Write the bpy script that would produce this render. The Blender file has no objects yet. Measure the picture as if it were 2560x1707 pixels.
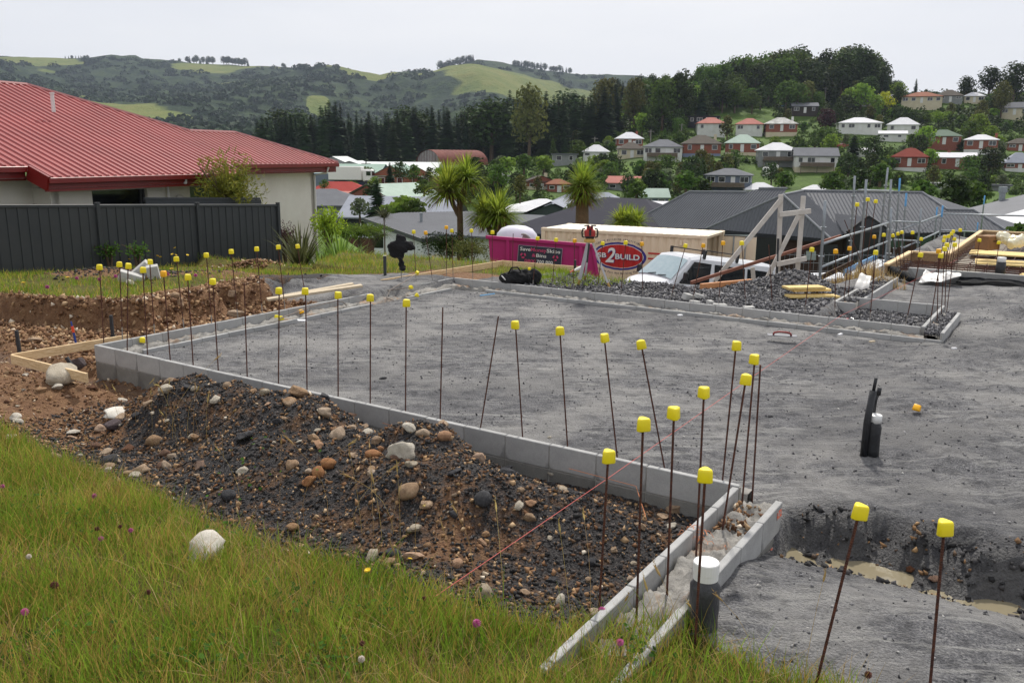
import bpy, bmesh, math, random
import numpy as np
from math import sin, cos, pi, radians, atan2, sqrt
from mathutils import Vector, Matrix

random.seed(7); rng = np.random.default_rng(7)
SC = bpy.context.scene
COL = SC.collection

# ------------------------------------------------------------------ camera
EYE = 2.143737                      # eye height above the top of the block walls (z = 0)
PITCH, ROLL, FPX = 0.215481, 0.00807086, 2138.764
cam_d = bpy.data.cameras.new('camera'); cam = bpy.data.objects.new('camera', cam_d); COL.objects.link(cam)
cam_d.sensor_width = 36.0; cam_d.lens = FPX / 2560 * 36.0
cam_d.clip_start = 0.05; cam_d.clip_end = 12000
_c, _s = cos(PITCH), sin(PITCH)
_f = Vector((0, _c, -_s)); _u = Vector((0, _s, _c)); _r = Vector((1, 0, 0))
_cr, _sr = cos(ROLL), sin(ROLL)
_R = _r * _cr + _u * _sr; _U = _u * _cr - _r * _sr
cam.matrix_world = Matrix(((_R.x, _U.x, -_f.x, 0), (_R.y, _U.y, -_f.y, 0), (_R.z, _U.z, -_f.z, EYE), (0, 0, 0, 1)))
SC.camera = cam

# ------------------------------------------------------------------ world, sun, exposure
SUN_EL, SUN_AZ = radians(52), radians(14)       # sun high, beyond the hill, slightly to the right
world = bpy.data.worlds.new('World'); SC.world = world; world.use_nodes = True
wt = world.node_tree; wt.nodes.clear()
def wn(t): return wt.nodes.new(t)
wo = wn('ShaderNodeOutputWorld'); bg = wn('ShaderNodeBackground'); sky = wn('ShaderNodeTexSky')
sky.sky_type = 'NISHITA'; sky.sun_disc = False; sky.sun_elevation = SUN_EL; sky.sun_rotation = SUN_AZ
sky.air_density = 1.0; sky.dust_density = 4.0; sky.ozone_density = 1.0
bg.inputs['Strength'].default_value = 0.108
# thin high cloud sheet veiling the blue
tc = wn('ShaderNodeTexCoord'); mp = wn('ShaderNodeMapping'); mp.inputs['Scale'].default_value = (1.0, 1.0, 5.0)
nz = wn('ShaderNodeTexNoise'); nz.inputs['Scale'].default_value = 2.2; nz.inputs['Detail'].default_value = 6; nz.inputs['Roughness'].default_value = .55
cr = wn('ShaderNodeValToRGB'); cr.color_ramp.elements[0].position = .3; cr.color_ramp.elements[1].position = .75
cr.color_ramp.elements[0].color = (7.5, 7.65, 8.1, 1); cr.color_ramp.elements[1].color = (8.6, 8.6, 8.75, 1)
mx = wn('ShaderNodeMix'); mx.data_type = 'RGBA'; mx.inputs['Factor'].default_value = .9
wt.links.new(tc.outputs['Generated'], mp.inputs['Vector']); wt.links.new(mp.outputs['Vector'], nz.inputs['Vector'])
wt.links.new(nz.outputs['Fac'], cr.inputs['Fac'])
wt.links.new(sky.outputs['Color'], mx.inputs['A']); wt.links.new(cr.outputs['Color'], mx.inputs['B'])
wt.links.new(mx.outputs['Result'], bg.inputs['Color']); wt.links.new(bg.outputs['Background'], wo.inputs['Surface'])
sun_d = bpy.data.lights.new('sun', 'SUN'); sun = bpy.data.objects.new('sun', sun_d); COL.objects.link(sun)
sun_d.energy = 3.7; sun_d.angle = radians(2.5); sun_d.color = (1.0, .95, .87)
_sd = Vector((sin(SUN_AZ) * cos(SUN_EL), cos(SUN_AZ) * cos(SUN_EL), sin(SUN_EL)))
sun.rotation_euler = (-_sd).to_track_quat('-Z', 'Y').to_euler()
vs = SC.view_settings; vs.view_transform = 'Standard'; vs.look = 'None'; vs.gamma = 1; vs.use_curve_mapping = False
vs.exposure = 0.08
SC.render.engine = 'CYCLES'; SC.cycles.max_bounces = 6; SC.cycles.diffuse_bounces = 3; SC.cycles.transparent_max_bounces = 6
SC.cycles.volume_bounces = 0

# ------------------------------------------------------------------ survey helpers (photo pixel + known height or distance -> place)
def ray(px, py):
    X, Y = px - 1280.0, py - 853.5
    qx, qy = _cr * X + _sr * Y, -_sr * X + _cr * Y
    dx, up = qx / FPX, -qy / FPX
    return (dx, _c + up * _s, -_s + up * _c)
def P(px, py, z):
    d = ray(px, py); t = (z - EYE) / d[2]
    return Vector((d[0] * t, d[1] * t, z))
def D(px, py, y):
    d = ray(px, py); t = y / d[1]
    return Vector((d[0] * t, y, EYE + d[2] * t))
K = 2560 / 2352.0
TH = 0.5795465
AX, AY = -4.7301313, 9.4375511
UX, UY, VX, VY = cos(TH), -sin(TH), sin(TH), cos(TH)
def S(u, v, z=0.0):                # site frame: u along the front wall, v away from it
    return Vector((AX + u * UX + v * VX, AY + u * UY + v * VY, z))
def UV(x, y):
    dx, dy = x - AX, y - AY
    return dx * UX + dy * UY, dx * VX + dy * VY
RZ = -TH                           # rotation of the site frame

# ------------------------------------------------------------------ numpy value noise
_perm = rng.random((256, 256))
def vnoise(x, y, s=1.0, o=0):
    x = np.asarray(x, float) / s + 37.7 * o; y = np.asarray(y, float) / s + 91.3 * o
    xi, yi = np.floor(x).astype(int), np.floor(y).astype(int)
    fx, fy = x - xi, y - yi
    fx = fx * fx * (3 - 2 * fx); fy = fy * fy * (3 - 2 * fy)
    a = _perm[xi % 256, yi % 256]; b = _perm[(xi + 1) % 256, yi % 256]
    c = _perm[xi % 256, (yi + 1) % 256]; d = _perm[(xi + 1) % 256, (yi + 1) % 256]
    return (a * (1 - fx) + b * fx) * (1 - fy) + (c * (1 - fx) + d * fx) * fy - .5
def fbm(x, y, s=1.0, oct=4, o=0, g=.5):
    t = 0; a = 1.0
    for i in range(oct):
        t = t + a * vnoise(x, y, s, o + i * 3 + 1); s *= .5; a *= g
    return t
def sst(a, b, x):
    t = np.clip((np.asarray(x, float) - a) / (b - a), 0, 1); return t * t * (3 - 2 * t)

# ------------------------------------------------------------------ mesh builder
class MB:
    def __init__(s): s.v = []; s.f = []; s.m = []
    def add(s, vs, fs, m=0, M=None):
        o = len(s.v)
        if M is not None: vs = [tuple(M @ Vector(p)) for p in vs]
        s.v.extend(tuple(p) for p in vs); s.f.extend(tuple(i + o for i in f) for f in fs); s.m.extend([m] * len(fs)); return s
    def box(s, c, d, m=0, M=None, b=0.0):
        x, y, z = c; a, e, h = d[0] / 2, d[1] / 2, d[2] / 2
        if b <= 0:
            vs = [(x + i * a, y + j * e, z + k * h) for k in (-1, 1) for j in (-1, 1) for i in (-1, 1)]
            fs = [(0, 2, 3, 1), (4, 5, 7, 6), (0, 1, 5, 4), (2, 6, 7, 3), (0, 4, 6, 2), (1, 3, 7, 5)]
            return s.add(vs, fs, m, M)
        vs = []; idx = {}
        for k in (-1, 1):
            for j in (-1, 1):
                for i in (-1, 1):
                    for ax in range(3):
                        p = [x + i * (a - b), y + j * (e - b), z + k * (h - b)]
                        p[ax] = (x + i * a, y + j * e, z + k * h)[ax]
                        idx[(i, j, k, ax)] = len(vs); vs.append(p)
        fs = []
        for sg in (-1, 1):
            q = [(sg, -1, -1), (sg, 1, -1), (sg, 1, 1), (sg, -1, 1)]; fs.append([idx[(*t, 0)] for t in q][::sg])
            q = [(-1, sg, -1), (1, sg, -1), (1, sg, 1), (-1, sg, 1)]; fs.append([idx[(*t, 1)] for t in q][::-sg])
            q = [(-1, -1, sg), (1, -1, sg), (1, 1, sg), (-1, 1, sg)]; fs.append([idx[(*t, 2)] for t in q][::sg])
        for i in (-1, 1):
            for j in (-1, 1):
                w = i * j
                fs.append([idx[(i, j, -1, 0)], idx[(i, j, -1, 1)], idx[(i, j, 1, 1)], idx[(i, j, 1, 0)]][::w])
                fs.append([idx[(i, -1, j, 2)], idx[(i, 1, j, 2)], idx[(i, 1, j, 0)], idx[(i, -1, j, 0)]][::w])
                fs.append([idx[(-1, i, j, 1)], idx[(1, i, j, 1)], idx[(1, i, j, 2)], idx[(-1, i, j, 2)]][::w])
                for k in (-1, 1):
                    fs.append([idx[(i, j, k, 0)], idx[(i, j, k, 1)], idx[(i, j, k, 2)]][::i * j * k])
        return s.add(vs, fs, m, M)
    def beam(s, a, b, w, h, m=0, up=(0, 0, 1), bv=0.0):      # bar from a to b, section w x h (h along up)
        a, b = Vector(a), Vector(b); d = b - a; L = d.length; d.normalize()
        sd = d.cross(Vector(up));
        if sd.length < 1e-4: sd = d.cross(Vector((0, 1, 0)))
        sd.normalize(); u2 = sd.cross(d)
        M = Matrix(((d.x, sd.x, u2.x, 0), (d.y, sd.y, u2.y, 0), (d.z, sd.z, u2.z, 0), (0, 0, 0, 1))); M.translation = (a + b) / 2
        return s.box((0, 0, 0), (L, w, h), m, M, bv)
    def tube(s, pts, r, n=8, m=0, cap=True):
        pts = [Vector(p) for p in pts]; rr = r if hasattr(r, '__len__') else [r] * len(pts)
        vs = []; fs = []; prev = None
        for i, p in enumerate(pts):
            d = (pts[min(i + 1, len(pts) - 1)] - pts[max(i - 1, 0)])
            if d.length < 1e-9: d = Vector((0, 0, 1))
            d.normalize()
            if prev is None:
                sd = d.cross(Vector((0, 0, 1)))
                if sd.length < 1e-3: sd = d.cross(Vector((0, 1, 0)))
            else: sd = prev - d * prev.dot(d)
            sd.normalize(); prev = sd; u2 = d.cross(sd)
            for k in range(n):
                t = 2 * pi * k / n; vs.append(p + (sd * cos(t) + u2 * sin(t)) * rr[i])
        for i in range(len(pts) - 1):
            for k in range(n):
                k2 = (k + 1) % n; fs.append((i * n + k, i * n + k2, (i + 1) * n + k2, (i + 1) * n + k))
        if cap:
            fs.append(tuple(range(n))[::-1]); fs.append(tuple((len(pts) - 1) * n + k for k in range(n)))
        return s.add(vs, fs, m)
    def lathe(s, prof, n=16, m=0, c=(0, 0, 0), M=None):       # prof: (r,z)
        vs = []; fs = []
        for r, z in prof:
            for k in range(n):
                t = 2 * pi * k / n; vs.append((c[0] + r * cos(t), c[1] + r * sin(t), c[2] + z))
        for i in range(len(prof) - 1):
            for k in range(n):
                k2 = (k + 1) % n; fs.append((i * n + k, i * n + k2, (i + 1) * n + k2, (i + 1) * n + k))
        fs.append(tuple(range(n))[::-1]); fs.append(tuple((len(prof) - 1) * n + k for k in range(n)))
        return s.add(vs, fs, m, M)
    def prism(s, poly, z0, z1, m=0, M=None, inset=0.0):       # poly (x,y) CCW
        n = len(poly); cx = sum(p[0] for p in poly) / n; cy = sum(p[1] for p in poly) / n
        vs = [(p[0], p[1], z0) for p in poly] + [(cx + (p[0] - cx) * (1 - inset), cy + (p[1] - cy) * (1 - inset), z1) for p in poly]
        fs = [tuple(range(n))[::-1], tuple(range(n, 2 * n))] + [(i, (i + 1) % n, n + (i + 1) % n, n + i) for i in range(n)]
        return s.add(vs, fs, m, M)
    def quad(s, a, b, c, d, m=0): return s.add([a, b, c, d], [(0, 1, 2, 3)], m)
    def poly(s, pts, m=0): return s.add(pts, [tuple(range(len(pts)))], m)
    def mesh(s, name, mats, smooth=False):
        me = bpy.data.meshes.new(name); me.from_pydata(s.v, [], s.f)
        for mm in (mats if isinstance(mats, (list, tuple)) else [mats]): me.materials.append(mm)
        if any(s.m): me.polygons.foreach_set('material_index', s.m)
        if smooth: me.polygons.foreach_set('use_smooth', [True] * len(me.polygons))
        me.update(); return me
    def build(s, name, mats, parent=None, smooth=False, **k): return ob(name, s.mesh(name, mats, smooth), parent, **k)

def props(o, label=None, cat=None, group=None, kind=None):
    if label: o['label'] = label
    if cat: o['category'] = cat
    if group: o['group'] = group
    if kind: o['kind'] = kind
    return o
def ob(name, me, parent=None, loc=None, rot=None, scale=None, **k):
    o = bpy.data.objects.new(name, me); COL.objects.link(o)
    if loc is not None: o.location = loc
    if rot is not None: o.rotation_euler = rot if hasattr(rot, '__len__') else (0, 0, rot)
    if scale is not None: o.scale = scale if hasattr(scale, '__len__') else (scale,) * 3
    if parent is not None: o.parent = parent
    return props(o, **k)
def thing(name, loc, rz=0, label=None, cat=None, group=None):
    return ob(name, None, None, loc, rz if hasattr(rz, '__len__') else (0, 0, rz), label=label, cat=cat, group=group)
def dup(o, parent=None, **k):
    c = o.copy(); COL.objects.link(c); c.parent = parent
    for ch in o.children: dup(ch, c)
    return props(c, **k)
def np_mesh(name, V, F, mats, mi=None, smooth=False):
    """V (n,3) F (m,k) numpy -> mesh, fast"""
    me = bpy.data.meshes.new(name); k = F.shape[1]
    me.vertices.add(len(V)); me.vertices.foreach_set('co', np.ascontiguousarray(V, np.float32).ravel())
    me.loops.add(F.size); me.loops.foreach_set('vertex_index', np.ascontiguousarray(F, np.int32).ravel())
    me.polygons.add(len(F)); me.polygons.foreach_set('loop_start', np.arange(0, F.size, k, dtype=np.int32))
    try: me.polygons.foreach_set('loop_total', np.full(len(F), k, np.int32))
    except Exception: pass
    for mm in (mats if isinstance(mats, (list, tuple)) else [mats]): me.materials.append(mm)
    if mi is not None: me.polygons.foreach_set('material_index', np.asarray(mi, np.int32))
    if smooth: me.polygons.foreach_set('use_smooth', np.ones(len(F), bool))
    me.update(calc_edges=True); me.validate(); return me
def vattr(me, name, arr):
    a = me.attributes.new(name, 'FLOAT', 'POINT'); a.data.foreach_set('value', np.asarray(arr, np.float32))

# ------------------------------------------------------------------ materials
def lin(c):
    if isinstance(c, str):
        c = tuple(int(c[i:i + 2], 16) / 255 for i in (0, 2, 4)); c = tuple(x / 12.92 if x <= .04045 else ((x + .055) / 1.055) ** 2.4 for x in c)
    return (*c[:3], 1)
class NT:
    def __init__(s, name):
        s.mat = bpy.data.materials.new(name); s.mat.use_nodes = True; s.t = s.mat.node_tree; s.t.nodes.clear()
        s.out = s.n('ShaderNodeOutputMaterial'); s.bs = s.n('ShaderNodeBsdfPrincipled'); s.l(s.bs.outputs[0], s.out.inputs['Surface'])
        s.tc = s.n('ShaderNodeTexCoord')
    def n(s, t, **k):
        x = s.t.nodes.new(t)
        for a, b in k.items(): setattr(x, a, b)
        return x
    def l(s, a, b): s.t.links.new(a, b)
    def set(s, sock, v):
        if isinstance(v, bpy.types.NodeSocket): s.l(v, sock)
        else: sock.default_value = v
    def noise(s, scale, detail=4, rough=.6, coord='Object', dist=0, vec=None):
        n = s.n('ShaderNodeTexNoise'); n.inputs['Scale'].default_value = scale; n.inputs['Detail'].default_value = detail
        n.inputs['Roughness'].default_value = rough; n.inputs['Distortion'].default_value = dist
        s.l(vec if vec is not None else s.tc.outputs[coord], n.inputs['Vector']); return n.outputs['Fac']
    def voro(s, scale, coord='Object', feature='F1', out='Distance', rnd=1.0):
        n = s.n('ShaderNodeTexVoronoi'); n.feature = feature; n.inputs['Scale'].default_value = scale; n.inputs['Randomness'].default_value = rnd
        s.l(s.tc.outputs[coord], n.inputs['Vector']); return n.outputs[out]
    def mapping(s, scale=(1, 1, 1), coord='Object', rot=(0, 0, 0)):
        m = s.n('ShaderNodeMapping'); m.inputs['Scale'].default_value = scale; m.inputs['Rotation'].default_value = rot
        s.l(s.tc.outputs[coord], m.inputs['Vector']); return m.outputs['Vector']
    def ramp(s, fac, stops, interp='LINEAR'):
        r = s.n('ShaderNodeValToRGB'); r.color_ramp.interpolation = interp; e = r.color_ramp.elements
        while len(e) < len(stops): e.new(.5)
        for i, (p, c) in enumerate(stops):
            e[i].position = p; e[i].color = lin(c) if not isinstance(c, (int, float)) else (c, c, c, 1)
        s.l(fac, r.inputs['Fac']); return r.outputs['Color']
    def mix(s, f, a, b, mode='MIX'):
        m = s.n('ShaderNodeMix', data_type='RGBA', blend_type=mode)
        s.set(m.inputs['Factor'], f)
        for k, v in (('A', a), ('B', b)):
            s.set(m.inputs[k], v if isinstance(v, bpy.types.NodeSocket) else lin(v))
        return m.outputs['Result']
    def math(s, op, a, b=0.0, c=0.0):
        m = s.n('ShaderNodeMath', operation=op); s.set(m.inputs[0], a); s.set(m.inputs[1], b); s.set(m.inputs[2], c); return m.outputs[0]
    def attr(s, name): return s.n('ShaderNodeAttribute', attribute_name=name).outputs['Fac']
    def rand(s): return s.n('ShaderNodeObjectInfo').outputs['Random']
    def hsv(s, col, h=.5, sa=1.0, v=1.0):
        x = s.n('ShaderNodeHueSaturation'); s.set(x.inputs['Hue'], h); s.set(x.inputs['Saturation'], sa); s.set(x.inputs['Value'], v); s.set(x.inputs['Color'], col); return x.outputs['Color']
    def bump(s, h, strength=.5, dist=.02):
        b = s.n('ShaderNodeBump'); b.inputs['Strength'].default_value = strength; b.inputs['Distance'].default_value = dist
        s.l(h, b.inputs['Height']); s.l(b.outputs['Normal'], s.bs.inputs['Normal']); return b
    def done(s, col=None, rough=.7, metal=0.0, spec=None):
        if col is not None: s.set(s.bs.inputs['Base Color'], col if isinstance(col, bpy.types.NodeSocket) else lin(col))
        s.set(s.bs.inputs['Roughness'], rough); s.set(s.bs.inputs['Metallic'], metal)
        if spec is not None: s.bs.inputs['Specular IOR Level'].default_value = spec
        return s.mat
MATS = {}
def M(name, a, b=None, rough=.7, metal=0.0, scale=6.0, bump=0.0, bs=None, var=0.0, spec=None, detail=5, coord='Object'):
    """plain procedural material: two tones broken up by noise, fine relief, optional variation from object to object"""
    if name in MATS: return MATS[name]
    t = NT(name); b = b or a
    f = t.noise(scale, detail, .65, coord)
    col = t.mix(t.ramp(f, [(.32, 0.0), (.68, 1.0)]), a, b)
    if var:
        v = t.math('MULTIPLY_ADD', t.rand(), 2 * var, 1 - var); col = t.hsv(col, v=v)
    if bump: t.bump(t.noise(bs or scale * 6, 4, .7, coord), bump, .01)
    r = t.math('MULTIPLY_ADD', f, .2, rough - .1)
    MATS[name] = t.done(col, r, metal, spec); return MATS[name]
def leafmat(name, a, b, var=.25, trans=.35, scale=1.5, rough=.55, hue=.03):
    if name in MATS: return MATS[name]
    t = NT(name); g = t.n('ShaderNodeNewGeometry')
    f = t.noise(scale, 3, .6)
    col = t.mix(t.ramp(f, [(.3, 0.0), (.7, 1.0)]), a, b)
    isl = g.outputs['Random Per Island']
    col = t.hsv(col, h=t.math('MULTIPLY_ADD', t.rand(), hue, .5 - hue / 2), v=t.math('MULTIPLY', t.math('MULTIPLY_ADD', isl, .7, .65), t.math('MULTIPLY_ADD', t.rand(), 2 * var, 1 - var)))
    t.done(col, max(rough, .7), 0, .1)
    tr = t.n('ShaderNodeBsdfTranslucent'); t.l(t.hsv(col, h=.485, v=1.25), tr.inputs['Color'])
    ms = t.n('ShaderNodeMixShader'); ms.inputs['Fac'].default_value = trans
    t.l(t.bs.outputs[0], ms.inputs[1]); t.l(tr.outputs[0], ms.inputs[2]); t.l(ms.outputs[0], t.out.inputs['Surface'])
    MATS[name] = t.mat; return t.mat
# ================================================================== TERRAIN
def _ip(x, pts): return np.interp(x, [p[0] for p in pts], [p[1] for p in pts])
PROF_L = [(-40, -.5), (26, -3.0), (45, -4.2), (70, -7.4), (100, -9.2), (130, -9.9), (170, -7.5), (200, -5.2), (250, -2.6), (300, -1.0), (400, 2.5), (760, 12)]
PROF_R = [(-40, -.5), (26, -3.0), (45, -4.2), (70, -7.4), (100, -9.2), (130, -10), (170, -8.5), (200, -5.3), (240, .8), (290, 9), (335, 18.8), (350, 21.5), (430, 30), (520, 27), (760, 18)]
def valley(x, y):
    x = np.asarray(x, float); y = np.asarray(y, float)
    a = x / np.maximum(y, 20.)
    t = sst(-.02, .2, a)
    zl, zr = _ip(y, PROF_L), _ip(y, PROF_R)
    zr = zr - 9 * sst(400, 480, y) * sst(.38, .5, a) + 3.0 * sst(320, 370, y) * sst(.34, .42, a)          # the ridge falls away to the right
    z = zl * (1 - t) + zr * t
    rough = sst(40, 160, y)
    return z + rough * (fbm(x, y, 60, 4, 3) * 3.0 * sst(120, 260, y) + fbm(x, y, 14, 3, 9) * .8)
def bank_u(v): return np.interp(v, [-.5, .2, .8, 1.1, 1.6, 3.2, 4.2, 5.2, 7, 10, 14], [-14, -9, -4, -2.75, -1.5, -1.75, -1.7, -.75, -.6, -.8, -2])
MOUND = [(2.15, -.55, .30, .5, .4), (2.85, -.54, .43, .6, .42), (3.7, -.54, .46, .65, .45), (4.35, -.75, .30, .5, .5), (5.25, -.52, .46, .42, .34), (5.5, -1.1, .30, .55, .42), (4.2, -1.35, .16, .8, .4), (6.1, -.8, .22, .5, .4), (6.7, -.7, .10, .4, .4)]
def zsite(x, y):
    x = np.asarray(x, float); y = np.asarray(y, float); u, v = UV(x, y)
    n1 = fbm(x, y, .9, 4, 1); n2 = fbm(x, y, .22, 3, 5)
    pad = -.155 + .045 * sst(7.4, 8.0, u) + .03 * fbm(x, y, 2.2, 3, 2) + n2 * (.013 + .03 * sst(7.4, 8.6, u)) + .02 * fbm(x, y, .5, 2, 77) * sst(7.4, 8.6, u)
    pad = pad + .03 * np.maximum(0, fbm(x, y, .5, 2, 33)) * sst(.2, .5, u) * (1 - sst(.5, 1.6, u)) * sst(3.5, 5, v)
    z = pad
    # left excavation and cut bank
    ex = 1 - sst(.03, .12, u)
    b = sst(-.22, .20, bank_u(v) + .35 * n1 + .12 * n2 - u)
    zt = .09 - .40 * sst(12, 20, y) + .05 * n1
    zex = -.30 + .10 * n1 + .06 * n2 + .18 * sst(4.2, 5.4, v)
    ramp = sst(3.6, 4.8, v) * sst(-3.4, -.3, u)
    zl = zex * (1 - b) + zt * b + b * (1 - b) * (.8 * n2 + .5 * fbm(x, y, .12, 2, 66))
    zl = zl * (1 - ramp) + ramp * (.02 + .05 * n1 + .03 * n2)
    z = z * (1 - ex) + zl * ex
    # ground in front of the front wall
    fr = 1 - sst(.03, .12, v); fr = fr * (1 - sst(7.48, 7.56, u))
    base = -.40 + .05 * n1 + .11 * sst(2.5, 5.5, u) + .16 * (1 - sst(.3, 2.2, u)) * sst(-.2, -.7, v)
    base = base + .10 * sst(-1.2, -2.0, v)
    m = 0
    for cu, cv, h, su, sv in MOUND:
        m = m + h * np.exp(-((u - cu) / su) ** 2 - ((v - cv) / sv) ** 2)
    m = .60 * np.tanh(m * 1.38 / .60) + sst(.03, .2, m) * (.09 * n1 + .07 * n2)
    spoil = sst(2.4, .2, u) * (.10 * n1 + .05 * n2)
    zf = base + m + spoil
    z = np.where(u < 0.1, np.where(v < .12, zf * fr * sst(.35, -.15, v) + z * (1 - fr * sst(.35, -.15, v)), z), z * (1 - fr) + zf * fr)
    # lower gravel right of the stub wall, with the wet trench along the wall line
    lo = sst(7.68, 7.75, u) * (1 - sst(-.30, -.18, v + .04 * n1))
    z = z * (1 - lo) + lo * (-.235 + .03 * n1 + .03 * n2 + .14 * sst(-.32, -1.0, v))
    tr = sst(7.76, 7.84, u) * sst(-.36, -.24, v + .12 * n1 + .08 * n2) * (1 - sst(-.05, .34, v + .24 * n1 + .26 * n2))
    z = z * (1 - tr) + tr * (-.372 + .04 * n2 + .06 * n1 + .05 * sst(8.95, 9.3, u))
    z = z + sst(7.8, 8.1, u) * sst(.05, .2, v) * (1 - sst(.25, .7, v)) * .03
    stub = (u > 7.5) & (u < 7.72) & (v < .0); z = np.where(stub, -.2, z)
    # grass bank the camera stands on
    gl = -2.02 + .22 * n1 + .12 * sst(2.5, 1.2, u) + .26 * sst(7.0, 7.7, u)
    g = sst(.1, -.12, v - gl) * (1 - sst(8.45, 8.9, u + .25 * n1 + .5 * (v + 2)))
    zg = -.17 + .185 * np.maximum(0, -2.0 - v) + .03 * n1 + .05 * (1 - sst(1, 4, u)) + .09 * sst(7.2, 7.8, u)
    zg = np.minimum(zg, .55 + .02 * (-5 - v))
    z = z * (1 - g) + zg * g
    # behind the back wall: crushed stone heaps; recess floor
    bk = sst(6.72, 6.8, v) * (1 - sst(6.15, 6.25, u) * sst(8.5, 8.7, v)) * (1 - sst(7.85, 7.95, u))
    zb = -.05 + .05 * n1 + .03 * n2 + .03 * sst(7.0, 7.6, v) * sst(1.2, 2.2, u)
    for cu, cv, h, su, sv in [(5.35, 9.15, .30, .5, .5), (4.4, 8.9, .14, .8, .4), (6.3, 10.4, .12, .5, .8), (3.2, 8.1, .05, 1.0, .4)]:
        zb = zb + h * np.exp(-((u - cu) / su) ** 2 - ((v - cv) / sv) ** 2)
    rec = sst(6.2, 6.35, u) * (1 - sst(8.6, 8.7, v)); zb = zb - rec * (.16 + .05 * n1)
    gp = sst(.0, -.3, u - 1.0) * sst(7.2, 8.2, v); zb = zb - .05 * gp
    z = z * (1 - bk) + zb * bk
    # small loose heap on the pad, far right
    z = z + .16 * np.exp(-((u - 8.75) / .32) ** 2 - ((v - 9.3) / .25) ** 2) * (1 + n2)
    # heaps on the lawn before the fence
    z = z + .16 * np.exp(-((x + 7.0) / 1.0) ** 2 - ((y - 15.0) / .6) ** 2) + .14 * np.exp(-((x + 5.2) / .9) ** 2 - ((y - 14.6) / .5) ** 2)
    z = z + .10 * np.exp(-((x + 3.6) / 1.3) ** 2 - ((y - 14.2) / .9) ** 2)
    return z
EDGE = [(-16, 42), (-9, 42), (-6.5, 24), (-4.8, 19.9), (-2.5, 18.8), (-.5, 17.6), (.8, 16.6), (1.6, 14.6), (2.5, 13.9), (4.5, 13.9), (5.4, 14.2), (6.2, 15.3), (6.8, 16.2), (12.9, 25.4), (16, 26), (22, 28)]
def Z(x, y):
    x = np.asarray(x, float); y = np.asarray(y, float)
    e = np.interp(x, [p[0] for p in EDGE], [p[1] for p in EDGE])
    s = np.where((y < 40) & (np.abs(x) < 22), zsite(np.clip(x, -21, 21), np.clip(y, -8, 40)), -.3)
    s = np.where(x < -4, s - .6 * sst(17.5, 22, y + .6 * (x + 6.5)), s)
    side = sst(16, 40, np.abs(x))
    s = s * (1 - side) + (-.6) * side
    t = sst(0, 1, (y - e) / np.interp(x, [-6, -4, -1, 1.5, 5.5, 6.5, 13, 20], [9, 6, 7, 5.5, 5, 2.2, 2.2, 9]))
    return s * (1 - t) + valley(x, y) * t
def zat(x, y): return float(Z(np.array([x]), np.array([y]))[0])
def hit(px, py, y0=26., y1=700., n=900):
    """where the sight line through a photo point meets the land"""
    d = ray(px, py); ys = np.geomspace(y0, y1, n); t = ys / d[1]
    zz = EYE + d[2] * t; zg = valley(d[0] * t, ys) if y0 >= 60 else Z(d[0] * t, ys)
    k = np.argmax(zz < zg)
    if not (zz < zg).any(): k = int(np.argmin(np.abs(ys - 352)))
    return Vector((d[0] * t[k], ys[k], zg[k]))

def tensor(xs, ys, zf):
    X, Y = np.meshgrid(xs, ys); Zz = zf(X, Y)
    V = np.stack([X, Y, Zz], -1).reshape(-1, 3); nx, ny = len(xs), len(ys)
    i = np.arange(nx - 1)[None, :] + nx * np.arange(ny - 1)[:, None]
    F = np.stack([i, i + 1, i + 1 + nx, i + nx], -1).reshape(-1, 4)
    return V, F

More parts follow.
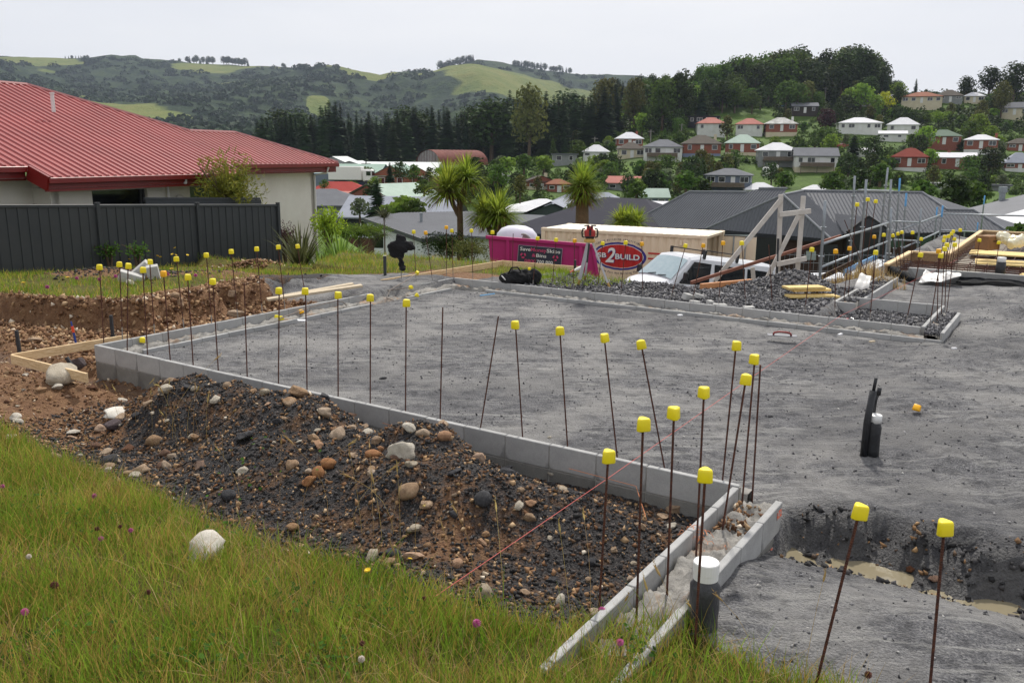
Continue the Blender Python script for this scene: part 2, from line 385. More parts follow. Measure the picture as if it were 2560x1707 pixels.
def ground_mat():
    t = NT('site_ground')
    g, b, d, w = t.attr('grass'), t.attr('brown'), t.attr('dark'), t.attr('wet')
    fine = t.noise(90, 5, .75); mid = t.noise(9, 5, .7); big = t.noise(1.1, 4, .6)
    vo = t.voro(55); vo2 = t.voro(120, out='Color')
    sep = t.n('ShaderNodeSeparateColor'); t.l(vo2, sep.inputs['Color'])
    grav = t.ramp(t.math('ADD', t.math('MULTIPLY', fine, .55), t.math('MULTIPLY', sep.outputs['Red'], .45)), [(.22, '49494b'), (.48, '6c6c6f'), (.7, '878687'), (.9, 'aeaca9')])
    grav = t.mix(t.ramp(mid, [(.46, 0.0), (.6, .75)]), grav, '434346')
    st = t.noise(2.6, 6, .75, vec=t.mapping((.5, 2.6, 1), rot=(0, 0, .6)), dist=1.2); grav = t.mix(t.ramp(st, [(.5, 0.0), (.62, .7)]), grav, 'a09f9c')
    grav = t.mix(t.ramp(big, [(.46, 0.0), (.6, .6)]), grav, '9b9996')
    grav = t.mix(t.ramp(t.noise(.45, 4, .6), [(.48, 0.0), (.62, .5)]), grav, '505053')
    br = t.ramp(t.math('ADD', t.math('MULTIPLY', fine, .5), t.math('MULTIPLY', mid, .5)), [(.3, '46301f'), (.48, '785840'), (.62, '98795a'), (.8, 'b8a084')])
    br = t.mix(t.ramp(big, [(.45, 0.0), (.7, .5)]), br, '7d5c3e')
    dk = t.ramp(t.math('ADD', t.math('MULTIPLY', fine, .5), t.math('MULTIPLY', sep.outputs['Green'], .5)), [(.25, '1f1e1f'), (.5, '373536'), (.72, '524f4e'), (.92, '7d766e')])
    dk = t.mix(t.ramp(t.noise(3.5, 5, .65), [(.5, 0.0), (.62, .75)]), dk, '6f5238')
    so = t.ramp(t.math('ADD', t.math('MULTIPLY', fine, .4), t.math('MULTIPLY', mid, .6)), [(.3, '3b3420'), (.5, '59551f'), (.7, '7a7a36')])
    brk = t.math('MULTIPLY_ADD', t.noise(14, 4, .7), .5, -.25)
    def m(att): return t.ramp(t.math('ADD', att, brk), [(.42, 0.0), (.58, 1.0)])
    col = t.mix(m(d), grav, dk); col = t.mix(m(b), col, br); col = t.mix(m(g), col, so)
    col = t.mix(t.math('MULTIPLY', w, .55), col, '2c2b2d')
    h = t.math('ADD', t.math('MULTIPLY', t.math('SUBTRACT', 1.0, vo), .6), t.math('ADD', t.math('MULTIPLY', fine, .8), t.math('MULTIPLY', mid, 1.2)))
    t.bump(h, 1.0, .026)
    return t.done(col, t.math('MULTIPLY_ADD', w, -.45, .93), 0, .3)

# --- near ground, fine
xs = np.unique(np.concatenate([np.arange(-21, -9, .25), np.arange(-9, 6, .055), np.arange(6, 11, .09), np.arange(11, 21.01, .25)]))
ys = np.unique(np.concatenate([np.arange(-8, 1.5, .4), np.arange(1.5, 8, .05), np.arange(8, 17.5, .075), np.arange(17.5, 30, .3)]))
V_, F_ = tensor(xs, ys, Z)
_du, _dv = UV(V_[:, 0], V_[:, 1]); _rg = np.random.default_rng(3); _pad = ((_dv > .25) & (_dv < 6.3) & (_du > .4)) | ((_du > 8.0) & (_dv > .3)) | ((_du > 8) & (_dv < -.4))
for _k in range(420):                      # footprints and scuffs in the compacted stone
    cx, cy = _rg.uniform(-4, 9), _rg.uniform(3, 15); a = _rg.random() * 3.14; dx, dy = V_[:, 0] - cx, V_[:, 1] - cy; q = np.abs(dx) + np.abs(dy) < .5; p, r = dx[q] * cos(a) + dy[q] * sin(a), dy[q] * cos(a) - dx[q] * sin(a); l, w = _rg.uniform(.08, .2), _rg.uniform(.04, .09)
    g = np.exp(-(p / l) ** 2 - (r / w) ** 2); V_[q, 2] += _pad[q] * (_rg.uniform(-.022, .01) * g + .008 * np.exp(-((np.hypot(p / l, r / w) - 1.3) / .4) ** 2))
me = np_mesh('site_ground', V_, F_, ground_mat(), smooth=True)
x_, y_ = V_[:, 0], V_[:, 1]; u_, v_ = UV(x_, y_)
n1_ = fbm(x_, y_, .9, 4, 1)
bk_ = sst(-.3, .25, bank_u(v_) + .35 * n1_ - u_) * (u_ < .3)
grass_ = sst(.1, -.1, v_ + 2.02 - .22 * n1_ - .12 * sst(2.5, 1.2, u_) - .26 * sst(7.0, 7.7, u_)) * (1 - sst(8.45, 8.8, u_ + .25 * n1_ + .5 * (v_ + 2)))
lawn_ = np.maximum(sst(.1, .9, bank_u(v_) + .6 * n1_ - u_ - .15) * (v_ > -1), sst(7.6, 8.4, v_ + .5 * n1_) * sst(1.2, .2, u_))
ramp_ = sst(3.6, 4.6, v_ + .3 * n1_) * sst(-3.6, -1.2, u_ + n1_) * (u_ < .1) * (1 - sst(7.0, 7.8, v_)) * (1 - sst(15.0, 15.8, y_ + n1_))
heap_ = np.maximum(np.exp(-((x_ + 6.4) / 1.7) ** 2 - ((y_ - 15.0) / .65) ** 2), np.exp(-((x_ + 4.2) / 1.0) ** 2 - ((y_ - 14.4) / .5) ** 2)) > .3
grass_ = np.maximum(grass_, lawn_ * (1 - ramp_)) * (1 - heap_)
far_ = sst(17, 20, y_) * sst(1.5, -.5, x_)
grass_ = np.maximum(grass_, np.maximum(far_, sst(8, 11, -x_) * (y_ > 11.5)))
brown_ = (u_ < .02) * (1 - ramp_) * (v_ < 7.5) + ((v_ < .0) & (u_ < 7.47)) * sst(2.6, 1.4, u_ + 1.2 * n1_)
brown_ = np.maximum(brown_, sst(.0, -.5, u_ - .6) * sst(6.75, 6.9, v_) * .9)
brown_ = np.maximum(brown_, ((v_ < 0) & (u_ < 7.47) & (u_ > 5.6)) * (.35 + .5 * n1_))
dark_ = ((v_ < .0) & (u_ < 7.47)) * 1.0 + ramp_ * .25 + heap_ * .8 + ((v_ > 6.75) & (u_ < 6.6)) * .42 + ((u_ > 7.7) & (v_ < -.1)) * .12
wet_ = sst(7.7, 7.9, u_) * sst(-.5, -.25, v_) * (1 - sst(.25, .45, v_ + .2 * n1_)) + ((v_ < 0) & (v_ > -.22) & (u_ < 7.4)) * .6
for k, a in (('grass', grass_), ('brown', np.clip(brown_, 0, 1)), ('dark', np.clip(dark_, 0, 1)), ('wet', np.clip(wet_, 0, 1))): vattr(me, k, a)
GROUND = ob('ground', me, kind='structure')

# --- valley and hillside
def land_mat():
    t = NT('valley_land')
    n = t.noise(.09, 5, .65); f = t.noise(1.3, 4, .7)
    col = t.ramp(t.math('ADD', t.math('MULTIPLY', n, .6), t.math('MULTIPLY', f, .4)), [(.3, '2c3a18'), (.46, '42581f'), (.6, '566e2b'), (.78, '70753c')])
    col = t.mix(t.ramp(t.attr('wood'), [(.3, 0.0), (.7, 1.0)]), col, '232b16')
    t.bump(f, .6, .3); return t.done(col, .9, 0, .2)
xs = np.unique(np.concatenate([np.arange(-700, -150, 18), np.arange(-150, 260, 4.0), np.arange(260, 760, 14)]))
ys = np.unique(np.concatenate([np.arange(-60, 20, 8), np.arange(20, 60, 1.5), np.arange(60, 460, 4.0), np.arange(460, 781, 12)]))
def zland(x, y):
    z = Z(x, y); inside = (np.abs(x) < 19) & (y > -6.5) & (y < 28.5)
    return np.where(inside, z - 1.2, z)
V_, F_ = tensor(xs, ys, zland)
me = np_mesh('valley', V_, F_, land_mat(), smooth=True)
a_ = V_[:, 0] / np.maximum(V_[:, 1], 20)
wood_ = np.maximum(sst(352, 380, V_[:, 1]) * (1 - sst(.5, .56, a_)), sst(.14, .08, a_) * sst(285, 300, V_[:, 1]))
vattr(me, 'wood', wood_); ob('valley', me, kind='structure')

# --- far hills
SKYL = [(-300, 118), (0, 126), (90, 128), (160, 131), (250, 128), (330, 134), (420, 141), (520, 146), (640, 151), (700, 154), (760, 160), (820, 170), (870, 180), (930, 180), (990, 172), (1040, 152), (1095, 138), (1140, 141), (1200, 152), (1260, 160), (1320, 168), (1400, 172), (1500, 178), (1700, 190), (2000, 210), (2352, 225), (2700, 230)]
_sa = []; _sz = []
for px, py in SKYL:
    p = D(px * K, py * K, 2200.); _sa.append(p.x / p.y); _sz.append(p.z)
def zfar(a, y):
    zs = np.interp(a, _sa, _sz); t = (y - 740) / 1460.
    up = np.where(t < 1, .18 * t + .82 * t ** 1.35, 1 - .5 * (t - 1))
    z = 11 + (zs - 11) * up
    w = np.clip(t, 0, 1) * (1 - np.exp(-((t - 1) / .16) ** 2))
    x = a * y
    return z + w * (fbm(x, y, 520, 4, 21) * 120 + fbm(x, y, 120, 3, 27) * 24) + fbm(x, y, 60, 3, 29) * 4 - 3
PAST = [(-.55, -.36, 950, 1350), (-.5, -.47, 1300, 1500), (-.31, -.225, 760, 1050), (-.1, .13, 1250, 2260), (-.235, -.2, 1250, 1450), (-.4, -.3, 1950, 2300), (-.62, -.47, 1900, 2300), (-.04, .03, 900, 1200), (-.28, -.16, 1180, 1240), (-.19, -.13, 1700, 1850)]
def pasture(a, y):
    x = a * y; n = fbm(x, y, 260, 4, 41); n2 = fbm(x, y, 90, 3, 45); c = 0 * a
    for a0, a1, y0, y1 in PAST:
        am, aw, ym, yw = (a0 + a1) / 2, (a1 - a0) / 2, (y0 + y1) / 2, (y1 - y0) / 2
        c = np.maximum(c, 1.25 - ((a - am) / aw) ** 2 - ((y - ym) / yw) ** 2)
    return c * .75 + n * 1.1 + n2 * .5 - .13
def far_mat():
    t = NT('far_hills')
    p = t.attr('pasture'); n = t.noise(.012, 6, .7); f = t.noise(.05, 5, .75)
    bush = t.ramp(t.math('ADD', t.math('MULTIPLY', n, .45), t.math('MULTIPLY', f, .55)), [(.34, '18241a'), (.47, '263522'), (.58, '394828'), (.7, '4c4a30')])
    pas = t.ramp(t.math('ADD', t.math('MULTIPLY', n, .6), t.math('MULTIPLY', f, .4)), [(.32, '4d602c'), (.5, '6a723a'), (.7, '7d7a46')])
    col = t.mix(t.ramp(p, [(.42, 0.0), (.5, 1.0)]), bush, pas)
    t.bump(f, 1.0, 9.0); return t.done(col, .95, 0, .1)
aa = np.linspace(-1.25, 1.0, 330); yy = np.concatenate([np.arange(735, 2300, 16), np.arange(2300, 3300, 90)])
A_, Y_ = np.meshgrid(aa, yy); Zf = zfar(A_, Y_); pas_ = pasture(A_, Y_)
lump = np.clip(.5 - pas_, 0, 1) * (np.abs(fbm(A_ * Y_, Y_, 34, 2, 61)) * 22)
V_ = np.stack([A_ * Y_, Y_, Zf + lump], -1).reshape(-1, 3); nx, ny = len(aa), len(yy)
i = np.arange(nx - 1)[None, :] + nx * np.arange(ny - 1)[:, None]
F_ = np.stack([i, i + 1, i + 1 + nx, i + nx], -1).reshape(-1, 4)
me = np_mesh('hills', V_, F_, far_mat(), smooth=True); vattr(me, 'pasture', pas_.ravel()); ob('hills', me, kind='structure')

def gmask(x, y):
    u, v = UV(x, y); n1 = fbm(x, y, .9, 4, 1)
    g = sst(.1, -.1, v + 2.02 - .22 * n1 - .12 * sst(2.5, 1.2, u) - .26 * sst(7.0, 7.7, u)) * (1 - sst(8.45, 8.8, u + .25 * n1 + .5 * (v + 2)))
    return g
def hitg(px, py, h=0.0, y0=1.4, y1=30, n=700):
    d = ray(px, py); ys = np.geomspace(y0, y1, n); t = ys / d[1]; zz = EYE + d[2] * t; zg = Z(d[0] * t, ys) + h; k = int(np.argmax(zz < zg)); return Vector((d[0] * t[k], ys[k], zg[k] - h))
# ================================================================== FOUNDATION WALLS
CONC = None
def block_mat(name, a, b, c):
    t = NT(name); n = t.noise(7, 5, .7); f = t.noise(160, 3, .8)
    col = t.ramp(t.math('ADD', t.math('MULTIPLY', n, .5), t.math('MULTIPLY', f, .5)), [(.3, a), (.5, b), (.72, c)])
    col = t.hsv(col, v=t.math('MULTIPLY_ADD', t.rand(), .16, .92))
    # water stain creeping up from the joints
    st = t.noise(4.5, 4, .6); s = t.n('ShaderNodeSeparateXYZ'); t.l(t.tc.outputs['Object'], s.inputs[0])
    e = t.math('ADD', t.math('MULTIPLY', t.math('ABSOLUTE', s.outputs['X']), 5.0), t.math('MULTIPLY', s.outputs['Z'], -2.6))
    e = t.math('ADD', e, t.math('MULTIPLY', t.math('SUBTRACT', st, .5), .5))
    e = t.math('SUBTRACT', e, t.math('MULTIPLY', t.rand(), .35))
    e = t.math('MULTIPLY', t.ramp(e, [(.9 if 'damp' not in name else .5, 0.0), (1.0 if 'damp' not in name else .75, 1.0)]), .4)
    col = t.mix(e, col, '4a4947')
    t.bump(f, .5, .004); return t.done(col, .9, 0, .25)
BLK = block_mat('concrete_block', '8d8d8c', 'a3a3a2', 'b8b8b6')
BLKD = block_mat('damp_concrete_block', '64635f', '7b7a76', '918f8b')
MORT = M('mortar', '8a8883', 'a5a39d', .95, scale=20, bump=.5)
def infill_mat():
    t = NT('rough_concrete'); n = t.noise(5, 5, .7); f = t.noise(60, 4, .8)
    col = t.ramp(t.math('ADD', t.math('MULTIPLY', n, .6), t.math('MULTIPLY', f, .4)), [(.3, '605e5b'), (.48, '84817c'), (.68, 'a8a59f')])
    col = t.mix(t.ramp(t.noise(2.2, 4), [(.56, 0.0), (.66, .8)]), col, '9b7d62')
    t.bump(f, .8, .01); return t.done(col, .95)
INF = infill_mat()
_blk = {}
def blkmesh(L, T, H, damp=False):
    k = (round(L, 3), T, H, damp)
    if k not in _blk: _blk[k] = MB().box((0, 0, 0), (L, T, H), b=.004).mesh('block', BLKD if damp else BLK)
    return _blk[k]
def leaf(par, u0, v0, u1, v1, ztop, courses=1, T=.045, H=.19, step=.4, stagger=False, brk=()):
    """a row of block shells from (u0,v0) to (u1,v1): each block its own object"""
    a, b = S(u0, v0), S(u1, v1); d = b - a; L = d.length; d.normalize(); rz = atan2(d.y, d.x)
    for c in range(courses):
        s = 0.0
        while s < L - .03:
            l = min(step, L - s) - .008
            if not any(x0 < s + .2 < x1 for x0, x1 in brk):
                p = a + d * (s + l / 2)
                jz = random.uniform(-.0025, .0025)
                ob('block', blkmesh(l, T, H, c > 0), par, (p.x, p.y, ztop - H / 2 - c * (H + .008) + jz), (0, 0, rz + random.uniform(-.003, .003)))
            s += step
    m = MB(); m.beam(S(u0, v0, ztop - courses * (H + .008) / 2 - .004), S(u1, v1, ztop - courses * (H + .008) / 2 - .004), T - .012, courses * (H + .008) - .012)
    m.build('mortar', MORT, par)
def infill(par, u0, v0, u1, v1, w, z, amp=.04, peaks=True, sd=0, end=None):
    a, b = S(u0, v0), S(u1, v1); d = b - a; L = d.length; d.normalize(); nrm = Vector((-d.y, d.x, 0))
    g_ = .018 if sd == 6 else .03; n = max(6, int(L / g_)); k = max(5, int(w / g_))
    V = []
    for i in range(n + 1):
        for j in range(k + 1):
            p = a + d * (L * i / n) + nrm * (w * j / k - w / 2)
            V.append((p.x, p.y, 0))
    V = np.array(V); x, y = V[:, 0], V[:, 1]
    zz = z + amp * (.7 * fbm(x, y, .35, 3, 70 + sd) + .9 * fbm(x, y, .09, 3, 80 + sd) + .8 * np.abs(fbm(x, y, .045, 2, 85 + sd)))
    if peaks:
        s = (x - a.x) * d.x + (y - a.y) * d.y
        zz = zz + amp * .35 * np.maximum(0, np.cos((s + .1) * 2 * pi / .4)) ** 6 * (0.4 + np.maximum(0, fbm(x, y, .3, 2, 90 + sd)) * 2)
    V[:, 2] = zz; V[0::k + 1, 2] = z - .2; V[k::k + 1, 2] = z - .2
    i = (np.arange(k)[None, :] + (k + 1) * np.arange(n)[:, None]).ravel()
    F = np.stack([i, i + 1, i + k + 2, i + k + 1], -1)
    ob('concrete_infill', np_mesh('concrete_infill', V, F, INF, smooth=False), par, kind='stuff')

fw = thing('block_wall', (0, 0, 0), 0, 'long front foundation wall of grey concrete blocks above the spoil heap', 'block wall')
leaf(fw, 0, .022, 7.47, .022, 0, 2); infill(fw, .3, .14, 7.5, .14, .16, -.075, .02, False, 1)
lw = thing('block_wall', (0, 0, 0), 0, 'side foundation wall of blocks running back along the brown cut bank', 'block wall')
leaf(lw, .022, .05, .022, 6.67, 0, 2); leaf(lw, .278, .42, .278, 4.3, -.10, 1); leaf(lw, .278, 5.1, .278, 6.3, -.11, 1); infill(lw, .15, .06, .15, 6.6, .21, -.105, .05, True, 2)
bw = thing('block_wall', (0, 0, 0), 0, 'rear foundation wall of blocks before the crushed stone and skip bin', 'block wall')
leaf(bw, .05, 6.70, 7.6, 6.70, 0, 2); leaf(bw, .9, 6.44, 7.9, 6.44, -.10, 1); infill(bw, .1, 6.57, 7.7, 6.57, .21, -.115, .055, True, 3)
rw = thing('block_wall', (0, 0, 0), 0, 'short block wall on the right of the square recess, rubble between its two skins', 'block wall')
leaf(rw, 7.622, 6.73, 7.622, 8.70, 0, 2); leaf(rw, 7.88, 6.47, 7.88, 8.2, -.01, 1); infill(rw, 7.75, 6.5, 7.75, 8.3, .21, -.07, .06, False, 4)
nw = thing('block_wall', (0, 0, 0), 0, 'block wall closing the far side of the square recess, running on to the formwork', 'block wall')
leaf(nw, 6.2, 8.70, 7.6, 8.70, 0, 2); leaf(nw, 6.2, 8.1, 6.2, 11.6, 0, 2); leaf(nw, 6.2, 8.122, 6.5, 8.122, 0, 2); leaf(nw, 6.50, 8.75, 6.50, 11.6, 0, 1); infill(nw, 6.35, 8.2, 6.35, 11.6, .22, -.04, .06, False, 5)
sw = thing('block_wall', (0, 0, 0), 0, 'stub foundation wall of two thin block skins running into the foreground grass', 'block wall')
leaf(sw, 7.452, -.03, 7.452, -2.5, 0, 2); leaf(sw, 7.758, -.09, 7.758, -2.5, 0, 2, brk=((1.25, 1.55),)); infill(sw, 7.605, .02, 7.605, -2.5, .25, -.10, .075, False, 6)
for w_ in (fw, lw, bw, rw, nw, sw): w_['kind'] = 'thing'
mk = MB(); mk.box((0, 0, 0), (.004, .09, .05))
ORANGE = M('orange_marker_paint', 'e85a34', 'd9482a', .8, scale=30)
_om = NT('orange_spray'); _om.done(_om.mix(_om.ramp(_om.noise(60, 3), [(.45, 0.0), (.6, 1.0)]), 'e06a48', 'a3a29f'), .9)
for (v, z) in ((-.16, -.06), (-.3, -.27)): ob('paint_mark', mk.mesh('paint_mark', _om.mat), sw, S(7.784, v, z), RZ)

# ================================================================== REINFORCING RODS
def rust():
    t = NT('rusty_steel'); n = t.noise(26, 5, .7)
    col = t.ramp(n, [(.3, '2f1e19'), (.5, '523127'), (.68, '74462f')])
    w = t.n('ShaderNodeTexWave'); w.inputs['Scale'].default_value = 28; w.bands_direction = 'Z'; t.l(t.tc.outputs['Object'], w.inputs['Vector'])
    t.bump(w.outputs['Fac'], .7, .002); return t.done(col, .75, .3)
RUST = rust(); RUSTG = M('rod_grey_from_cement', '7b7570', '94908a', .85, scale=30)
def capmat(n, a, b): return M(n, a, b, .42, scale=9, spec=.4, var=.06)
YEL = capmat('yellow_cap_plastic', 'f2df1c', 'e8d22a'); ORC = capmat('orange_yellow_cap_plastic', 'f2b416', 'e6a514')
def cap_mesh(name, mat):
    m = MB(); pts = []
    for k in range(3):
        a = pi / 2 + k * 2 * pi / 3
        for q in range(5):
            t = a - pi / 3.2 + q * (2 * pi / 3.2) / 4
            pts.append((cos(a) * .019 + cos(t) * .0165, sin(a) * .019 + sin(t) * .0165))
    n = len(pts); lev = [(0, .99), (.004, 1.03), (.05, .96), (.058, .86), (.0605, .70)]
    vs = [(p[0] * s, p[1] * s, z) for z, s in lev for p in pts]
    fs = [(i * n + k, i * n + (k + 1) % n, (i + 1) * n + (k + 1) % n, (i + 1) * n + k) for i in range(len(lev) - 1) for k in range(n)]
    fs += [tuple(range(n))[::-1], tuple((len(lev) - 1) * n + k for k in range(n))]
    m.add(vs, fs); me = m.mesh(name, mat, True)
    for p in me.polygons: p.use_smooth = p.index < len(fs) - 2
    return me
CAPY, CAPO = cap_mesh('cap', YEL), cap_mesh('cap', ORC)
ORD = ['first', 'second', 'third', 'fourth', 'fifth', 'sixth', 'seventh', 'eighth', 'ninth', 'tenth', 'eleventh', 'twelfth', 'thirteenth', 'fourteenth', 'fifteenth', 'sixteenth', 'seventeenth', 'eighteenth', 'nineteenth', 'twentieth']
def rodmesh(L, grey):
    m = MB(); n = 6
    m.tube([(0, 0, -.18), (0, 0, L * .22), (0, 0, L * .3), (0, 0, L)], [.0062] * 4, n)
    if grey: m.m = [1 if i < n else 0 for i in range(len(m.f))]
    return m.mesh('rod', [RUST, RUSTG])
def rod(base, top, cap, label, group=None, grey=False, twist=None):
    d = top - base; L = d.length; q = d.to_track_quat('Z', 'Y')
    t = thing('reinforcing_rod', base, q.to_euler(), label, 'steel rod', group)
    ob('rod', rodmesh(L, grey), t)
    if cap: ob('cap', CAPY if cap == 'y' else CAPO, t, (0, 0, L - .03), (0, 0, random.uniform(0, 6.3) if twist is None else twist))
    return t
def onv(px, py, v0):
    lo, hi = -.6, .4
    for _ in range(40):
        mzz = (lo + hi) / 2; p = P(px, py, mzz)
        if UV(p.x, p.y)[1] < v0: hi = mzz
        else: lo = mzz
    return P(px, py, lo)
CN = {'y': 'yellow', 'o': 'orange-yellow'}
def row(items, fmt, grey, z=None, v0=None):
    for i, (bx, by, tx, ty, c) in enumerate(items):
        b = onv(bx, by, v0) if v0 is not None else P(bx, by, z)
        t = D(tx, ty, b.y + random.uniform(-.01, .01) * 0)
        nm = fmt.format(ORD[i], (CN[c] + ' cap') if c else 'bare top')
        rod(b, t, c, nm, 'steel rods standing in the block walls', grey)
FRONT = [(260, 864.5, 249, 668, 'y'), (318, 872.4, 320, 665, 'y'), (369, 887, 357, 675, 'y'), (425.6, 899.5, 409, 684.6, 'o'), (483, 912, 469, 693, 'y'), (545.7, 925.5, 532, 704, 'y'), (618, 941.6, 610.6, 709.6, ''), (696, 958.6, 698, 727, 'y'), (767.6, 974.6, 764, 728, 'y'), (845.4, 991.6, 844.6, 738, 'y'), (925.5, 1009.7, 926.2, 744.5, 'y'), (1013.8, 1029, 1015.5, 757.5, 'y'), (1100.3, 1047.5, 1107, 768.4, ''), (1201, 1070.4, 1246, 791, ''), (1306.5, 1092.5, 1288.7, 812, 'y'), (1419, 1117.6, 1399.7, 827.2, 'y'), (1543.3, 1146.3, 1510.7, 844.6, 'y'), (1661.6, 1171, 1603, 861, 'y'), (1806, 1202, 1840, 864, 'y')]
row(FRONT, '{} rusty rod along the front wall counted from its far left corner, {}', False, v0=.12)
SIDE = [(306.7, 860.7, 299, 661, 'y'), (387.5, 852.6, 374.4, 655, 'y'), (461.7, 839.4, 441, 647.6, 'y'), (531.4, 828.8, 516, 638, 'y'), (596.3, 811.8, 578, 629, 'y'), (657, 798, 642, 622.6, 'y'), (714, 785, 695.5, 618, 'y'), (768, 767, 743.4, 616, 'y'), (1040.8, 713, 1034, 580, 'y'), (1084, 718, 1063.8, 582.3, 'o'), (1116, 704, 1116, 568.5, 'o')]
row(SIDE, '{} thin rod along the side wall counted from its near corner, {}', True, z=-.11)
REAR = [(1133, 703, 1129.8, 577, 'y'), (1182.5, 711, 1179, 577, 'y'), (1230, 720, 1231, 580.8, 'y'), (1280.6, 724.3, 1283, 584, ''), (1330, 728.8, 1344, 596, 'y'), (1379, 733, 1390.4, 599.7, 'y'), (1433.4, 739, 1436.6, 602, 'o'), (1491, 741, 1507, 608.4, 'y'), (1550, 752, 1564.7, 606.7, 'y'), (1607, 752, 1604.5, 610, 'o'), (1671, 764, 1714.3, 614.5, 'y'), (1727.3, 772.7, 1757.5, 614, 'o'), (1795.3, 778, 1807, 607.8, 'o'), (1866, 783.3, 1854.5, 608, 'y'), (1932.4, 789.7, 1921.8, 612.4, ''), (2009.6, 800.3, 2029.8, 624, 'y'), (2086.7, 806, 2089.6, 628.5, 'o'), (2172.6, 821.6, 2190, 631.4, 'y'), (2260, 829, 2302, 637.5, 'y'), (2321, 832, 2352.7, 639.5, 'y')]
row(REAR, '{} rod along the rear wall counted from its left corner, {}', True, z=-.12)
RIGHT = [(2342.6, 806, 2347, 628, 'o'), (2352.7, 790, 2361.4, 622.7, 'y'), (2362, 775, 2367.7, 612.6, 'y'), (2368, 768, 2386.5, 612, 'y')]
row(RIGHT, '{} rod of the bundle on the short wall right of the recess, {}', False, z=-.06)
FARW = [(2109.8, 746.5, 2124.3, 621, 'o'), (2120, 741, 2142.5, 511.7, 'y'), (2147, 722, 2169.7, 499, 'y'), (2158, 716, 2188.8, 503.6, 'y'), (2182, 706, 2186, 592, 'o'), (2176, 712, 2111, 550, ''), (2204, 694, 2209.6, 587.4, 'y')]
row(FARW, '{} rod on the wall leading to the scaffold, {}', False, z=-.02)
BUNDLE = [(2246, 690, 2232.7, 589, 'y'), (2254, 688, 2244.8, 584.6, 'y'), (2263, 686, 2255, 580.8, 'y'), (2275, 690, 2281, 581.7, 'y'), (2290, 695, 2302.7, 597.6, 'y'), (2336, 700, 2359.9, 602, 'y'), (2340, 697, 2361, 592.6, 'y'), (2348, 699, 2371, 591, 'y'), (2355, 696, 2379, 584.5, 'y'), (2362, 693, 2383.6, 578.8, 'y'), (2366, 700, 2386.8, 597.6, 'y'), (2390, 690, 2400.4, 575.3, 'y'), (2435, 700, 2449, 600.4, 'y'), (2488, 690, 2497, 606.8, 'y')]
row(BUNDLE, '{} far rod counted from the left beside the timber formwork, {}', False, z=-.1)
STUB = [(1880.7, 1242.8, 1901, 912, ''), (1854.6, 1262, 1887, 898, 'y'), (1803.6, 1340, 1864.5, 948, 'y'), (1739.8, 1396, 1760, 980.7, 'y'), (1667, 1494.7, 1685, 1032, 'y'), (1590.5, 1565, 1607.6, 1060, 'y')]
row(STUB, '{} rusty rod counted forward from the corner along the stub wall, {}', False, z=-.1)
rod(P(1736, 1632, -.08), D(1763, 1187, P(1736, 1632, -.08).y), 'y', 'rusty rod passing right in front of the white-capped drain pipe, yellow cap', twist=.3)
rod(P(1494, 1590, -.2), D(1520.5, 1140, P(1494, 1590, -.2).y), 'y', 'rusty rod outside the near end of the stub wall, yellow cap', twist=2.9)
b = P(2020, 1790, -.2); rod(b, D(2148.6, 1278, b.y), 'y', 'leaning rod in the near gravel, left of the two at the bottom, yellow cap', twist=.6)
b = P(2318, 1790, -.2); rod(b, D(2360.8, 1318, b.y), 'y', 'upright rod in the near gravel at the bottom right, large yellow cap', twist=1.6)
# caps lying about
def cap_loose(px, py, z, c, label, rot):
    p = P(px, py, z); o = ob('rod_cover', CAPY if c == 'y' else CAPO, None, (p.x, p.y, p.z + .02), rot); props(o, label, 'plastic cap', 'fallen caps')
cap_loose(2283, 1023, -.09, 'o', 'orange plastic rod cap lying alone on the gravel pad', (1.7, .3, .9))
cap_loose(357, 860, -.08, 'y', 'yellow cap standing upside down on the side wall infill', (0, .1, 0))
cap_loose(689, 797, -.09, 'y', 'yellow cap lying on the infill left of an orange one', (1.5, 0, 1.1))
cap_loose(749, 784, -.08, 'o', 'pale orange cap lying beside the bent rod', (1.4, .4, 2))
cap_loose(1041, 741, -.09, 'y', 'yellow cap lying on the pad near the rear corner', (1.5, .2, .4))
# bent rods lying over the side wall with caps
def bent(pts, label, capat=None):
    t = thing('bent_rod', pts[0], 0, label, 'steel rod'); o = pts[0]
    m = MB(); m.tube([p - o for p in pts], .008, 6); m.build('rod', M('galvanised_grey_rod', '8b847d', '6f6259', .8, scale=20), t)
    for c, r in (capat or []): ob('cap', CAPY, t, c - o, r)
bent([P(700, 796, -.03), P(770, 770, .0), P(840, 752, .03), P(858, 755, .0), P(868, 765, -.09)], 'bent rod sagging over the side wall toward a yellow cap', [(P(700, 796, -.05), (1.4, 0, .8))])
bent([P(985, 752, -.1), P(966, 745, -.08), P(975, 725, .02), P(1010, 705, .08), P(1041, 685, .13)], 'bent rod rising from the side wall to a yellow cap beside the timber board', [(P(1041, 685, .12), (.7, 0, .8))])
bent([P(905, 739, -.03), P(960, 727, .0), P(1024, 719, .02)], 'bent rod lying level on the side wall near the rear corner', [(P(1024, 719, .01), (1.4, .2, .9))])
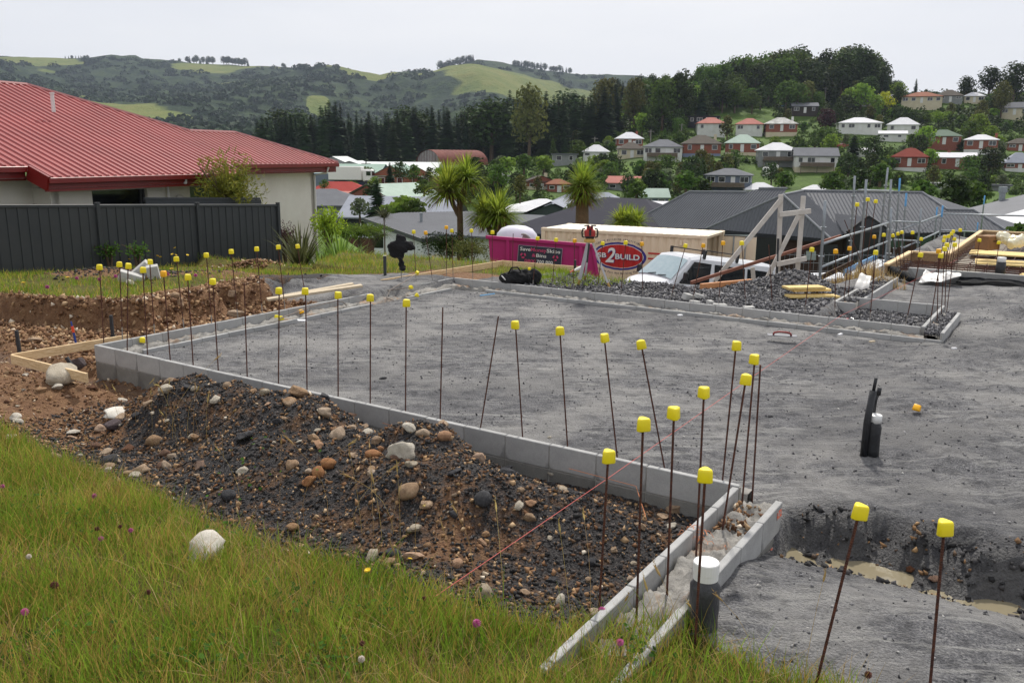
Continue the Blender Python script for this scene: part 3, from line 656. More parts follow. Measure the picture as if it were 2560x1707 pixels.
# ================================================================== RED-ROOFED HOUSE, FENCE
HE = Vector((.39, .92, 0)).normalized(); HF = Vector((.92, -.39, 0)).normalized()   # along the eave, down the slope
HO = Vector((-7.32, 24, 0)); TPH = .40; ZE = 1.82
def HP(t, w, z=None):                       # t along eave, w metres inward from main eave line
    p = HO + HE * t - HF * w; p.z = (ZE + TPH * w) if z is None else z; return p
WHITEW = M('white_plaster', 'dedbd2', 'd2cec4', .9, scale=1.2, bump=.15, bs=90)
def redroof():
    t = NT('red_ribbed_steel'); n = t.noise(.9, 4, .6)
    return t.done(t.ramp(n, [(.3, '882f2d'), (.7, '9a3c39')]), .38, .0, .5)
RED = redroof(); REDF = M('red_fascia', '7d1d1a', '6f1815', .4, scale=2)
GLASSD = M('dark_window_glass', '0c0f12', '14181c', .08, spec=.8, scale=1)
ALU = M('grey_aluminium', '8f918f', '9c9d9b', .45, scale=3); PVC = M('white_pvc', 'dddcda', 'd0cfcc', .4, scale=3)
rh = thing('red_roofed_house', HP(0, 3, -.9), 0, 'white plastered house with a red ribbed steel roof behind the dark fence', 'house')
rl = rh.location.copy()
def hb(name, m, mats, smooth=False, par=None):
    m.v = [tuple(Vector(p) - rl) for p in m.v]; return m.build(name, mats, par or rh, smooth)
def hbs(par, name, m, mats): 
    m.v = [tuple(Vector(p) - rl) for p in m.v]; return m.build(name, mats, par)
# roof: visible slope with standing ribs, plus the slopes behind
def ribbed(m, poly2, zfun, pitch=.2, hgt=.035, width=.045, org=HO, e=HE, f=HF):
    """ribs running down the slope, clipped to a polygon given as (t,w) pairs"""
    ts = [p[0] for p in poly2]; t = math.floor(min(ts) / pitch) * pitch
    while t < max(ts):
        xs_ = []
        n = len(poly2)
        for i in range(n):
            (t0, w0), (t1, w1) = poly2[i], poly2[(i + 1) % n]
            if (t0 - t) * (t1 - t) < 0: xs_.append(w0 + (w1 - w0) * (t - t0) / (t1 - t0))
        xs_.sort()
        for a, b in zip(xs_[::2], xs_[1::2]):
            if b - a < .05: continue
            q = []
            for w in (a, b):
                for dt, dh in ((-width, .002), (-width * .45, hgt), (width * .45, hgt), (width, .002)):
                    p = org + e * (t + dt) - f * w; p.z = zfun(w) + dh; q.append(p)
            m.add(q, [(0, 1, 5, 4), (1, 2, 6, 5), (2, 3, 7, 6), (0, 3, 2, 1)])
        t += pitch
R2w, R1w = 2.2, 5.0; C2t = 4.35; R2t = C2t - R2w
h1 = lambda w: 2.45 - w                      # hip of the main block: t as a function of w
poly = [(-16, 0), (-6.7, 0), (-6.7, -.55), (-.85, -.55), (-.85, 0), (C2t, 0), (R2t, R2w), (h1(R2w), R2w), (h1(R1w), R1w), (-16, R1w)]
m = MB(); pts = [HP(t, w) for t, w in poly]
def tri_roof(m, quads):
    for q in quads: m.poly([HP(t, w) for t, w in q])
tri_roof(m, [[(-16, 0), (h1(0), 0), (h1(R1w), R1w), (-16, R1w)], [(-6.7, -.55), (-.85, -.55), (-.85, 0), (-6.7, 0)], [(h1(0), 0), (C2t, 0), (R2t, R2w), (h1(R2w), R2w)]])
# far slopes
def HB(t, w, z): return HP(t, w, z)
zr1 = ZE + TPH * R1w; zr2 = ZE + TPH * R2w
m.poly([HP(h1(R1w), R1w), HP(h1(0), 0), HP(h1(0), 10, ZE)]); m.poly([HP(-16, R1w), HP(h1(R1w), R1w), HP(h1(0), 10, ZE), HP(-16, 10, ZE)])
m.poly([HP(R2t, R2w), HP(C2t, 0), HP(C2t, 2 * R2w, ZE)]); m.poly([HP(h1(R2w) - .0, R2w), HP(R2t, R2w), HP(C2t, 2 * R2w, ZE), HP(h1(R2w), 2 * R2w, ZE)])
ribbed(m, poly, lambda w: ZE + TPH * w)
roof = hb('roof', m, RED)
m = MB()
def flash(a, b, r=.05): m.tube([a + Vector((0, 0, .02)), b + Vector((0, 0, .02))], r, 6)
flash(HP(-16, R1w), HP(h1(R1w), R1w)); flash(HP(h1(R1w), R1w), HP(h1(R2w), R2w)); flash(HP(h1(R2w), R2w), HP(R2t, R2w)); flash(HP(R2t, R2w), HP(C2t, 0))
hbs(roof, 'ridge_capping', m, M('pinkish_ridge_steel', 'b07a78', 'a56e6c', .4, scale=2))
for a, b in (((-16, 0), (-6.7, 0)), ((-6.7, 0), (-6.7, -.55)), ((-6.7, -.55), (-.85, -.55)), ((-.85, -.55), (-.85, 0)), ((-.85, 0), (C2t, 0)), ((C2t, 0), (C2t, 4.4))):
    m = MB(); za = min(ZE, ZE + TPH * a[1], ZE + TPH * b[1])
    if a[1] != b[1] and a[1] <= 0 and b[1] <= 0:
        m.beam(HP(*a) + Vector((0, 0, -.12)), HP(*b) + Vector((0, 0, -.12)), .06, .3)
    else: m.beam(HP(*a, za - .06), HP(*b, za - .06), .10, .12, bv=.01)
    hb('gutter', m, REDF)
    if a[1] != b[1] and b[1] <= 0: continue
    m = MB(); k = .10
    m.beam(HP(a[0], a[1] + k, za - .2), HP(b[0], b[1] + k, za - .2), .03, .17); hb('fascia', m, REDF)
def wallp(t0, t1, w, z0=-3.2, z1=None, th=.2, name='wall'):
    m = MB(); z1 = z1 or ZE - .22
    m.beam(HP(t0, w + th / 2, (z0 + z1) / 2), HP(t1, w + th / 2, (z0 + z1) / 2), th, z1 - z0); return hb(name, m, WHITEW)
wallp(-16, -6.2, .55); wallp(-.95, C2t - .55, .55); wb = [(-6.2, -5.17), (-3.59, -2.2), (-.95, -.94)]
wallp(-6.2, -5.17, .02, z1=ZE - .42); wallp(-3.59, -2.2, .02, z1=ZE - .42)
for t0, t1 in ((-5.17, -3.59), (-2.2, -.96)):
    m = MB(); m.beam(HP(t0, .12, ZE - .485), HP(t1, .12, ZE - .485), .2, .13); hb('wall', m, WHITEW)
    m = MB(); m.beam(HP(t0, .12, -.9), HP(t1, .12, -.9), .2, 1.0); hb('wall', m, WHITEW)
    wnd = MB(); wnd.beam(HP(t0 + .04, .14, .45), HP(t1 - .04, .14, .45), .02, 1.72); wo_ = hb('window', wnd, GLASSD)
    m = MB()
    for z in (1.29, -.37): m.beam(HP(t0, .13, z), HP(t1, .13, z), .06, .06)
    for t in (t0 + .03, t1 - .03, t1 - .12): m.beam(HP(t, .13, -.4), HP(t, .13, 1.3), .06, .06, up=HE)
    hbs(wo_, 'frame', m, M('bronze_window_frame', '2a2c2e', '333537', .5))
m = MB(); m.beam(HP(-6.1, .3, 0), HP(-6.1, .55, 0), .2, 0.01)
for t, w0, w1 in ((-6.12, .02, .6), (-1.05, .02, .6)):
    m = MB(); m.beam(HP(t, w0, .12), HP(t, w1, .12), .2, 3.1, up=(0, 0, 1)); hb('wall', m, WHITEW)
m = MB(); m.beam(HP(C2t - .65, .55, -.8), HP(C2t - .65, 3.9, -.8), .2, 4.8); hb('wall', m, WHITEW)
m = MB(); m.poly([HP(-16, 0, ZE - .24), HP(C2t, 0, ZE - .24), HP(C2t, .7, ZE - .24), HP(-16, .7, ZE - .24)]); hb('soffit', m, WHITEW)
m = MB(); m.poly([HP(-6.7, -.5, ZE - .44), HP(-.85, -.5, ZE - .44), HP(-.85, .3, ZE - .44), HP(-6.7, .3, ZE - .44)]); hb('soffit', m, WHITEW)
# sliding door at far left
m = MB(); m.beam(HP(-9.8, .52, .3), HP(-7.35, .52, .3), .03, 2.1); dr = hb('door', m, GLASSD)
m = MB()
for z in (1.35, -.75): m.beam(HP(-9.8, .5, z), HP(-7.3, .5, z), .08, .1)
for t in (-9.8, -8.6, -7.35, -7.5): m.beam(HP(t, .5, -.7), HP(t, .5, 1.36), .08, .09, up=HE)
hbs(dr, 'frame', m, ALU)
def pipe(pts): m = MB(); m.tube(pts, .035, 8); return hb('downpipe', m, PVC)
pipe([HP(-2.85, -.5, ZE - .3), HP(-2.85, -.5, ZE - .42), HP(-3.02, -.08, ZE - .52), HP(-3.02, -.08, -1.2)])
pipe([HP(C2t - .5, .02, ZE - .12), HP(C2t - .5, .1, ZE - .3), HP(C2t - .6, .5, ZE - .38), HP(C2t - .6, .5, -1.4)])
m = MB(); c = HP(-2.62, -.03, .98)
Mx = Matrix.Translation(c) @ HF.to_track_quat('Z', 'Y').to_matrix().to_4x4()
m.lathe([(.12, 0), (.12, .03), (.10, .04), (.085, .1), (.04, .14), (.005, .15)], 16, M=Mx); hb('wall_lamp', m, M('pale_lamp_glass', 'c9c6bd', 'b5b2a8', .3), True)
vp = P(133, 268, 3.0); m = MB(); q = HP(-3.9, 3.0); q = D(133, 268, 21.4); q.z = q.z - .12
m.tube([q, q + Vector((0, 0, .42))], .045, 10); m.tube([q + Vector((0, 0, .42)), q + Vector((0, 0, .46))], .055, 10); hb('roof_vent', m, PVC)

# --- steel panel fence
FE = Vector((.53, .85, 0)).normalized(); FN = Vector((.85, -.53, 0)).normalized(); F0 = Vector((-8.29, 17.2, 0))
fn = thing('panel_fence', F0, 0, 'charcoal steel panel fence along the lawn before the red-roofed house', 'fence')
CHAR = M('charcoal_steel', '3b3e40', '33373a', .42, scale=1.5, spec=.4, bump=.05)
def fz(t): return 1.10 - .042 * t
def fbuild(name, m):
    m.v = [tuple(Vector(p) - F0) for p in m.v]; return m.build(name, CHAR, fn)
for t0, t1 in ((-7.11, -4.74), (-4.74, -2.37), (-2.37, 0), (0, 2.37), (2.37, 4.70)):
    nsh = 6; w = (t1 - t0) / nsh
    for k in range(nsh):
        m = MB(); a0 = t0 + k * w; prof = [(0, 0), (.008, .02), (.05, .02), (.06, 0), (.19, 0), (.2, .02), (.24, .02), (.25, 0), (w, 0)]
        vs = []
        for s, d in prof:
            p = F0 + FE * (a0 + s) + FN * d
            for z in (-1.3, fz(a0 + s) - .05): vs.append((p.x, p.y, z))
        m.add(vs, [(2 * i, 2 * i + 2, 2 * i + 3, 2 * i + 1) for i in range(len(prof) - 1)]); fbuild('panel', m)
    m = MB(); m.beam(F0 + FE * t0 + Vector((0, 0, fz(t0) - .03)), F0 + FE * t1 + Vector((0, 0, fz(t1) - .03)), .06, .06, bv=.006); fbuild('top_rail', m)
    m = MB(); m.beam(F0 + FE * t0 + Vector((0, 0, fz(t0) - 1.5)), F0 + FE * t1 + Vector((0, 0, fz(t1) - 1.5)), .06, .06); fbuild('bottom_rail', m)
for t in (-4.74, -2.37, 0, 2.37, 4.73):
    p = F0 + FE * t + FN * .02; m = MB(); m.beam((p.x, p.y, -1.4), (p.x, p.y, fz(t) + .02), .075, .075, up=FE, bv=.006); fbuild('post', m)
    m = MB(); m.box((p.x, p.y, fz(t) + .03), (.09, .09, .02), M=None); fbuild('post_cap', m)
# return of another fence behind
q0 = F0 + FE * 1.7 - FN * .9; q1 = F0 + FE * 4.9 - FN * .8; m = MB(); m.beam(q0 + Vector((0, 0, .25)), q1 + Vector((0, 0, .12)), .03, 1.7); m.beam(q0 + Vector((0, 0, 1.12)), q1 + Vector((0, 0, 1.0)), .06, .05)
o = m.build('garden_screen', CHAR); props(o, 'dark screen whose top edge shows just above the charcoal fence', 'screen')

# ================================================================== TIMBER SETTING-OUT BOARDS, PLANKS
def woodmat(name, a, b, c, sc=6):
    t = NT(name); v = t.mapping((sc, sc * 9, sc * 9)); n = t.noise(2.0, 5, .65, vec=v, dist=.6)
    col = t.ramp(n, [(.3, a), (.5, b), (.7, c)]); t.bump(n, .25, .004); return t.done(t.hsv(col, v=t.math('MULTIPLY_ADD', t.rand(), .2, .9)), .8)
PINE = woodmat('pale_pine', 'b3936a', 'd6b98e', 'e6cfa9'); PINEY = woodmat('yellow_pine', 'bd9c5a', 'dcc07c', 'ead598')
GREYW = woodmat('weathered_pine', '9a8d79', 'b8a990', 'cbbfa8'); BLACKS = M('black_stake', '26272a', '33353a', .7, scale=8)
WHW = M('whitewashed_timber', 'cfcac4', 'b9b2aa', .8, scale=5, bump=.2); REDW = M('red_primed_timber', '8a5a48', '75493b', .8, scale=8)
def board(name, a, b, w, h, mat, label, cat='timber board', group=None, parent=None, up=(0, 0, 1)):
    a, b = Vector(a), Vector(b); d = (b - a); L = d.length; dn = d.normalized()
    sd = dn.cross(Vector(up)).normalized(); u2 = sd.cross(dn)
    R = Matrix((dn, sd, u2)).transposed().to_4x4(); R.translation = (a + b) / 2
    o = MB().box((0, 0, 0), (L, w, h), b=min(w, h) * .08).build(name, mat); o.matrix_world = R
    if parent: o.parent = parent; o.matrix_parent_inverse = Matrix()
    else: props(o, label, cat, group)
    return o
# near-left profile
pf = thing('profile_frame', S(-.5, -.6, -.3), 0, 'timber setting-out boards around the near left wall corner', 'profile frame'); 
def sub(par, name, a, b, w, h, mat, up=(0, 0, 1)):
    o = par.location; return board(name, Vector(a) - o, Vector(b) - o, w, h, mat, None, parent=par, up=up)
a = P(28, 885, -.02); b = P(322, 836, -.02); c2 = P(218, 945, -.08)
sub(pf, 'board', a + Vector((0, 0, -.05)), b + Vector((0, 0, -.05)), .025, .10, PINE)
sub(pf, 'board', a + Vector((.02, -.03, -.05)), c2 + Vector((0, 0, -.0)), .025, .10, PINE)
for q in ((47, 868, 41, 826), (282, 838, 277, 788), (178, 912, 166, 893)):
    p = P(q[0], q[1], -.15); p2 = D(q[2], q[3], p.y); d = (p2 - p)
    sub(pf, 'stake', p - d * .4, p2, .035, .035, BLACKS, up=(0, 1, 0))
# back profile
pb = thing('profile_frame', P(960, 705, -.1), 0, 'long pine setting-out boards on stakes in front of the pink skip', 'profile frame')
a, b, c2 = P(952, 702, -.0), P(1258, 652, .02), P(1455, 668, .02)
sub(pb, 'board', a + Vector((0, 0, -.04)), b + Vector((0, 0, -.05)), .025, .12, PINE)
sub(pb, 'board', b + Vector((0, -.03, -.05)), c2 + Vector((0, 0, -.05)), .025, .12, PINE)
for q in ((1249, 662, 1247, 652), (1440, 690, 1438, 650)):
    p = P(q[0], q[1], -.1); p2 = D(q[2], q[3], p.y); d = p2 - p; sub(pb, 'stake', p - Vector((0, 0, .3)), p2, .04, .04, BLACKS, up=(0, 1, 0))
# plank spanning the gravel by the side wall
a, b = P(668, 752, -.02), P(905, 717, .12)
pk = thing('scaffold_plank', a, 0, 'pale timber planks lying over the grey gravel beside the side wall', 'plank')
nrm = (b - a).cross(Vector((0, 0, 1))).normalized()
sub(pk, 'plank', a + Vector((0, 0, .02)), b + Vector((0, 0, .02)), .15, .035, GREYW); sub(pk, 'plank', a - nrm * .17 + Vector((.2, .1, .02)), b - nrm * .165 + Vector((-.1, 0, .02)), .15, .035, GREYW)
# plank pile on the crushed stone
pc = P(2060, 735, .0); pp = thing('plank_pile', pc, 0, 'pile of short yellow pine boards on the crushed stone by the recess', 'timber pile')
for i, (x0, x1, y0, z, mt) in enumerate(((1968, 2076, 745, .0, PINEY), (1985, 2092, 747, -.02, PINEY), (1975, 2068, 729, .08, PINEY), (1963, 2055, 724, .12, PINEY))):
    a, b = P(x0, y0, z), P(x1, y0 - 2, z)
    sub(pp, 'board', a + Vector((0, 0, .03 + .0 * i)), b + Vector((0, 0, .03)), .24 if i > 1 else .2, .035, mt)
board('primed_beam', P(1752, 716, .05), P(1878, 704, .05), .06, .09, M('orange_primed_timber', 'c98d5e', 'b57c50', .7, scale=9), 'orange-edged timber length lying on the crushed stone heap', 'timber')
# orange/blue marker peg on the cut bank
p = P(189, 854, -.22); pg = thing('marker_peg', p, (0, -.12, 0), 'slim orange and blue marker peg in the brown cut bank', 'peg')
m = MB(); m.tube([(0, 0, -.1), (0, 0, .12)], .014, 8); m.build('shaft', M('blue_plastic', '2b4a9a', '27458e', .4), pg)
m = MB(); m.tube([(0, 0, .12), (0, 0, .2)], .017, 8); m.build('collar', ORANGE, pg); m = MB(); m.tube([(0, 0, .2), (0, 0, .26)], .01, 8); m.build('tip', MATS['blue_plastic'], pg)

# ================================================================== STRING LINES
def string(pts, col, label, r=.0022):
    m = MB(); m.tube(pts, r, 5); o = m.build('string_line', M(col[0], col[1], col[1], .8)); props(o, label, 'string')
PINK = ('pink_string', 'c9665f'); ORS = ('orange_string', 'd98a5e')
string([P(1088, 1490, -.06), P(1520, 1195, .03), P(1905, 925, .05), P(2100, 790, .03), P(2395, 648, .1)], PINK, 'taut pink builder string crossing the whole slab to the formwork', .0021)
string([S(4.35, -.03, -.12), S(4.7, -.05, -.13), S(5.2, -.3, -.02), S(5.5, -.45, -.02)], ORS, 'slack orange string over the small spoil peak by the front wall')
string([S(6.2, -.05, -.13), S(6.75, -.06, -.14), S(7.05, -.45, -.28), S(7.3, -.7, -.3), S(7.42, -.78, 0.0)], ORS, 'slack orange string from the front wall down to the stub wall')
m = MB()
for k in range(26):
    t = random.random() * 6.28; p = S(7.45 + random.gauss(.05, .06), -.78 + random.gauss(0, .035), .015 - random.random() * .12); q = p + Vector((random.gauss(0, .05), random.gauss(0, .05), -.03)); m.tube([p, (p + q) / 2 + Vector((0, 0, .02)), q], .0018, 4)
o = m.build('string_tangle', MATS['orange_string']); props(o, 'tangled orange string looped over the stub wall', 'string', kind='stuff')

# ================================================================== PIPES
BLKP = M('black_plastic_wrap', '17181b', '212328', .45, scale=14, bump=.6, bs=30); WCAP = M('white_cap_plastic', 'e6e6e4', 'dcdcda', .4, scale=8)
p = P(1756, 1572, -.10); dp = thing('drain_pipe', p, 0, 'wide drain pipe wrapped in dark film with a white lid beside the stub wall', 'pipe')
GRYP = M('grey_film_wrap', '2c2d31', '46474c', .4, scale=10, bump=.7, bs=24)
m = MB(); m.lathe([(.082, -.1), (.082, .0), (.079, .06), (.083, .12), (.08, .2), (.081, .235), (.066, .25), (.063, .285)], 24); m.build('pipe', GRYP, dp, True)
m = MB(); m.lathe([(.068, .27), (.068, .30), (.0705, .302), (.0705, .352), (.067, .357), (.022, .358), (.02, .356), (.001, .356)], 28); o = m.build('lid', WCAP, dp, False)
dp.scale = (.88, .88, 1.0)
p = P(2170, 1128, -.1); sp = thing('service_pipes', p, 0, 'cluster of black wrapped service pipes with one white cap on the pad', 'pipe')
m = MB(); m.lathe([(.062, -.1), (.062, .02), (.06, .12), (.063, .2), (.05, .235), (.048, .25)], 18, c=(.02, 0, 0)); m.build('pipe', BLKP, sp, True)
m = MB(); m.lathe([(.052, .24), (.052, .295), (.048, .30), (.001, .30)], 20, c=(.028, 0, 0)); m.build('lid', WCAP, sp, True)
m = MB(); m.tube([(-.05, -.04, -.05), (-.045, -.035, .25), (-.02, -.03, .50)], .027, 10); m.build('sleeve', BLKP, sp, True)
m = MB(); m.tube([(-.02, -.03, .48), (-.012, -.03, .56), (-.008, -.03, .60)], .013, 8); m.build('cable_end', BLKP, sp, True)
m = MB(); m.tube([(.03, .06, 0), (.045, .06, .4), (.06, .055, .46)], .013, 8); m.tube([(.06, .055, .44), (.065, .055, .5)], .017, 8); m.build('conduit', BLKP, sp, True)
p = P(2497, 706, -.1); fp = thing('vent_pipe', p, 0, 'black pipe with white top standing before the rod mesh of the formwork', 'pipe')
m = MB(); m.lathe([(.085, -.1), (.085, .25), (.08, .38)], 18); m.build('pipe', BLKP, fp, True); m = MB(); m.lathe([(.075, .36), (.075, .46), (.07, .465), (.001, .465)], 18); m.build('lid', WCAP, fp, True)

# ================================================================== SMALL THINGS ON THE PAD
p = P(1955, 838, -.07); fl = thing('concrete_float', p, (.05, .02, -.16), 'steel finishing float with red handle lying on the pad', 'float')
MB().box((0, 0, 0), (.36, .11, .006)).build('blade', M('worn_steel', '5a5c63', '6c6d72', .45, .5, scale=20), fl)
m = MB(); m.tube([(-.11, -.02, .005), (-.1, -.02, .035), (-.04, -.02, .05), (.06, -.02, .045), (.1, -.02, .03), (.11, -.02, .005)], .013, 8); m.build('handle', M('red_handle', '8f3733', '7d2e2b', .5), fl, True)
p = P(2098, 806, -.06); bt = thing('drink_bottle', p, (1.2, .5, .9), 'dark cola bottle with a red label lying on the rear wall', 'bottle')
m = MB(); m.lathe([(.03, 0), (.034, .02), (.034, .06)], 12); m.lathe([(.034, .13), (.034, .16), (.014, .2), (.013, .22)], 12); m.build('body', M('dark_bottle', '161012', '201618', .15, spec=.6), bt, True)
m = MB(); m.lathe([(.035, .06), (.035, .13)], 12); m.build('label', M('red_bottle_label', 'a02a30', '8c2228', .5), bt, True); m = MB(); m.lathe([(.015, .215), (.015, .235)], 10); m.build('cap', BLKP, bt)
a, b = P(1200, 739, -.09), P(1237, 734, -.08); m = MB(); m.beam(a - a, b - a, .02, .012); o = m.build('blue_strip', M('light_blue_plastic', '5aa5d6', '4f9acb', .5), None, loc=a); props(o, 'pale blue plastic strip lying near the rear wall', 'strip')
p = P(1498, 744, -.08); o = MB().lathe([(.0, 0), (.035, .01), (.04, .03), (.03, .06), (.0, .07)], 10).build('string_reel', M('lime_plastic', '9fc43a', '8fb534', .5), None, True, loc=p, rot=(1.2, 0, .6)); props(o, 'lime green string reel lying on the rear wall infill', 'reel')
p = P(755, 802, -.09); o = MB().box((0, 0, .006), (.12, .07, .012)).build('white_offcut', M('white_board', 'e0e0e2', 'd4d4d8', .6), None, loc=p, rot=(.1, .1, .5)); props(o, 'white sheet offcut lying by the side wall', 'offcut')
p = P(2235, 886, -.09)
for (px, py, w, l, rz, nm) in ((2180, 856, .09, .03, .5, 'pale timber offcut lying before the rear wall'), (2385, 873, .06, .03, .1, 'small white offcut by the short right wall'), (1700, 790, .07, .05, .4, 'white concrete crumb by the rear wall'), (2100, 838, .1, .03, .8, 'flat pale stone chip before the rear wall')):
    p = P(px, py, -.085); o = MB().box((0, 0, .012), (w, l, .02), b=.004).build('offcut', GREYW if 'timber' in nm else MATS['white_board'], None, loc=p, rot=rz); props(o, nm, 'offcut')
# broken blocks
BRK = M('broken_block', 'a9a8a5', 'bdbcb8', .9, scale=12, bump=.4)
for (px, py, z, s, r, nm) in ((1718, 742, 0.02, (.2, .09, .10), (.3, .2, .9), 'broken block half on the crushed stone'), (1748, 741, .02, (.14, .09, .07), (.1, .3, .3), 'small block fragment beside a broken half block'), (1737, 755, 0, (.14, .1, .04), (0, .1, .2), 'flat white block shard on the rear wall edge'), (1775, 756, 0, (.1, .08, .06), (.2, .1, .6), 'upright white shard by the rear wall'), (1800, 762, 0, (.2, .1, .03), (0, .05, 0), 'long white shard on the rear wall edge'), (1872, 768, 0, (.16, .1, .025), (.05, 0, .2), 'white shard at the middle of the rear wall')):
    p = P(px, py, z); o = MB().box((0, 0, 0), s, b=.008).build('block_fragment', BRK, None, loc=p, rot=r); props(o, nm, 'block fragment')
for (px, py, d, s, r, nm) in ((328, 697, 14.0, (.39, .19, .19), (.1, .35, .4), 'grey block tilted on the dark heap by the boulder'), (352, 680, 14.3, (.39, .19, .19), (.2, -.7, .2), 'grey block leaning against another on the dark heap'), (385, 690, 14.2, (.19, .14, .36), (.2, -.15, .3), 'grey block standing on end on the dark heap')):
    p = D(px, py, d); o = MB().box((0, 0, 0), s, b=.008).build('loose_block', BRK, None, loc=p, rot=r); props(o, nm, 'concrete block')
# ================================================================== helpers for signs
def rayplane(px, py, p0, n):
    d = Vector(ray(px, py)); o = Vector((0, 0, EYE)); t = (p0 - o).dot(n) / d.dot(n); return o + d * t
def textmesh(s, size=1.0, bold=0.0, ext=.002, shear=0.0, align='LEFT'):
    c = bpy.data.curves.new('txt', 'FONT'); c.body = s; c.size = size; c.offset = bold; c.extrude = ext; c.shear = shear; c.align_x = align; c.resolution_u = 3
    o = bpy.data.objects.new('txt', c); COL.objects.link(o); dg = bpy.context.evaluated_depsgraph_get()
    me = bpy.data.meshes.new_from_object(o.evaluated_get(dg)); bpy.data.objects.remove(o); bpy.data.curves.remove(c); return me
def frame(o, ex, n):                            # matrix: local x along ex, local y up, local z out along n
    ex = ex.normalized(); n = n.normalized(); up = n.cross(ex)
    Mx = Matrix((ex, up, n)).transposed().to_4x4(); Mx.translation = o; return Mx
def text_on(par, name, s, Mx, x, y, width, mat, bold=0.0, shear=0.0, height=None, z=.004):
    me = textmesh(s, 1.0, bold, .0015, shear); me.materials.clear(); me.materials.append(mat)
    xs_ = [v.co.x for v in me.vertices]; w = max(xs_) - min(xs_); ys_ = [v.co.y for v in me.vertices]; k = width / w; ky = k if height is None else height / (max(ys_) - min(0, min(ys_)))
    for v in me.vertices: v.co = (v.co.x * k - min(xs_) * k, v.co.y * ky, v.co.z)
    o = ob(name, me, par); o.matrix_world = Mx @ Matrix.Translation((x, y, z)); o.matrix_world = par.matrix_world.inverted() @ o.matrix_world if par else o.matrix_world
    o.matrix_local = Mx_local(par, Mx @ Matrix.Translation((x, y, z))); return o
def Mx_local(par, Mw): return par_mw(par).inverted() @ Mw
def par_mw(par): 
    Mw = Matrix.LocRotScale(par.location, par.rotation_euler, par.scale)
    return Mw if par.parent is None else par_mw(par.parent) @ Mw
def rel(par, m): 
    iv = par_mw(par).inverted(); m.v = [tuple(iv @ Vector(p)) for p in m.v]; return m
def part(par, name, m, mat, smooth=False): return rel(par, m).build(name, mat, par, smooth)

# ================================================================== SHIPPING CONTAINER
ZC = -.45; ca = P(1353, 569, ZC); cb = P(1752.7, 589.3, ZC); ce = (cb - ca).normalized(); cb = ca + ce * 6.06
cn = Vector((ce.y, -ce.x, 0)); cn = cn if cn.y < 0 else -cn       # toward the viewer
HC = 2.59; WC = 2.44
CRM = M('cream_container_paint', 'e6d2b8', 'dcc6aa', .5, scale=1.1, spec=.4, bump=.08); CRMT = M('pale_container_roof', 'e6dfcf', 'dcd3c0', .55, scale=1.5)
DARKI = M('interior_shade_colour', '1c1d1f', '26272a', .8)  # near-black colour stands in for the shade inside openings
ct = thing('shipping_container', ca - Vector((0, 0, HC)) + ce * 3.03 - cn * 1.22, atan2(ce.y, ce.x), 'cream shipping container with an oval red and blue builder sign', 'container')
def CPt(s, d, z): return ca + ce * s - cn * d + Vector((0, 0, z))
def corr(s, pitch=.278, dep=.036):
    k = (s / pitch) % 1.0
    if k < .26: return 0.0
    if k < .5: return dep * (k - .26) / .24
    if k < .76: return dep
    return dep * (1 - (k - .76) / .24)
m = MB(); ss = sorted(set([.16] + [i * .278 + j * .278 for i in range(0, 22) for j in (0, .26, .5, .76) if .16 < i * .278 + j * .278 < 5.9] + [5.9]))
for side, dd in ((0, 1), (WC, -1)):
    vs = []
    for s in ss:
        q = side + dd * (.03 + corr(s))
        vs += [CPt(s, q, -.12), CPt(s, q, -HC + .16)]
    m.add(vs, [(2 * i, 2 * i + 1, 2 * i + 3, 2 * i + 2) for i in range(len(ss) - 1)])
part(ct, 'side_panel', m, CRM)
m = MB(); vs = []; tt = []
s = .1
while s < 5.96:
    for k in (0, .09, .12, .2, .23): tt.append((s + k, -.012 if k in (.12, .2) else .0))
    s += .29
for s, dz in tt: vs += [CPt(s, .05, dz - .004), CPt(s, WC - .05, dz - .004)]
m.add(vs, [(2 * i, 2 * i + 2, 2 * i + 3, 2 * i + 1) for i in range(len(tt) - 1)]); part(ct, 'roof', m, CRMT)
for s in (.08, 5.98):
    for d in (.08, WC - .08):
        m = MB(); m.beam(CPt(s, d, -.12), CPt(s, d, -HC + .12), .15, .15, up=ce); part(ct, 'corner_post', m, CRM)
        for z in (-.06, -HC + .06): m = MB(); m.beam(CPt(s - .088, d, z), CPt(s + .088, d, z), .17, .12, bv=.01); part(ct, 'corner_casting', m, CRM)
for d in (.03, WC - .03):
    for z in (-.06, -HC + .08): m = MB(); m.beam(CPt(.17, d, z), CPt(5.89, d, z), .06, .1); part(ct, 'rail', m, CRM)
m = MB(); m.beam(CPt(5.99, .17, -.06), CPt(5.99, WC - .17, -.06), .06, .12); m.beam(CPt(5.99, .17, -HC + .08), CPt(5.99, WC - .17, -HC + .08), .06, .12); part(ct, 'door_header', m, CRM)
m = MB(); m.quad(CPt(.05, .1, -.1), CPt(.05, WC - .1, -.1), CPt(.05, WC - .1, -HC), CPt(.05, .1, -HC)); part(ct, 'end_panel', m, CRM)
m = MB(); m.quad(CPt(.1, .1, -HC + .1), CPt(5.9, .1, -HC + .1), CPt(5.9, WC - .1, -HC + .1), CPt(.1, WC - .1, -HC + .1)); part(ct, 'floor', m, DARKI)
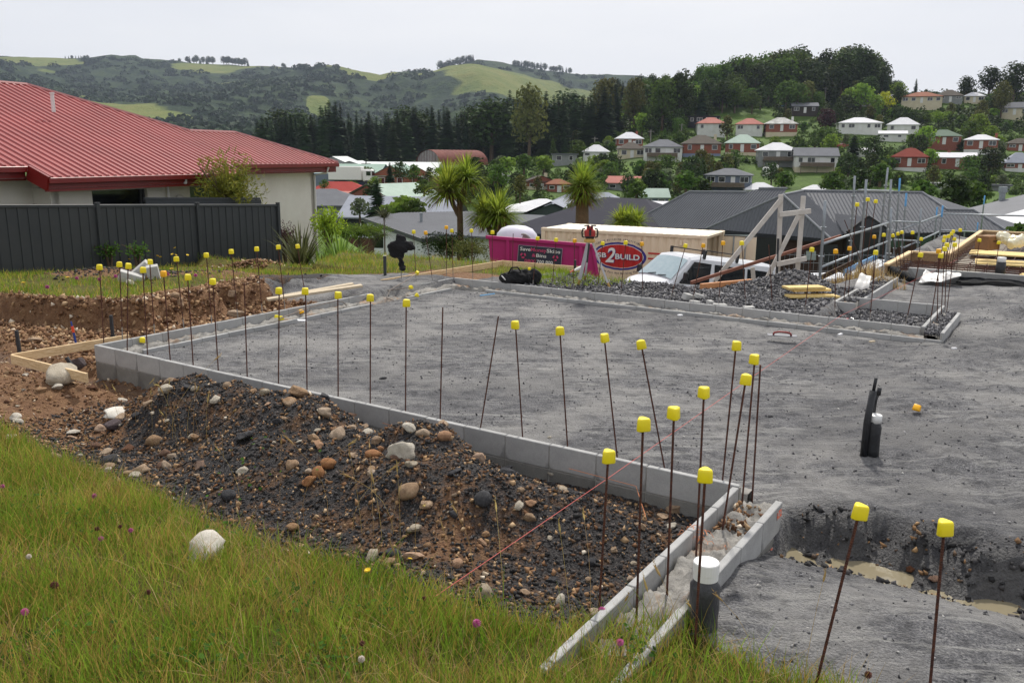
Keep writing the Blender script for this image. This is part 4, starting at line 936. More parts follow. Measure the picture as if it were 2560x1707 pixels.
for i_, (hd, dirv) in enumerate(((WC - .1, ce),)):
    a = CPt(6.06, hd, 0); m = MB(); m.beam(a + dirv * .02 + Vector((0, 0, -1.3)), a + dirv * 1.15 + Vector((0, 0, -1.3)), .06, 2.25); dr = part(ct, 'door', m, CRM)
    for s_ in (.38, .8):
        m = MB(); m.tube([a + dirv * s_ + cn * .06 + Vector((0, 0, -.18)), a + dirv * s_ + cn * .06 + Vector((0, 0, -2.4))], .025, 8); part(dr, 'lock_bar', m, M('galvanised_steel', 'a7abad', '94999c', .4, .5, scale=12))
    m = MB(); m.beam(a + dirv * .02 + Vector((0, 0, -.16)) + cn * .01, a + dirv * 1.15 + Vector((0, 0, -.16)) + cn * .01, .08, .03); part(dr, 'door_seal', m, BLKP)
for s_ in (1.1, 3.75, 5.2):
    m = MB(); m.box((0, 0, 0), (.09, .05, .16), M=frame(CPt(s_, .02, -.28), ce, cn) @ Matrix.Rotation(pi / 2, 4, 'X')); part(ct, 'vent', m, CRM)
# oval sign painted on the corrugated side
sc_ = rayplane(1547, 641, ca + cn * .0, cn); s0 = (sc_ - ca).dot(ce); z0 = sc_.z - ca.z
def oval(name, rx, rz, off, mat):
    cols = sorted(set([s for s in ss if abs(s - s0) < rx * .999] + [s0 + rx * cos(pi * k / 40) * .9999 for k in range(41)])); vs = []
    for s in cols:
        h = rz * sqrt(max(0, 1 - ((s - s0) / rx) ** 2)); d = .03 + corr(s) - off; vs += [CPt(s, d, z0 - h), CPt(s, d, z0 + h)]
    m = MB(); m.add(vs, [(2 * i, 2 * i + 2, 2 * i + 3, 2 * i + 1) for i in range(len(cols) - 1)]); return part(ct, name, m, mat)
BLU = M('sign_blue', '2f2a86', '2a2678', .5); WHT = M('sign_white', 'e4e2df', 'dcdad6', .5); SRED = M('sign_red', 'bf1f20', 'b11a1c', .5); INK = M('sign_ink', '2d2b3d', '26243a', .6)
RXo = (rayplane(1615, 645, ca, cn) - sc_).dot(ce) * 1.0; RZo = .485
oval('sign_ring', RXo, RZo, .003, BLU); oval('sign_ring', RXo * .9, RZo * .86, .006, WHT); sg = oval('sign_oval', RXo * .875, RZo * .825, .009, SRED)
FC = frame(CPt(s0, -.0, z0), ce, cn)
def ctext(name, s, x, y, w, mat, **k):
    me = textmesh(s, 1.0, k.get('bold', .0), .0015, k.get('shear', 0)); me.materials.clear(); me.materials.append(mat)
    xs_ = [v.co.x for v in me.vertices]; ys_ = [v.co.y for v in me.vertices]; kx = w / (max(xs_) - min(xs_)); ky = k['h'] / (max(ys_) - min(ys_)) if 'h' in k else kx
    for v in me.vertices: v.co = ((v.co.x - min(xs_)) * kx, (v.co.y - min(ys_)) * ky, v.co.z)
    o = ob(name, me, ct); o.matrix_local = Mx_local(ct, FC @ Matrix.Translation((x, y, .006 + k.get('dz', 0))) @ Matrix.Rotation(k.get('rot', 0), 4, 'Z')); return o
W_ = RXo
for mt, dx, z_, bb in ((BLU, .02, -.0, .035), (WHT, 0, .003, .022)):
    for tx, x, y, w, h in (('SB', -.80, -.07, .33, .17), ('2', -.50, -.23, .36, .52), ('BUILD', -.13, -.10, .90, .19)):
        ctext('lettering', tx, x * W_ + dx, y * RZo / .485 - dx * .5, w * W_, mt, bold=bb, h=h, shear=.25 if tx == '2' else 0, dz=z_)
def arc_text(s, r, a0, a1, size, mat, inv=False):
    n = len(s)
    for i, chh in enumerate(s):
        if chh == ' ': continue
        a = a0 + (a1 - a0) * i / (n - 1); rx, rz = r * RXo, (r + .06) * RZo
        me = textmesh(chh, 1.0, .01, .0015, 0, 'CENTER'); me.materials.clear(); me.materials.append(mat)
        for v in me.vertices: v.co = (v.co.x * size, v.co.y * size, v.co.z)
        o = ob('letter', me, sg); x, y = rx * cos(a), rz * sin(a)
        rot = atan2(-rx * sin(a) * 0 + rz * cos(a), -rx * sin(a)) + (pi if not inv else 0)
        o.matrix_local = (par_mw(ct) @ Matrix()).inverted() @ FC @ Matrix.Translation((x, y, .006)) @ Matrix.Rotation(rot, 4, 'Z')
        o.matrix_local = par_mw(sg).inverted() @ FC @ Matrix.Translation((x, y, .006)) @ Matrix.Rotation(rot, 4, 'Z')
arc_text('LICENSED BUILDING PRACTITIONER', 1.10, radians(145), radians(42), .085, INK)
arc_text('Restoring The Past And Building The Future', 1.22, radians(215), radians(322), .095, INK, True)
for i, (px, py) in enumerate(((1635, 634), (1632, 647), (1633, 659.5))):
    q = rayplane(px, py, ca, cn); m = MB(); m.box((0, 0, 0), (.42 - .07 * i, .055, .004), M=frame(q, ce, cn), b=.0015); part(ct, 'stripe', m, SRED)

# ================================================================== PINK SKIP BIN
sa = D(1221, 593, 24.0); sb = D(1479, 614, 23.75); se = (sb - sa).normalized(); SL = (sb - sa).length
sn = Vector((se.y, -se.x, 0)).normalized(); sn = sn if sn.y < 0 else -sn
PNK = M('magenta_skip_paint', 'b2256f', 'a51f64', .5, scale=1.3, spec=.4, bump=.1)
sk = thing('skip_bin', (sa + sb) / 2 - Vector((0, 0, 1.5)), atan2(se.y, se.x), 'magenta steel skip bin with a dark advertising sign', 'skip bin')
def SP(s, d, z): return sa + se * s - sn * d * .99 + Vector((0, 0, z - d * .13))      # it leans back down the slope
SH, SWD = 1.5, 1.7
m = MB(); t0, b0, b1 = 0.0, .12, SL - .55 + .72
for d in (0, SWD): m.poly([SP(0, d, 0), SP(b0, d, -SH), SP(SL + .05, d, -SH), SP(SL + .22, d, -1.05), SP(SL, d, 0)])
m.poly([SP(SL, 0, 0), SP(SL + .22, 0, -1.05), SP(SL + .22, SWD, -1.05), SP(SL, SWD, 0)]); m.poly([SP(SL + .22, 0, -1.05), SP(SL + .05, 0, -SH), SP(SL + .05, SWD, -SH), SP(SL + .22, SWD, -1.05)])
m.poly([SP(0, 0, 0), SP(b0, 0, -SH), SP(b0, SWD, -SH), SP(0, SWD, 0)]); m.poly([SP(b0, 0, -SH + .02), SP(SL + .05, 0, -SH + .02), SP(SL + .05, SWD, -SH + .02), SP(b0, SWD, -SH + .02)])
part(sk, 'body', m, PNK)
for a, b in ((SP(-.06, -.02, -.0), SP(SL + .03, -.02, 0)), (SP(-.06, SWD + .02, 0), SP(SL + .03, SWD + .02, 0)), (SP(-.03, 0, 0), SP(-.03, SWD, 0)), (SP(SL, 0, 0), SP(SL, SWD, 0))):
    m = MB(); m.beam(a, b, .1, .09, bv=.008); part(sk, 'rim', m, PNK)
for s in (.55, SL - .3):
    m = MB(); m.beam(SP(s, -.035, -.05), SP(s + .02, -.035, -SH), .07, .09, up=se); part(sk, 'rib', m, PNK)
m = MB(); m.beam(SP(SL + .04, -.03, -.06), SP(SL + .24, -.03, -1.05), .06, .08); part(sk, 'rim', m, PNK)
FS = [rayplane(px, py, sa + sn * .03, sn) for px, py in ((1298, 612.5), (1407, 623), (1293, 665))]
ex = (FS[1] - FS[0]); wS = ex.length; hS = (FS[0] - FS[2]).length
FSm = frame(FS[2] + sn * .03, se, sn); FSm.translation = FS[2] + sn * .03
sgn = MB(); sgn.box((wS / 2, hS / 2, 0), (wS, hS, .01), M=FSm); sgo = part(sk, 'sign', sgn, M('sign_dark_navy', '26283a', '2b2d3f', .5))
for a, b in (((0, 0), (wS, 0)), ((0, hS), (wS, hS)), ((0, 0), (0, hS)), ((wS, 0), (wS, hS))):
    m = MB(); m.beam(FSm @ Vector((*a, .006)), FSm @ Vector((*b, .006)), .012, .012); part(sgo, 'sign_border', m, M('sign_grey_border', '9a97a3', '8d8a96', .5))
SPK = M('sign_pink', 'c8416f', 'c03a68', .5)
def stext(s, x, y, w, h, mat, bold=.012):
    me = textmesh(s, 1.0, bold, .0015); me.materials.clear(); me.materials.append(mat); xs_ = [v.co.x for v in me.vertices]; ys_ = [v.co.y for v in me.vertices]
    kx = w * wS / (max(xs_) - min(xs_)); ky = h * hS / (max(ys_) - min(ys_))
    for v in me.vertices: v.co = ((v.co.x - min(xs_)) * kx, (v.co.y - min(ys_)) * ky, v.co.z)
    o = ob('lettering', me, sgo); o.matrix_local = par_mw(sgo).inverted() @ FSm @ Matrix.Translation((x * wS, y * hS, .008))
stext('Save', .04, .755, .24, .17, WHT); stext('Money', .285, .70, .36, .225, SPK); stext('Skips', .65, .70, .31, .225, WHT)
stext('&', .32, .50, .085, .15, SPK); stext('Bins', .42, .50, .23, .16, WHT); stext('0800', .16, .22, .26, .15, SPK); stext('700 800', .44, .22, .37, .15, WHT); stext('www', .53, .03, .2, .04, WHT, 0)
for cx in (.12, .86):
    for k in range(3):
        a = pi / 2 + k * 2 * pi / 3; m = MB(); r = .09 * wS
        p0 = (cx * wS + cos(a + .45) * r * .62, .53 * hS + sin(a + .45) * r * .62, .008); p1 = (cx * wS + cos(a + 1.65) * r * .62, .53 * hS + sin(a + 1.65) * r * .62, .008)
        m.beam(FSm @ Vector(p0), FSm @ Vector(p1), .03, .045, up=se); part(sgo, 'recycle_arrow', m, SPK)
# white tank behind the skip
q = D(1292, 590, 27.0); tk = thing('water_tank', (q.x, q.y, -2.72), atan2(-.45, .9), 'white domed plastic tank rising behind the pink skip bin', 'tank')
TKW = M('white_tank_plastic', 'dcdbe6', 'd0cfdc', .35, scale=1.2, spec=.4)
m = MB(); prof = [(.66, 0), (.68, .2), (.68, 2.2), (.64, 2.42), (.5, 2.58), (.3, 2.66), (.02, 2.69)]; m.lathe(prof, 28); m.build('shell', TKW, tk, True); tk.scale = (1.02, .8, 1.0)
m = MB(); Mx = Matrix.Translation((.42, -.55, 2.22)) @ Matrix.Rotation(radians(70), 4, 'X'); m.lathe([(.27, -.1), (.27, .03), (.22, .05), (.21, .02), (.01, .02)], 24, M=Mx); m.build('port', M('grey_tank_port', '8d8a86', '7e7b78', .6), tk, True)

# ================================================================== WHITE VAN
VW = M('white_van_paint', 'e2e4e8', 'dcdee3', .22, scale=1.0, spec=.6); VG = M('van_glass', '10151a', '151b20', .04, spec=.9); VWS = M('van_windscreen', '8fa3ab', '9fb0b6', .05, spec=.9); VB = M('black_trim', '17181a', '1f2022', .5)
vF = Vector((-.87, -.49, 0)).normalized(); vpit = radians(8.0)
anc = D(1725, 642, 23.6)                 # near-side top corner of the windscreen
vx = Vector((vF.x * cos(vpit), vF.y * cos(vpit), sin(vpit))); vy = Vector((-vF.y, vF.x, 0)); vz = vx.cross(vy)
VM = Matrix((vx, vy, vz)).transposed().to_4x4(); VM.translation = anc - (VM.to_3x3() @ Vector((1.10, .66, 1.90)))
vn = thing('panel_van', VM.translation, VM.to_euler(), 'white work van with black roof racks parked below the stone heap', 'van')
# body as lofted cross-sections along x (front is +x)
def vsec(x, zb, zt, wb, wt, zs):            # half section points from bottom to top centre
    return [(x, wb * .96, zb), (x, wb, zb + .15), (x, wb, zs), (x, wb - .03, zs + .05), (x, wt, zt - .09), (x, wt - .09, zt - .01), (x, wt * .45, zt + .02), (x, 0, zt + .03)]
secs = [vsec(2.36, .42, .82, .60, .52, .70), vsec(2.33, .28, .98, .76, .62, .80), vsec(2.1, .25, 1.12, .83, .70, .95), vsec(1.72, .25, 1.22, .845, .76, 1.08), vsec(1.06, .25, 1.90, .85, .70, 1.10), vsec(.75, .25, 1.95, .85, .72, 1.10), vsec(-1.9, .25, 1.96, .85, .72, 1.10), vsec(-2.3, .3, 1.92, .84, .70, 1.10), vsec(-2.36, .4, 1.75, .80, .66, 1.10)]
m = MB(); n = 8; vs = []
for s in secs:
    vs += s; vs += [(p[0], -p[1], p[2]) for p in s[:-1]][::-1]
N = 15; fs = []
for i in range(len(secs) - 1):
    for j in range(N - 1): fs.append((i * N + j, (i + 1) * N + j, (i + 1) * N + j + 1, i * N + j + 1))
    fs.append((i * N + N - 1, (i + 1) * N + N - 1, (i + 1) * N, i * N))
fs.append(tuple(range(N))); fs.append(tuple((len(secs) - 1) * N + k for k in range(N))[::-1])
m.add(vs, fs); bd = m.build('body', VW, vn, False)
# windscreen, slightly proud of the sloping panel between x=1.72 and x=1.06
def wsp(s, yk): x = 1.72 - .64 * s; z = 1.235 + (1.865 - 1.235) * s; return (x + .02, yk * (.74 - .10 * s), z + .035 - .05 * abs(yk) ** 3)
m = MB(); k = 8; vs = [wsp(s, -1 + 2 * j / k) for s in (.03, .35, .68, .93) for j in range(k + 1)]
m.add(vs, [(i * (k + 1) + j, i * (k + 1) + j + 1, (i + 1) * (k + 1) + j + 1, (i + 1) * (k + 1) + j) for i in range(3) for j in range(k)]); m.build('windscreen', VWS, vn, True)
for sy in (1, -1):
    def sw_(x, z): tt = (z - 1.15) / .7; return (x, sy * (.828 - .11 * tt + .012), z)
    for pts in ([(1.50, 1.16), (.42, 1.16), (.34, 1.76), (.98, 1.78)], [(.22, 1.14), (-.95, 1.14), (-.95, 1.74), (.22, 1.76)], [(-1.05, 1.14), (-2.15, 1.14), (-2.1, 1.72), (-1.05, 1.74)]):
        m = MB(); m.poly([sw_(*p) for p in pts]); m.build('side_window', VG, vn)
    m = MB(); m.tube([(1.42, sy * .84, 1.2), (1.46, sy * .98, 1.22)], .02, 6); m.box((1.46, sy * 1.02, 1.36), (.10, .16, .24), b=.03); m.build('mirror', VB, vn)
    m = MB(); m.box((2.27, sy * .6, .78), (.14, .26, .16), b=.03); m.build('headlight', M('lamp_glass', 'b9c0c4', 'a9b0b5', .1, spec=.9), vn)
    m = MB(); m.beam((.33, sy * .862, .4), (.33, sy * .862, 1.1), .008, .012, up=(1, 0, 0)); m.build('door_seam', VB, vn)
    for x in (1.45, -1.45):
        m = MB(); Mw = Matrix.Translation((x, sy * .74, .33)) @ Matrix.Rotation(pi / 2, 4, 'X'); m.lathe([(.2, -.1), (.31, -.1), (.33, -.06), (.33, .06), (.31, .1), (.2, .1)], 20, M=Mw); w = m.build('wheel', VB, vn, True)
        m = MB(); m.lathe([(.2, -.085), (.2, .085)], 16, M=Mw); m.build('rim', ALU, w)
m = MB(); m.box((2.35, 0, .72), (.05, .9, .07), b=.01); m.build('grille', VB, vn); m = MB(); m.tube([(2.385, .0, .80), (2.39, .0, .80)], .05, 12); m.build('badge', ALU, vn)
m = MB(); m.box((2.33, 0, .42), (.12, 1.5, .2), b=.03); m.build('bumper', VW, vn)
for y0_, y1_ in ((.1, .55), (-.5, -.05)): m = MB(); m.tube([wsp(.04, y0_ + .12), tuple(Vector(wsp(.10, y1_ + .1)) + Vector((.02, 0, .01)))], .012, 5); m.build('wiper', VB, vn)
for x in (.62, -.62):
    m = MB(); m.beam((x, -.72, 2.10), (x, .72, 2.10), .035, .03)
    for sy in (1, -1): m.beam((x, sy * .70, 1.88), (x, sy * .72, 2.12), .09, .05, up=(1, 0, 0))
    m.build('roof_rack', VB, vn)
# second white vehicle behind the timber frame
q = D(2040, 690, 25.5); tv = thing('parked_utility', (q.x + .3, q.y, -3.1), radians(195), 'white utility vehicle partly hidden behind the propped timber frame', 'utility vehicle')
def car(par, paint, L=4.9, H=1.75, W=.88):
    sx = [(L / 2, .55, .8, .5), (L / 2 - .15, .35, .98, .8), (L / 2 - 1.2, .3, 1.08, .86), (L / 2 - 1.3, .3, 1.1, .86), (L / 2 - 2.1, .3, H, .86), (-L / 2 + 1.9, .3, H, .86), (-L / 2 + 1.6, .3, 1.1, .86), (-L / 2, .4, 1.08, .84)]
    m = MB(); vs = []
    for x, zb, zt, w in sx:
        w *= W / .88; top = .62 if zt > 1.3 else w * .92; mid = min(1.05, zt - .05)
        h = [(x, w * .95, zb), (x, w, zb + .2), (x, w, mid), (x, top, zt - .04), (x, top * .5, zt)]
        vs += h + [(p[0], -p[1], p[2]) for p in h[::-1]]
    N = 10; fs = []
    for i in range(len(sx) - 1):
        for j in range(N): fs.append((i * N + j, (i + 1) * N + j, (i + 1) * N + (j + 1) % N, i * N + (j + 1) % N))
    fs += [tuple(range(N)), tuple((len(sx) - 1) * N + k for k in range(N))[::-1]]
    m.add(vs, fs); m.build('body', paint, par)
    xf0, xf1, xr0, xr1 = L / 2 - 1.36, L / 2 - 2.05, -L / 2 + 1.64, -L / 2 + 1.88
    for sy in (1, -1):
        m = MB(); m.poly([(xf0 - .25, sy * .86 * W / .88, 1.1), (xr0 + .1, sy * .86 * W / .88, 1.1), (xr1 + .05, sy * .665, H - .12), (xf1 - .05, sy * .665, H - .12)]); m.build('side_window', VG, par)
        for x in (L / 2 - .85, -L / 2 + .9):
            m = MB(); Mw = Matrix.Translation((x, sy * .76, .33)) @ Matrix.Rotation(pi / 2, 4, 'X'); m.lathe([(.2, -.1), (.33, -.08), (.33, .08), (.2, .1)], 14, M=Mw); m.build('wheel', VB, par)
    m = MB(); m.poly([(xf0 + .02, -.74, 1.14), (xf0 + .02, .74, 1.14), (xf1 + .04, .58, H - .06), (xf1 + .04, -.58, H - .06)]); m.build('windscreen', VG, par)
    m = MB(); m.poly([(xr0 - .02, .74, 1.14), (xr0 - .02, -.74, 1.14), (xr1 - .04, -.58, H - .06), (xr1 - .04, .58, H - .06)]); m.build('rear_window', VG, par)
car(tv, VW, 5.1, 1.8)

# ================================================================== LASER LEVEL ON TRIPOD
hd = D(1474, 598, 13.9); tp = thing('tripod', (hd.x, hd.y, -.05), 0, 'white and wood surveying tripod standing behind the rear wall', 'tripod')
TPW = M('white_tripod_leg', 'dddde2', 'cfcfd6', .4); TPY = M('yellow_tripod_wood', 'cfa860', 'c09a55', .6)
def tpp(v): return Vector(v) - tp.location
hz = hd.z - .02
feet = [P(1446, 712, -.02), P(1525, 722, -.05), P(1462, 700, .0)]
m = MB(); m.lathe([(.085, hz - .03), (.09, hz - .01), (.09, hz + .02), (.06, hz + .03)], 12, c=(hd.x, hd.y, 0)); part(tp, 'head', m, TPY)
for i, ft in enumerate(feet):
    top = Vector((hd.x, hd.y, hz - .04)) + (Vector((ft.x, ft.y, 0)) - Vector((hd.x, hd.y, 0))).normalized() * .07
    m = MB(); k = top + (ft - top) * .86; m.beam(top, k, .055 if i == 0 else .03, .03, up=(0, 1, 0)); lg = part(tp, 'leg', m, TPW)
    m = MB(); m.beam(k, ft, .03, .03); part(lg, 'foot', m, TPY)
for kk in (.0,):
    m = MB(); m.beam(Vector((hd.x - .01, hd.y - .05, hz - .05)), Vector((hd.x - .04, hd.y - .1, hz - .35)), .03, .012, up=(0, 1, 0)); part(tp, 'strap', m, VB)
ll = thing('laser_level', Vector((hd.x, hd.y, hz + .03)), 0, 'red and black rotating laser level mounted on the tripod', 'laser level')
LR = M('red_tool_casing', 'b0302c', '9f2926', .4)
MB().box((0, 0, .085), (.17, .14, .12), b=.02).build('casing', LR, ll); MB().box((0, 0, .03), (.15, .13, .06), b=.015).build('base', VB, ll)
MB().lathe([(.05, .14), (.055, .17), (.05, .2)], 12).build('rotor', LR, ll, True)
for sx in (1, -1):
    m = MB(); m.tube([(sx * .085, -.02, .02), (sx * .12, -.02, .03), (sx * .128, -.02, .1), (sx * .115, -.02, .155), (sx * .08, -.02, .16)], .014, 6); m.build('handle', VB, ll, True)
    m = MB(); m.beam((sx * .02, -.05, .17), (sx * .03, -.05, .215), .03, .02); m.beam((sx * .015, -.05, .215), (sx * .095, -.05, .21), .03, .018); m.build('roll_cage', VB, ll)
m = MB(); m.beam((0, -.075, .05), (0, -.075, .15), .02, .035, up=(1, 0, 0)); m.build('grip', VB, ll)

# ================================================================== BAG, JACKET, STAKE
BLKF = M('black_cloth', '101012', '1a1a1d', .95, scale=18, bump=.6, bs=40)
def blob(name, parts, mat, par=None, sub=2, jit=.0, seed=1, **k):
    """several overlapping soft lobes merged by voxel remesh into one skin"""
    bm = bmesh.new()
    for (c, r) in parts:
        g = bmesh.ops.create_icosphere(bm, subdivisions=sub, radius=1.0)
        for v in g['verts']: v.co = Vector((v.co.x * r[0] + c[0], v.co.y * r[1] + c[1], v.co.z * r[2] + c[2]))
    me = bpy.data.meshes.new(name); bm.to_mesh(me); bm.free(); me.materials.append(mat)
    o = ob(name, me, par, **k); md = o.modifiers.new('r', 'REMESH'); md.mode = 'VOXEL'; md.voxel_size = min(min(r) for c, r in parts) * .22; md.use_smooth_shade = True
    sm = o.modifiers.new('s', 'SMOOTH'); sm.iterations = 4
    dg = bpy.context.evaluated_depsgraph_get(); me2 = bpy.data.meshes.new_from_object(o.evaluated_get(dg)); o.modifiers.clear(); o.data = me2
    if jit:
        co = np.array([v.co[:] for v in me2.vertices]); 
        d = jit * (fbm(co[:, 0] * 1 + co[:, 2] * .7, co[:, 1] + co[:, 2], .12, 3, seed))
        nr = np.array([v.normal[:] for v in me2.vertices]); co = co + nr * d[:, None]; me2.vertices.foreach_set('co', co.ravel())
    return o
p = P(1302, 712, -.04); bg_ = thing('tool_bag', p, 0, 'black tool bag slumped on the ground before the pink skip', 'bag')
blob('bag_body', [((-.17, 0, .1), (.2, .16, .12)), ((-.1, .02, .18), (.14, .12, .1)), ((.02, 0, .1), (.13, .13, .12)), ((.2, -.03, .12), (.14, .13, .15)), ((.06, .05, .19), (.2, .08, .07))], BLKF, bg_, jit=.05)
m = MB(); m.tube([(-.22, -.1, .2), (-.16, -.14, .31), (-.06, -.14, .32), (.0, -.1, .24)], .014, 6); m.tube([(.12, -.15, .2), (.16, -.18, .12), (.14, -.17, .03)], .012, 6); m.build('strap', BLKF, bg_, True)
m = MB(); m.box((.14, -.1, .29), (.05, .03, .05), b=.01); m.build('yellow_tag', YEL, bg_); m = MB(); m.beam((-.33, -.1, .17), (-.26, -.12, .1), .015, .015); m.build('white_tag', WHT, bg_)
st_ = P(963, 694, -.05); o = thing('steel_stake', st_, 0, 'dark steel stake left of the hanging black jacket', 'stake'); tt_ = D(963, 640, st_.y)
m = MB(); m.beam((0, 0, -.2), (0, 0, tt_.z - st_.z), .05, .05, up=(0, 1, 0)); m.build('shaft', M('dark_steel_stake', '3c4043', '33373a', .5, .3), o); m = MB(); m.box((0, 0, tt_.z - st_.z + .004), (.06, .06, .012)); m.build('tip', M('pale_stake_tip', 'b8b79c', 'a9a88e', .6), o)
jb = P(1003, 712, -.1); jy = jb.y
jk = thing('hanging_jacket', (jb.x, jb.y, -.1), 0, 'black jacket hung over a rod above the lawn edge', 'jacket')
def JP(px, py, r): q = D(px, py, jy) - jk.location; return ((q.x, q.y, q.z), r)
blob('cloth', [JP(1002, 598, (.10, .08, .10)), JP(998, 615, (.17, .10, .13)), JP(984, 620, (.10, .08, .12)), JP(988, 633, (.09, .08, .11)), JP(1018, 613, (.11, .07, .08)), JP(1028, 619, (.06, .06, .05)), JP(1000, 642, (.065, .07, .12)), JP(1002, 657, (.065, .07, .10)), JP(1007, 669, (.075, .06, .06))], BLKF, jk, jit=.06, seed=4)
m = MB(); m.tube([(0, .05, -.1), D(1001, 650, jy) - jk.location + Vector((0, .05, 0)), D(1000, 594, jy) - jk.location + Vector((0, .05, 0))], .008, 6); m.build('rod', RUSTG, jk)
p = P(1424, 683, -.02); o = thing('sealant_tube', p, (0, 1.2, .5), 'small red and white tube lying by the tripod', 'tube'); m = MB(); m.tube([(0, 0, 0), (0, 0, .1)], .03, 10); m.build('end', SRED, o); m = MB(); m.tube([(0, 0, .1), (0, 0, .3)], .03, 10); m.build('barrel', WHT, o)
# ================================================================== SCAFFOLD
GALV = M('galvanised_tube', '9aa0a4', '878d92', .42, .55, scale=14); BLUP = M('blue_scaffold_paint', '4f8fc2', '5f9ccb', .6, scale=14)
def onu(px, py, u0):
    d = ray(px, py); a, b = d[0], d[1]          # plan direction
    t = (u0 + AX * UX + AY * UY) / (a * UX + b * UY); return D(px, py, b * t)
STD = [(2063, 502, 2050, 686, 5.5, ''), (2137, 440, 2122, 690, 4.9, ''), (2166, 449, 2147, 680, 5.5, ''), (2220, 419, 2188, 690, 4.9, ''), (2228, 449, 2212, 680, 5.5, ''), (2250, 446, 2233, 671, 4.9, 'b'), (2266, 483, 2254, 637, 5.2, 'b'), (2303, 521, 2293, 631, 5.5, ''), (2343, 518, 2335, 610, 4.9, 'b'), (2357, 514, 2345, 631, 5.6, 'b'), (2415, 535, 2409, 610, 5.6, ''), (2462, 489, 2451, 585, 5.9, 'b'), (2445, 556, 2440, 600, 5.4, 'b'), (2228, 520, 2222, 640, 5.9, '')]
ROSE = MB().lathe([(.024, -.012), (.055, -.008), (.055, .008), (.024, .012)], 8).mesh('rosette', GALV)
for i, (tx, ty, bx, by, u0, c) in enumerate(STD):
    b = onu(bx, by, u0); t = D(tx, ty, b.y); d = (t - b).normalized(); zb = -2.7; foot = b + d * ((zb - b.z) / max(d.z, .2))
    th_ = thing('scaffold_standard', foot, d.to_track_quat('Z', 'Y').to_euler(), '{} upright scaffold tube counted from the timber frame, {}'.format(ORD[i], 'blue painted end' if c else 'plain galvanised'), 'scaffold tube', 'upright tubes of the scaffold beside the formwork')
    L = (t - foot).length; m = MB(); m.tube([(0, 0, 0), (0, 0, L - .35), (0, 0, L)], .027, 8); 
    if c: m.m = [0] * 8 + [1] * 8 + [0, 1]
    m.build('tube', [GALV, BLUP], th_, True)
    for k in range(4):
        if L - .5 * k - .45 > .4: ob('rosette', ROSE, th_, (0, 0, L - .5 * k - .45))
LED = [(2056, 610, 2230, 554, 5.5), (2053, 668, 2228, 600, 5.5), (2259, 572, 2357, 535, 5.3), (2357, 535, 2640, 542, 5.8), (2354, 576, 2447, 580, 5.8), (2256, 621, 2348, 579, 5.3), (2146, 476, 2232, 478, 5.2), (2207, 642, 2243, 645, 5.2), (2233, 554, 2300, 556, 5.3), (2235, 600, 2290, 602, 5.3)]
for i, (ax_, ay_, bx, by, u0) in enumerate(LED):
    a = onu(ax_, ay_, u0); b = onu(bx, by, u0) if i != 3 else D(bx, by, onu(ax_, ay_, u0).y - 1.2); m = MB(); m.tube([Vector((0, 0, 0)), b - a], .024, 8)
    o = m.build('scaffold_ledger', GALV, None, True, loc=a); props(o, '{} level scaffold tube counted from the nearest one up and away'.format(ORD[i]), 'scaffold tube', 'level tubes of the scaffold')
for i, (x0, y0, x1, y1, u0, w) in enumerate(((2128, 690, 2205, 664, 5.1, .45), (2296, 640, 2352, 612, 5.2, .5))):
    a, b = onu(x0, y0, u0), onu(x1, y1, u0); b.z = a.z; dk = thing('scaffold_deck', a, 0, ('near' if i == 0 else 'far') + ' scaffold walkway of pale ribbed planks with a blue edge board', 'walkway')
    e_ = (b - a).normalized(); s_ = Vector((e_.y, -e_.x, 0))
    for k in range(3): m = MB(); m.beam(s_ * (k * .24), b - a + s_ * (k * .24), .22, .05); m.build('plank', M('pale_deck_plank', 'b5b9bd', 'a3a8ad', .6, .2, scale=9), dk)
    m = MB(); m.beam(-s_ * .16 + Vector((0, 0, .06)), b - a - s_ * .16 + Vector((0, 0, .06)), .03, .16); m.build('edge_board', BLUP, dk)
# ================================================================== WHITEWASHED PROPPED FRAME
af = thing('propped_frame', D(1945, 700, 17.4), 0, 'whitewashed timber frame with diagonal props in front of the grey-roofed house', 'timber frame')
def zz5(x, y): return D(1880 + x / 3.459, 440 + y / 3.459, 17.4) - af.location
def tbr(a, b, w, nm, mat=WHW, dy=0.0):
    m = MB(); m.beam(zz5(*a) + Vector((0, dy, 0)), zz5(*b) + Vector((0, dy, 0)), w, .045, up=(0, 1, 0), bv=.004); return m.build(nm, mat, af)
tbr((250, 160), (215, 1000), .09, 'post'); tbr((445, 175), (382, 960), .09, 'post'); tbr((245, 200), (-330, 905), .09, 'prop', dy=-.06); tbr((395, 340), (110, 905), .085, 'prop', dy=-.06)
tbr((228, 333), (500, 302), .10, 'rail', dy=-.06); tbr((200, 758), (455, 708), .10, 'rail', dy=-.11); tbr((5, 790), (18, 960), .08, 'post')
m = MB(); m.beam(zz5(218, 540) + Vector((0, -.06, 0)), zz5(205, 900) + Vector((0, -.06, 0)), .03, .05, up=(0, 1, 0)); m.build('stake', BLACKS, af)
a, b = D(1727, 707, 16.4), D(2102, 590, 18.6); board('long_rail', a, b, .04, .065, REDW, 'long red-primed timber rail sloping up behind the stone heap', 'timber')
a, b = D(2170, 686, 16.6), D(2120, 720, 16.2)
board('brace_plank', D(2040, 700, 18.6), D(2135, 655, 18.6), .05, .1, M('dark_timber', '4a372b', '3c2d24', .8), 'dark timber brace low behind the scaffold foot', 'timber')
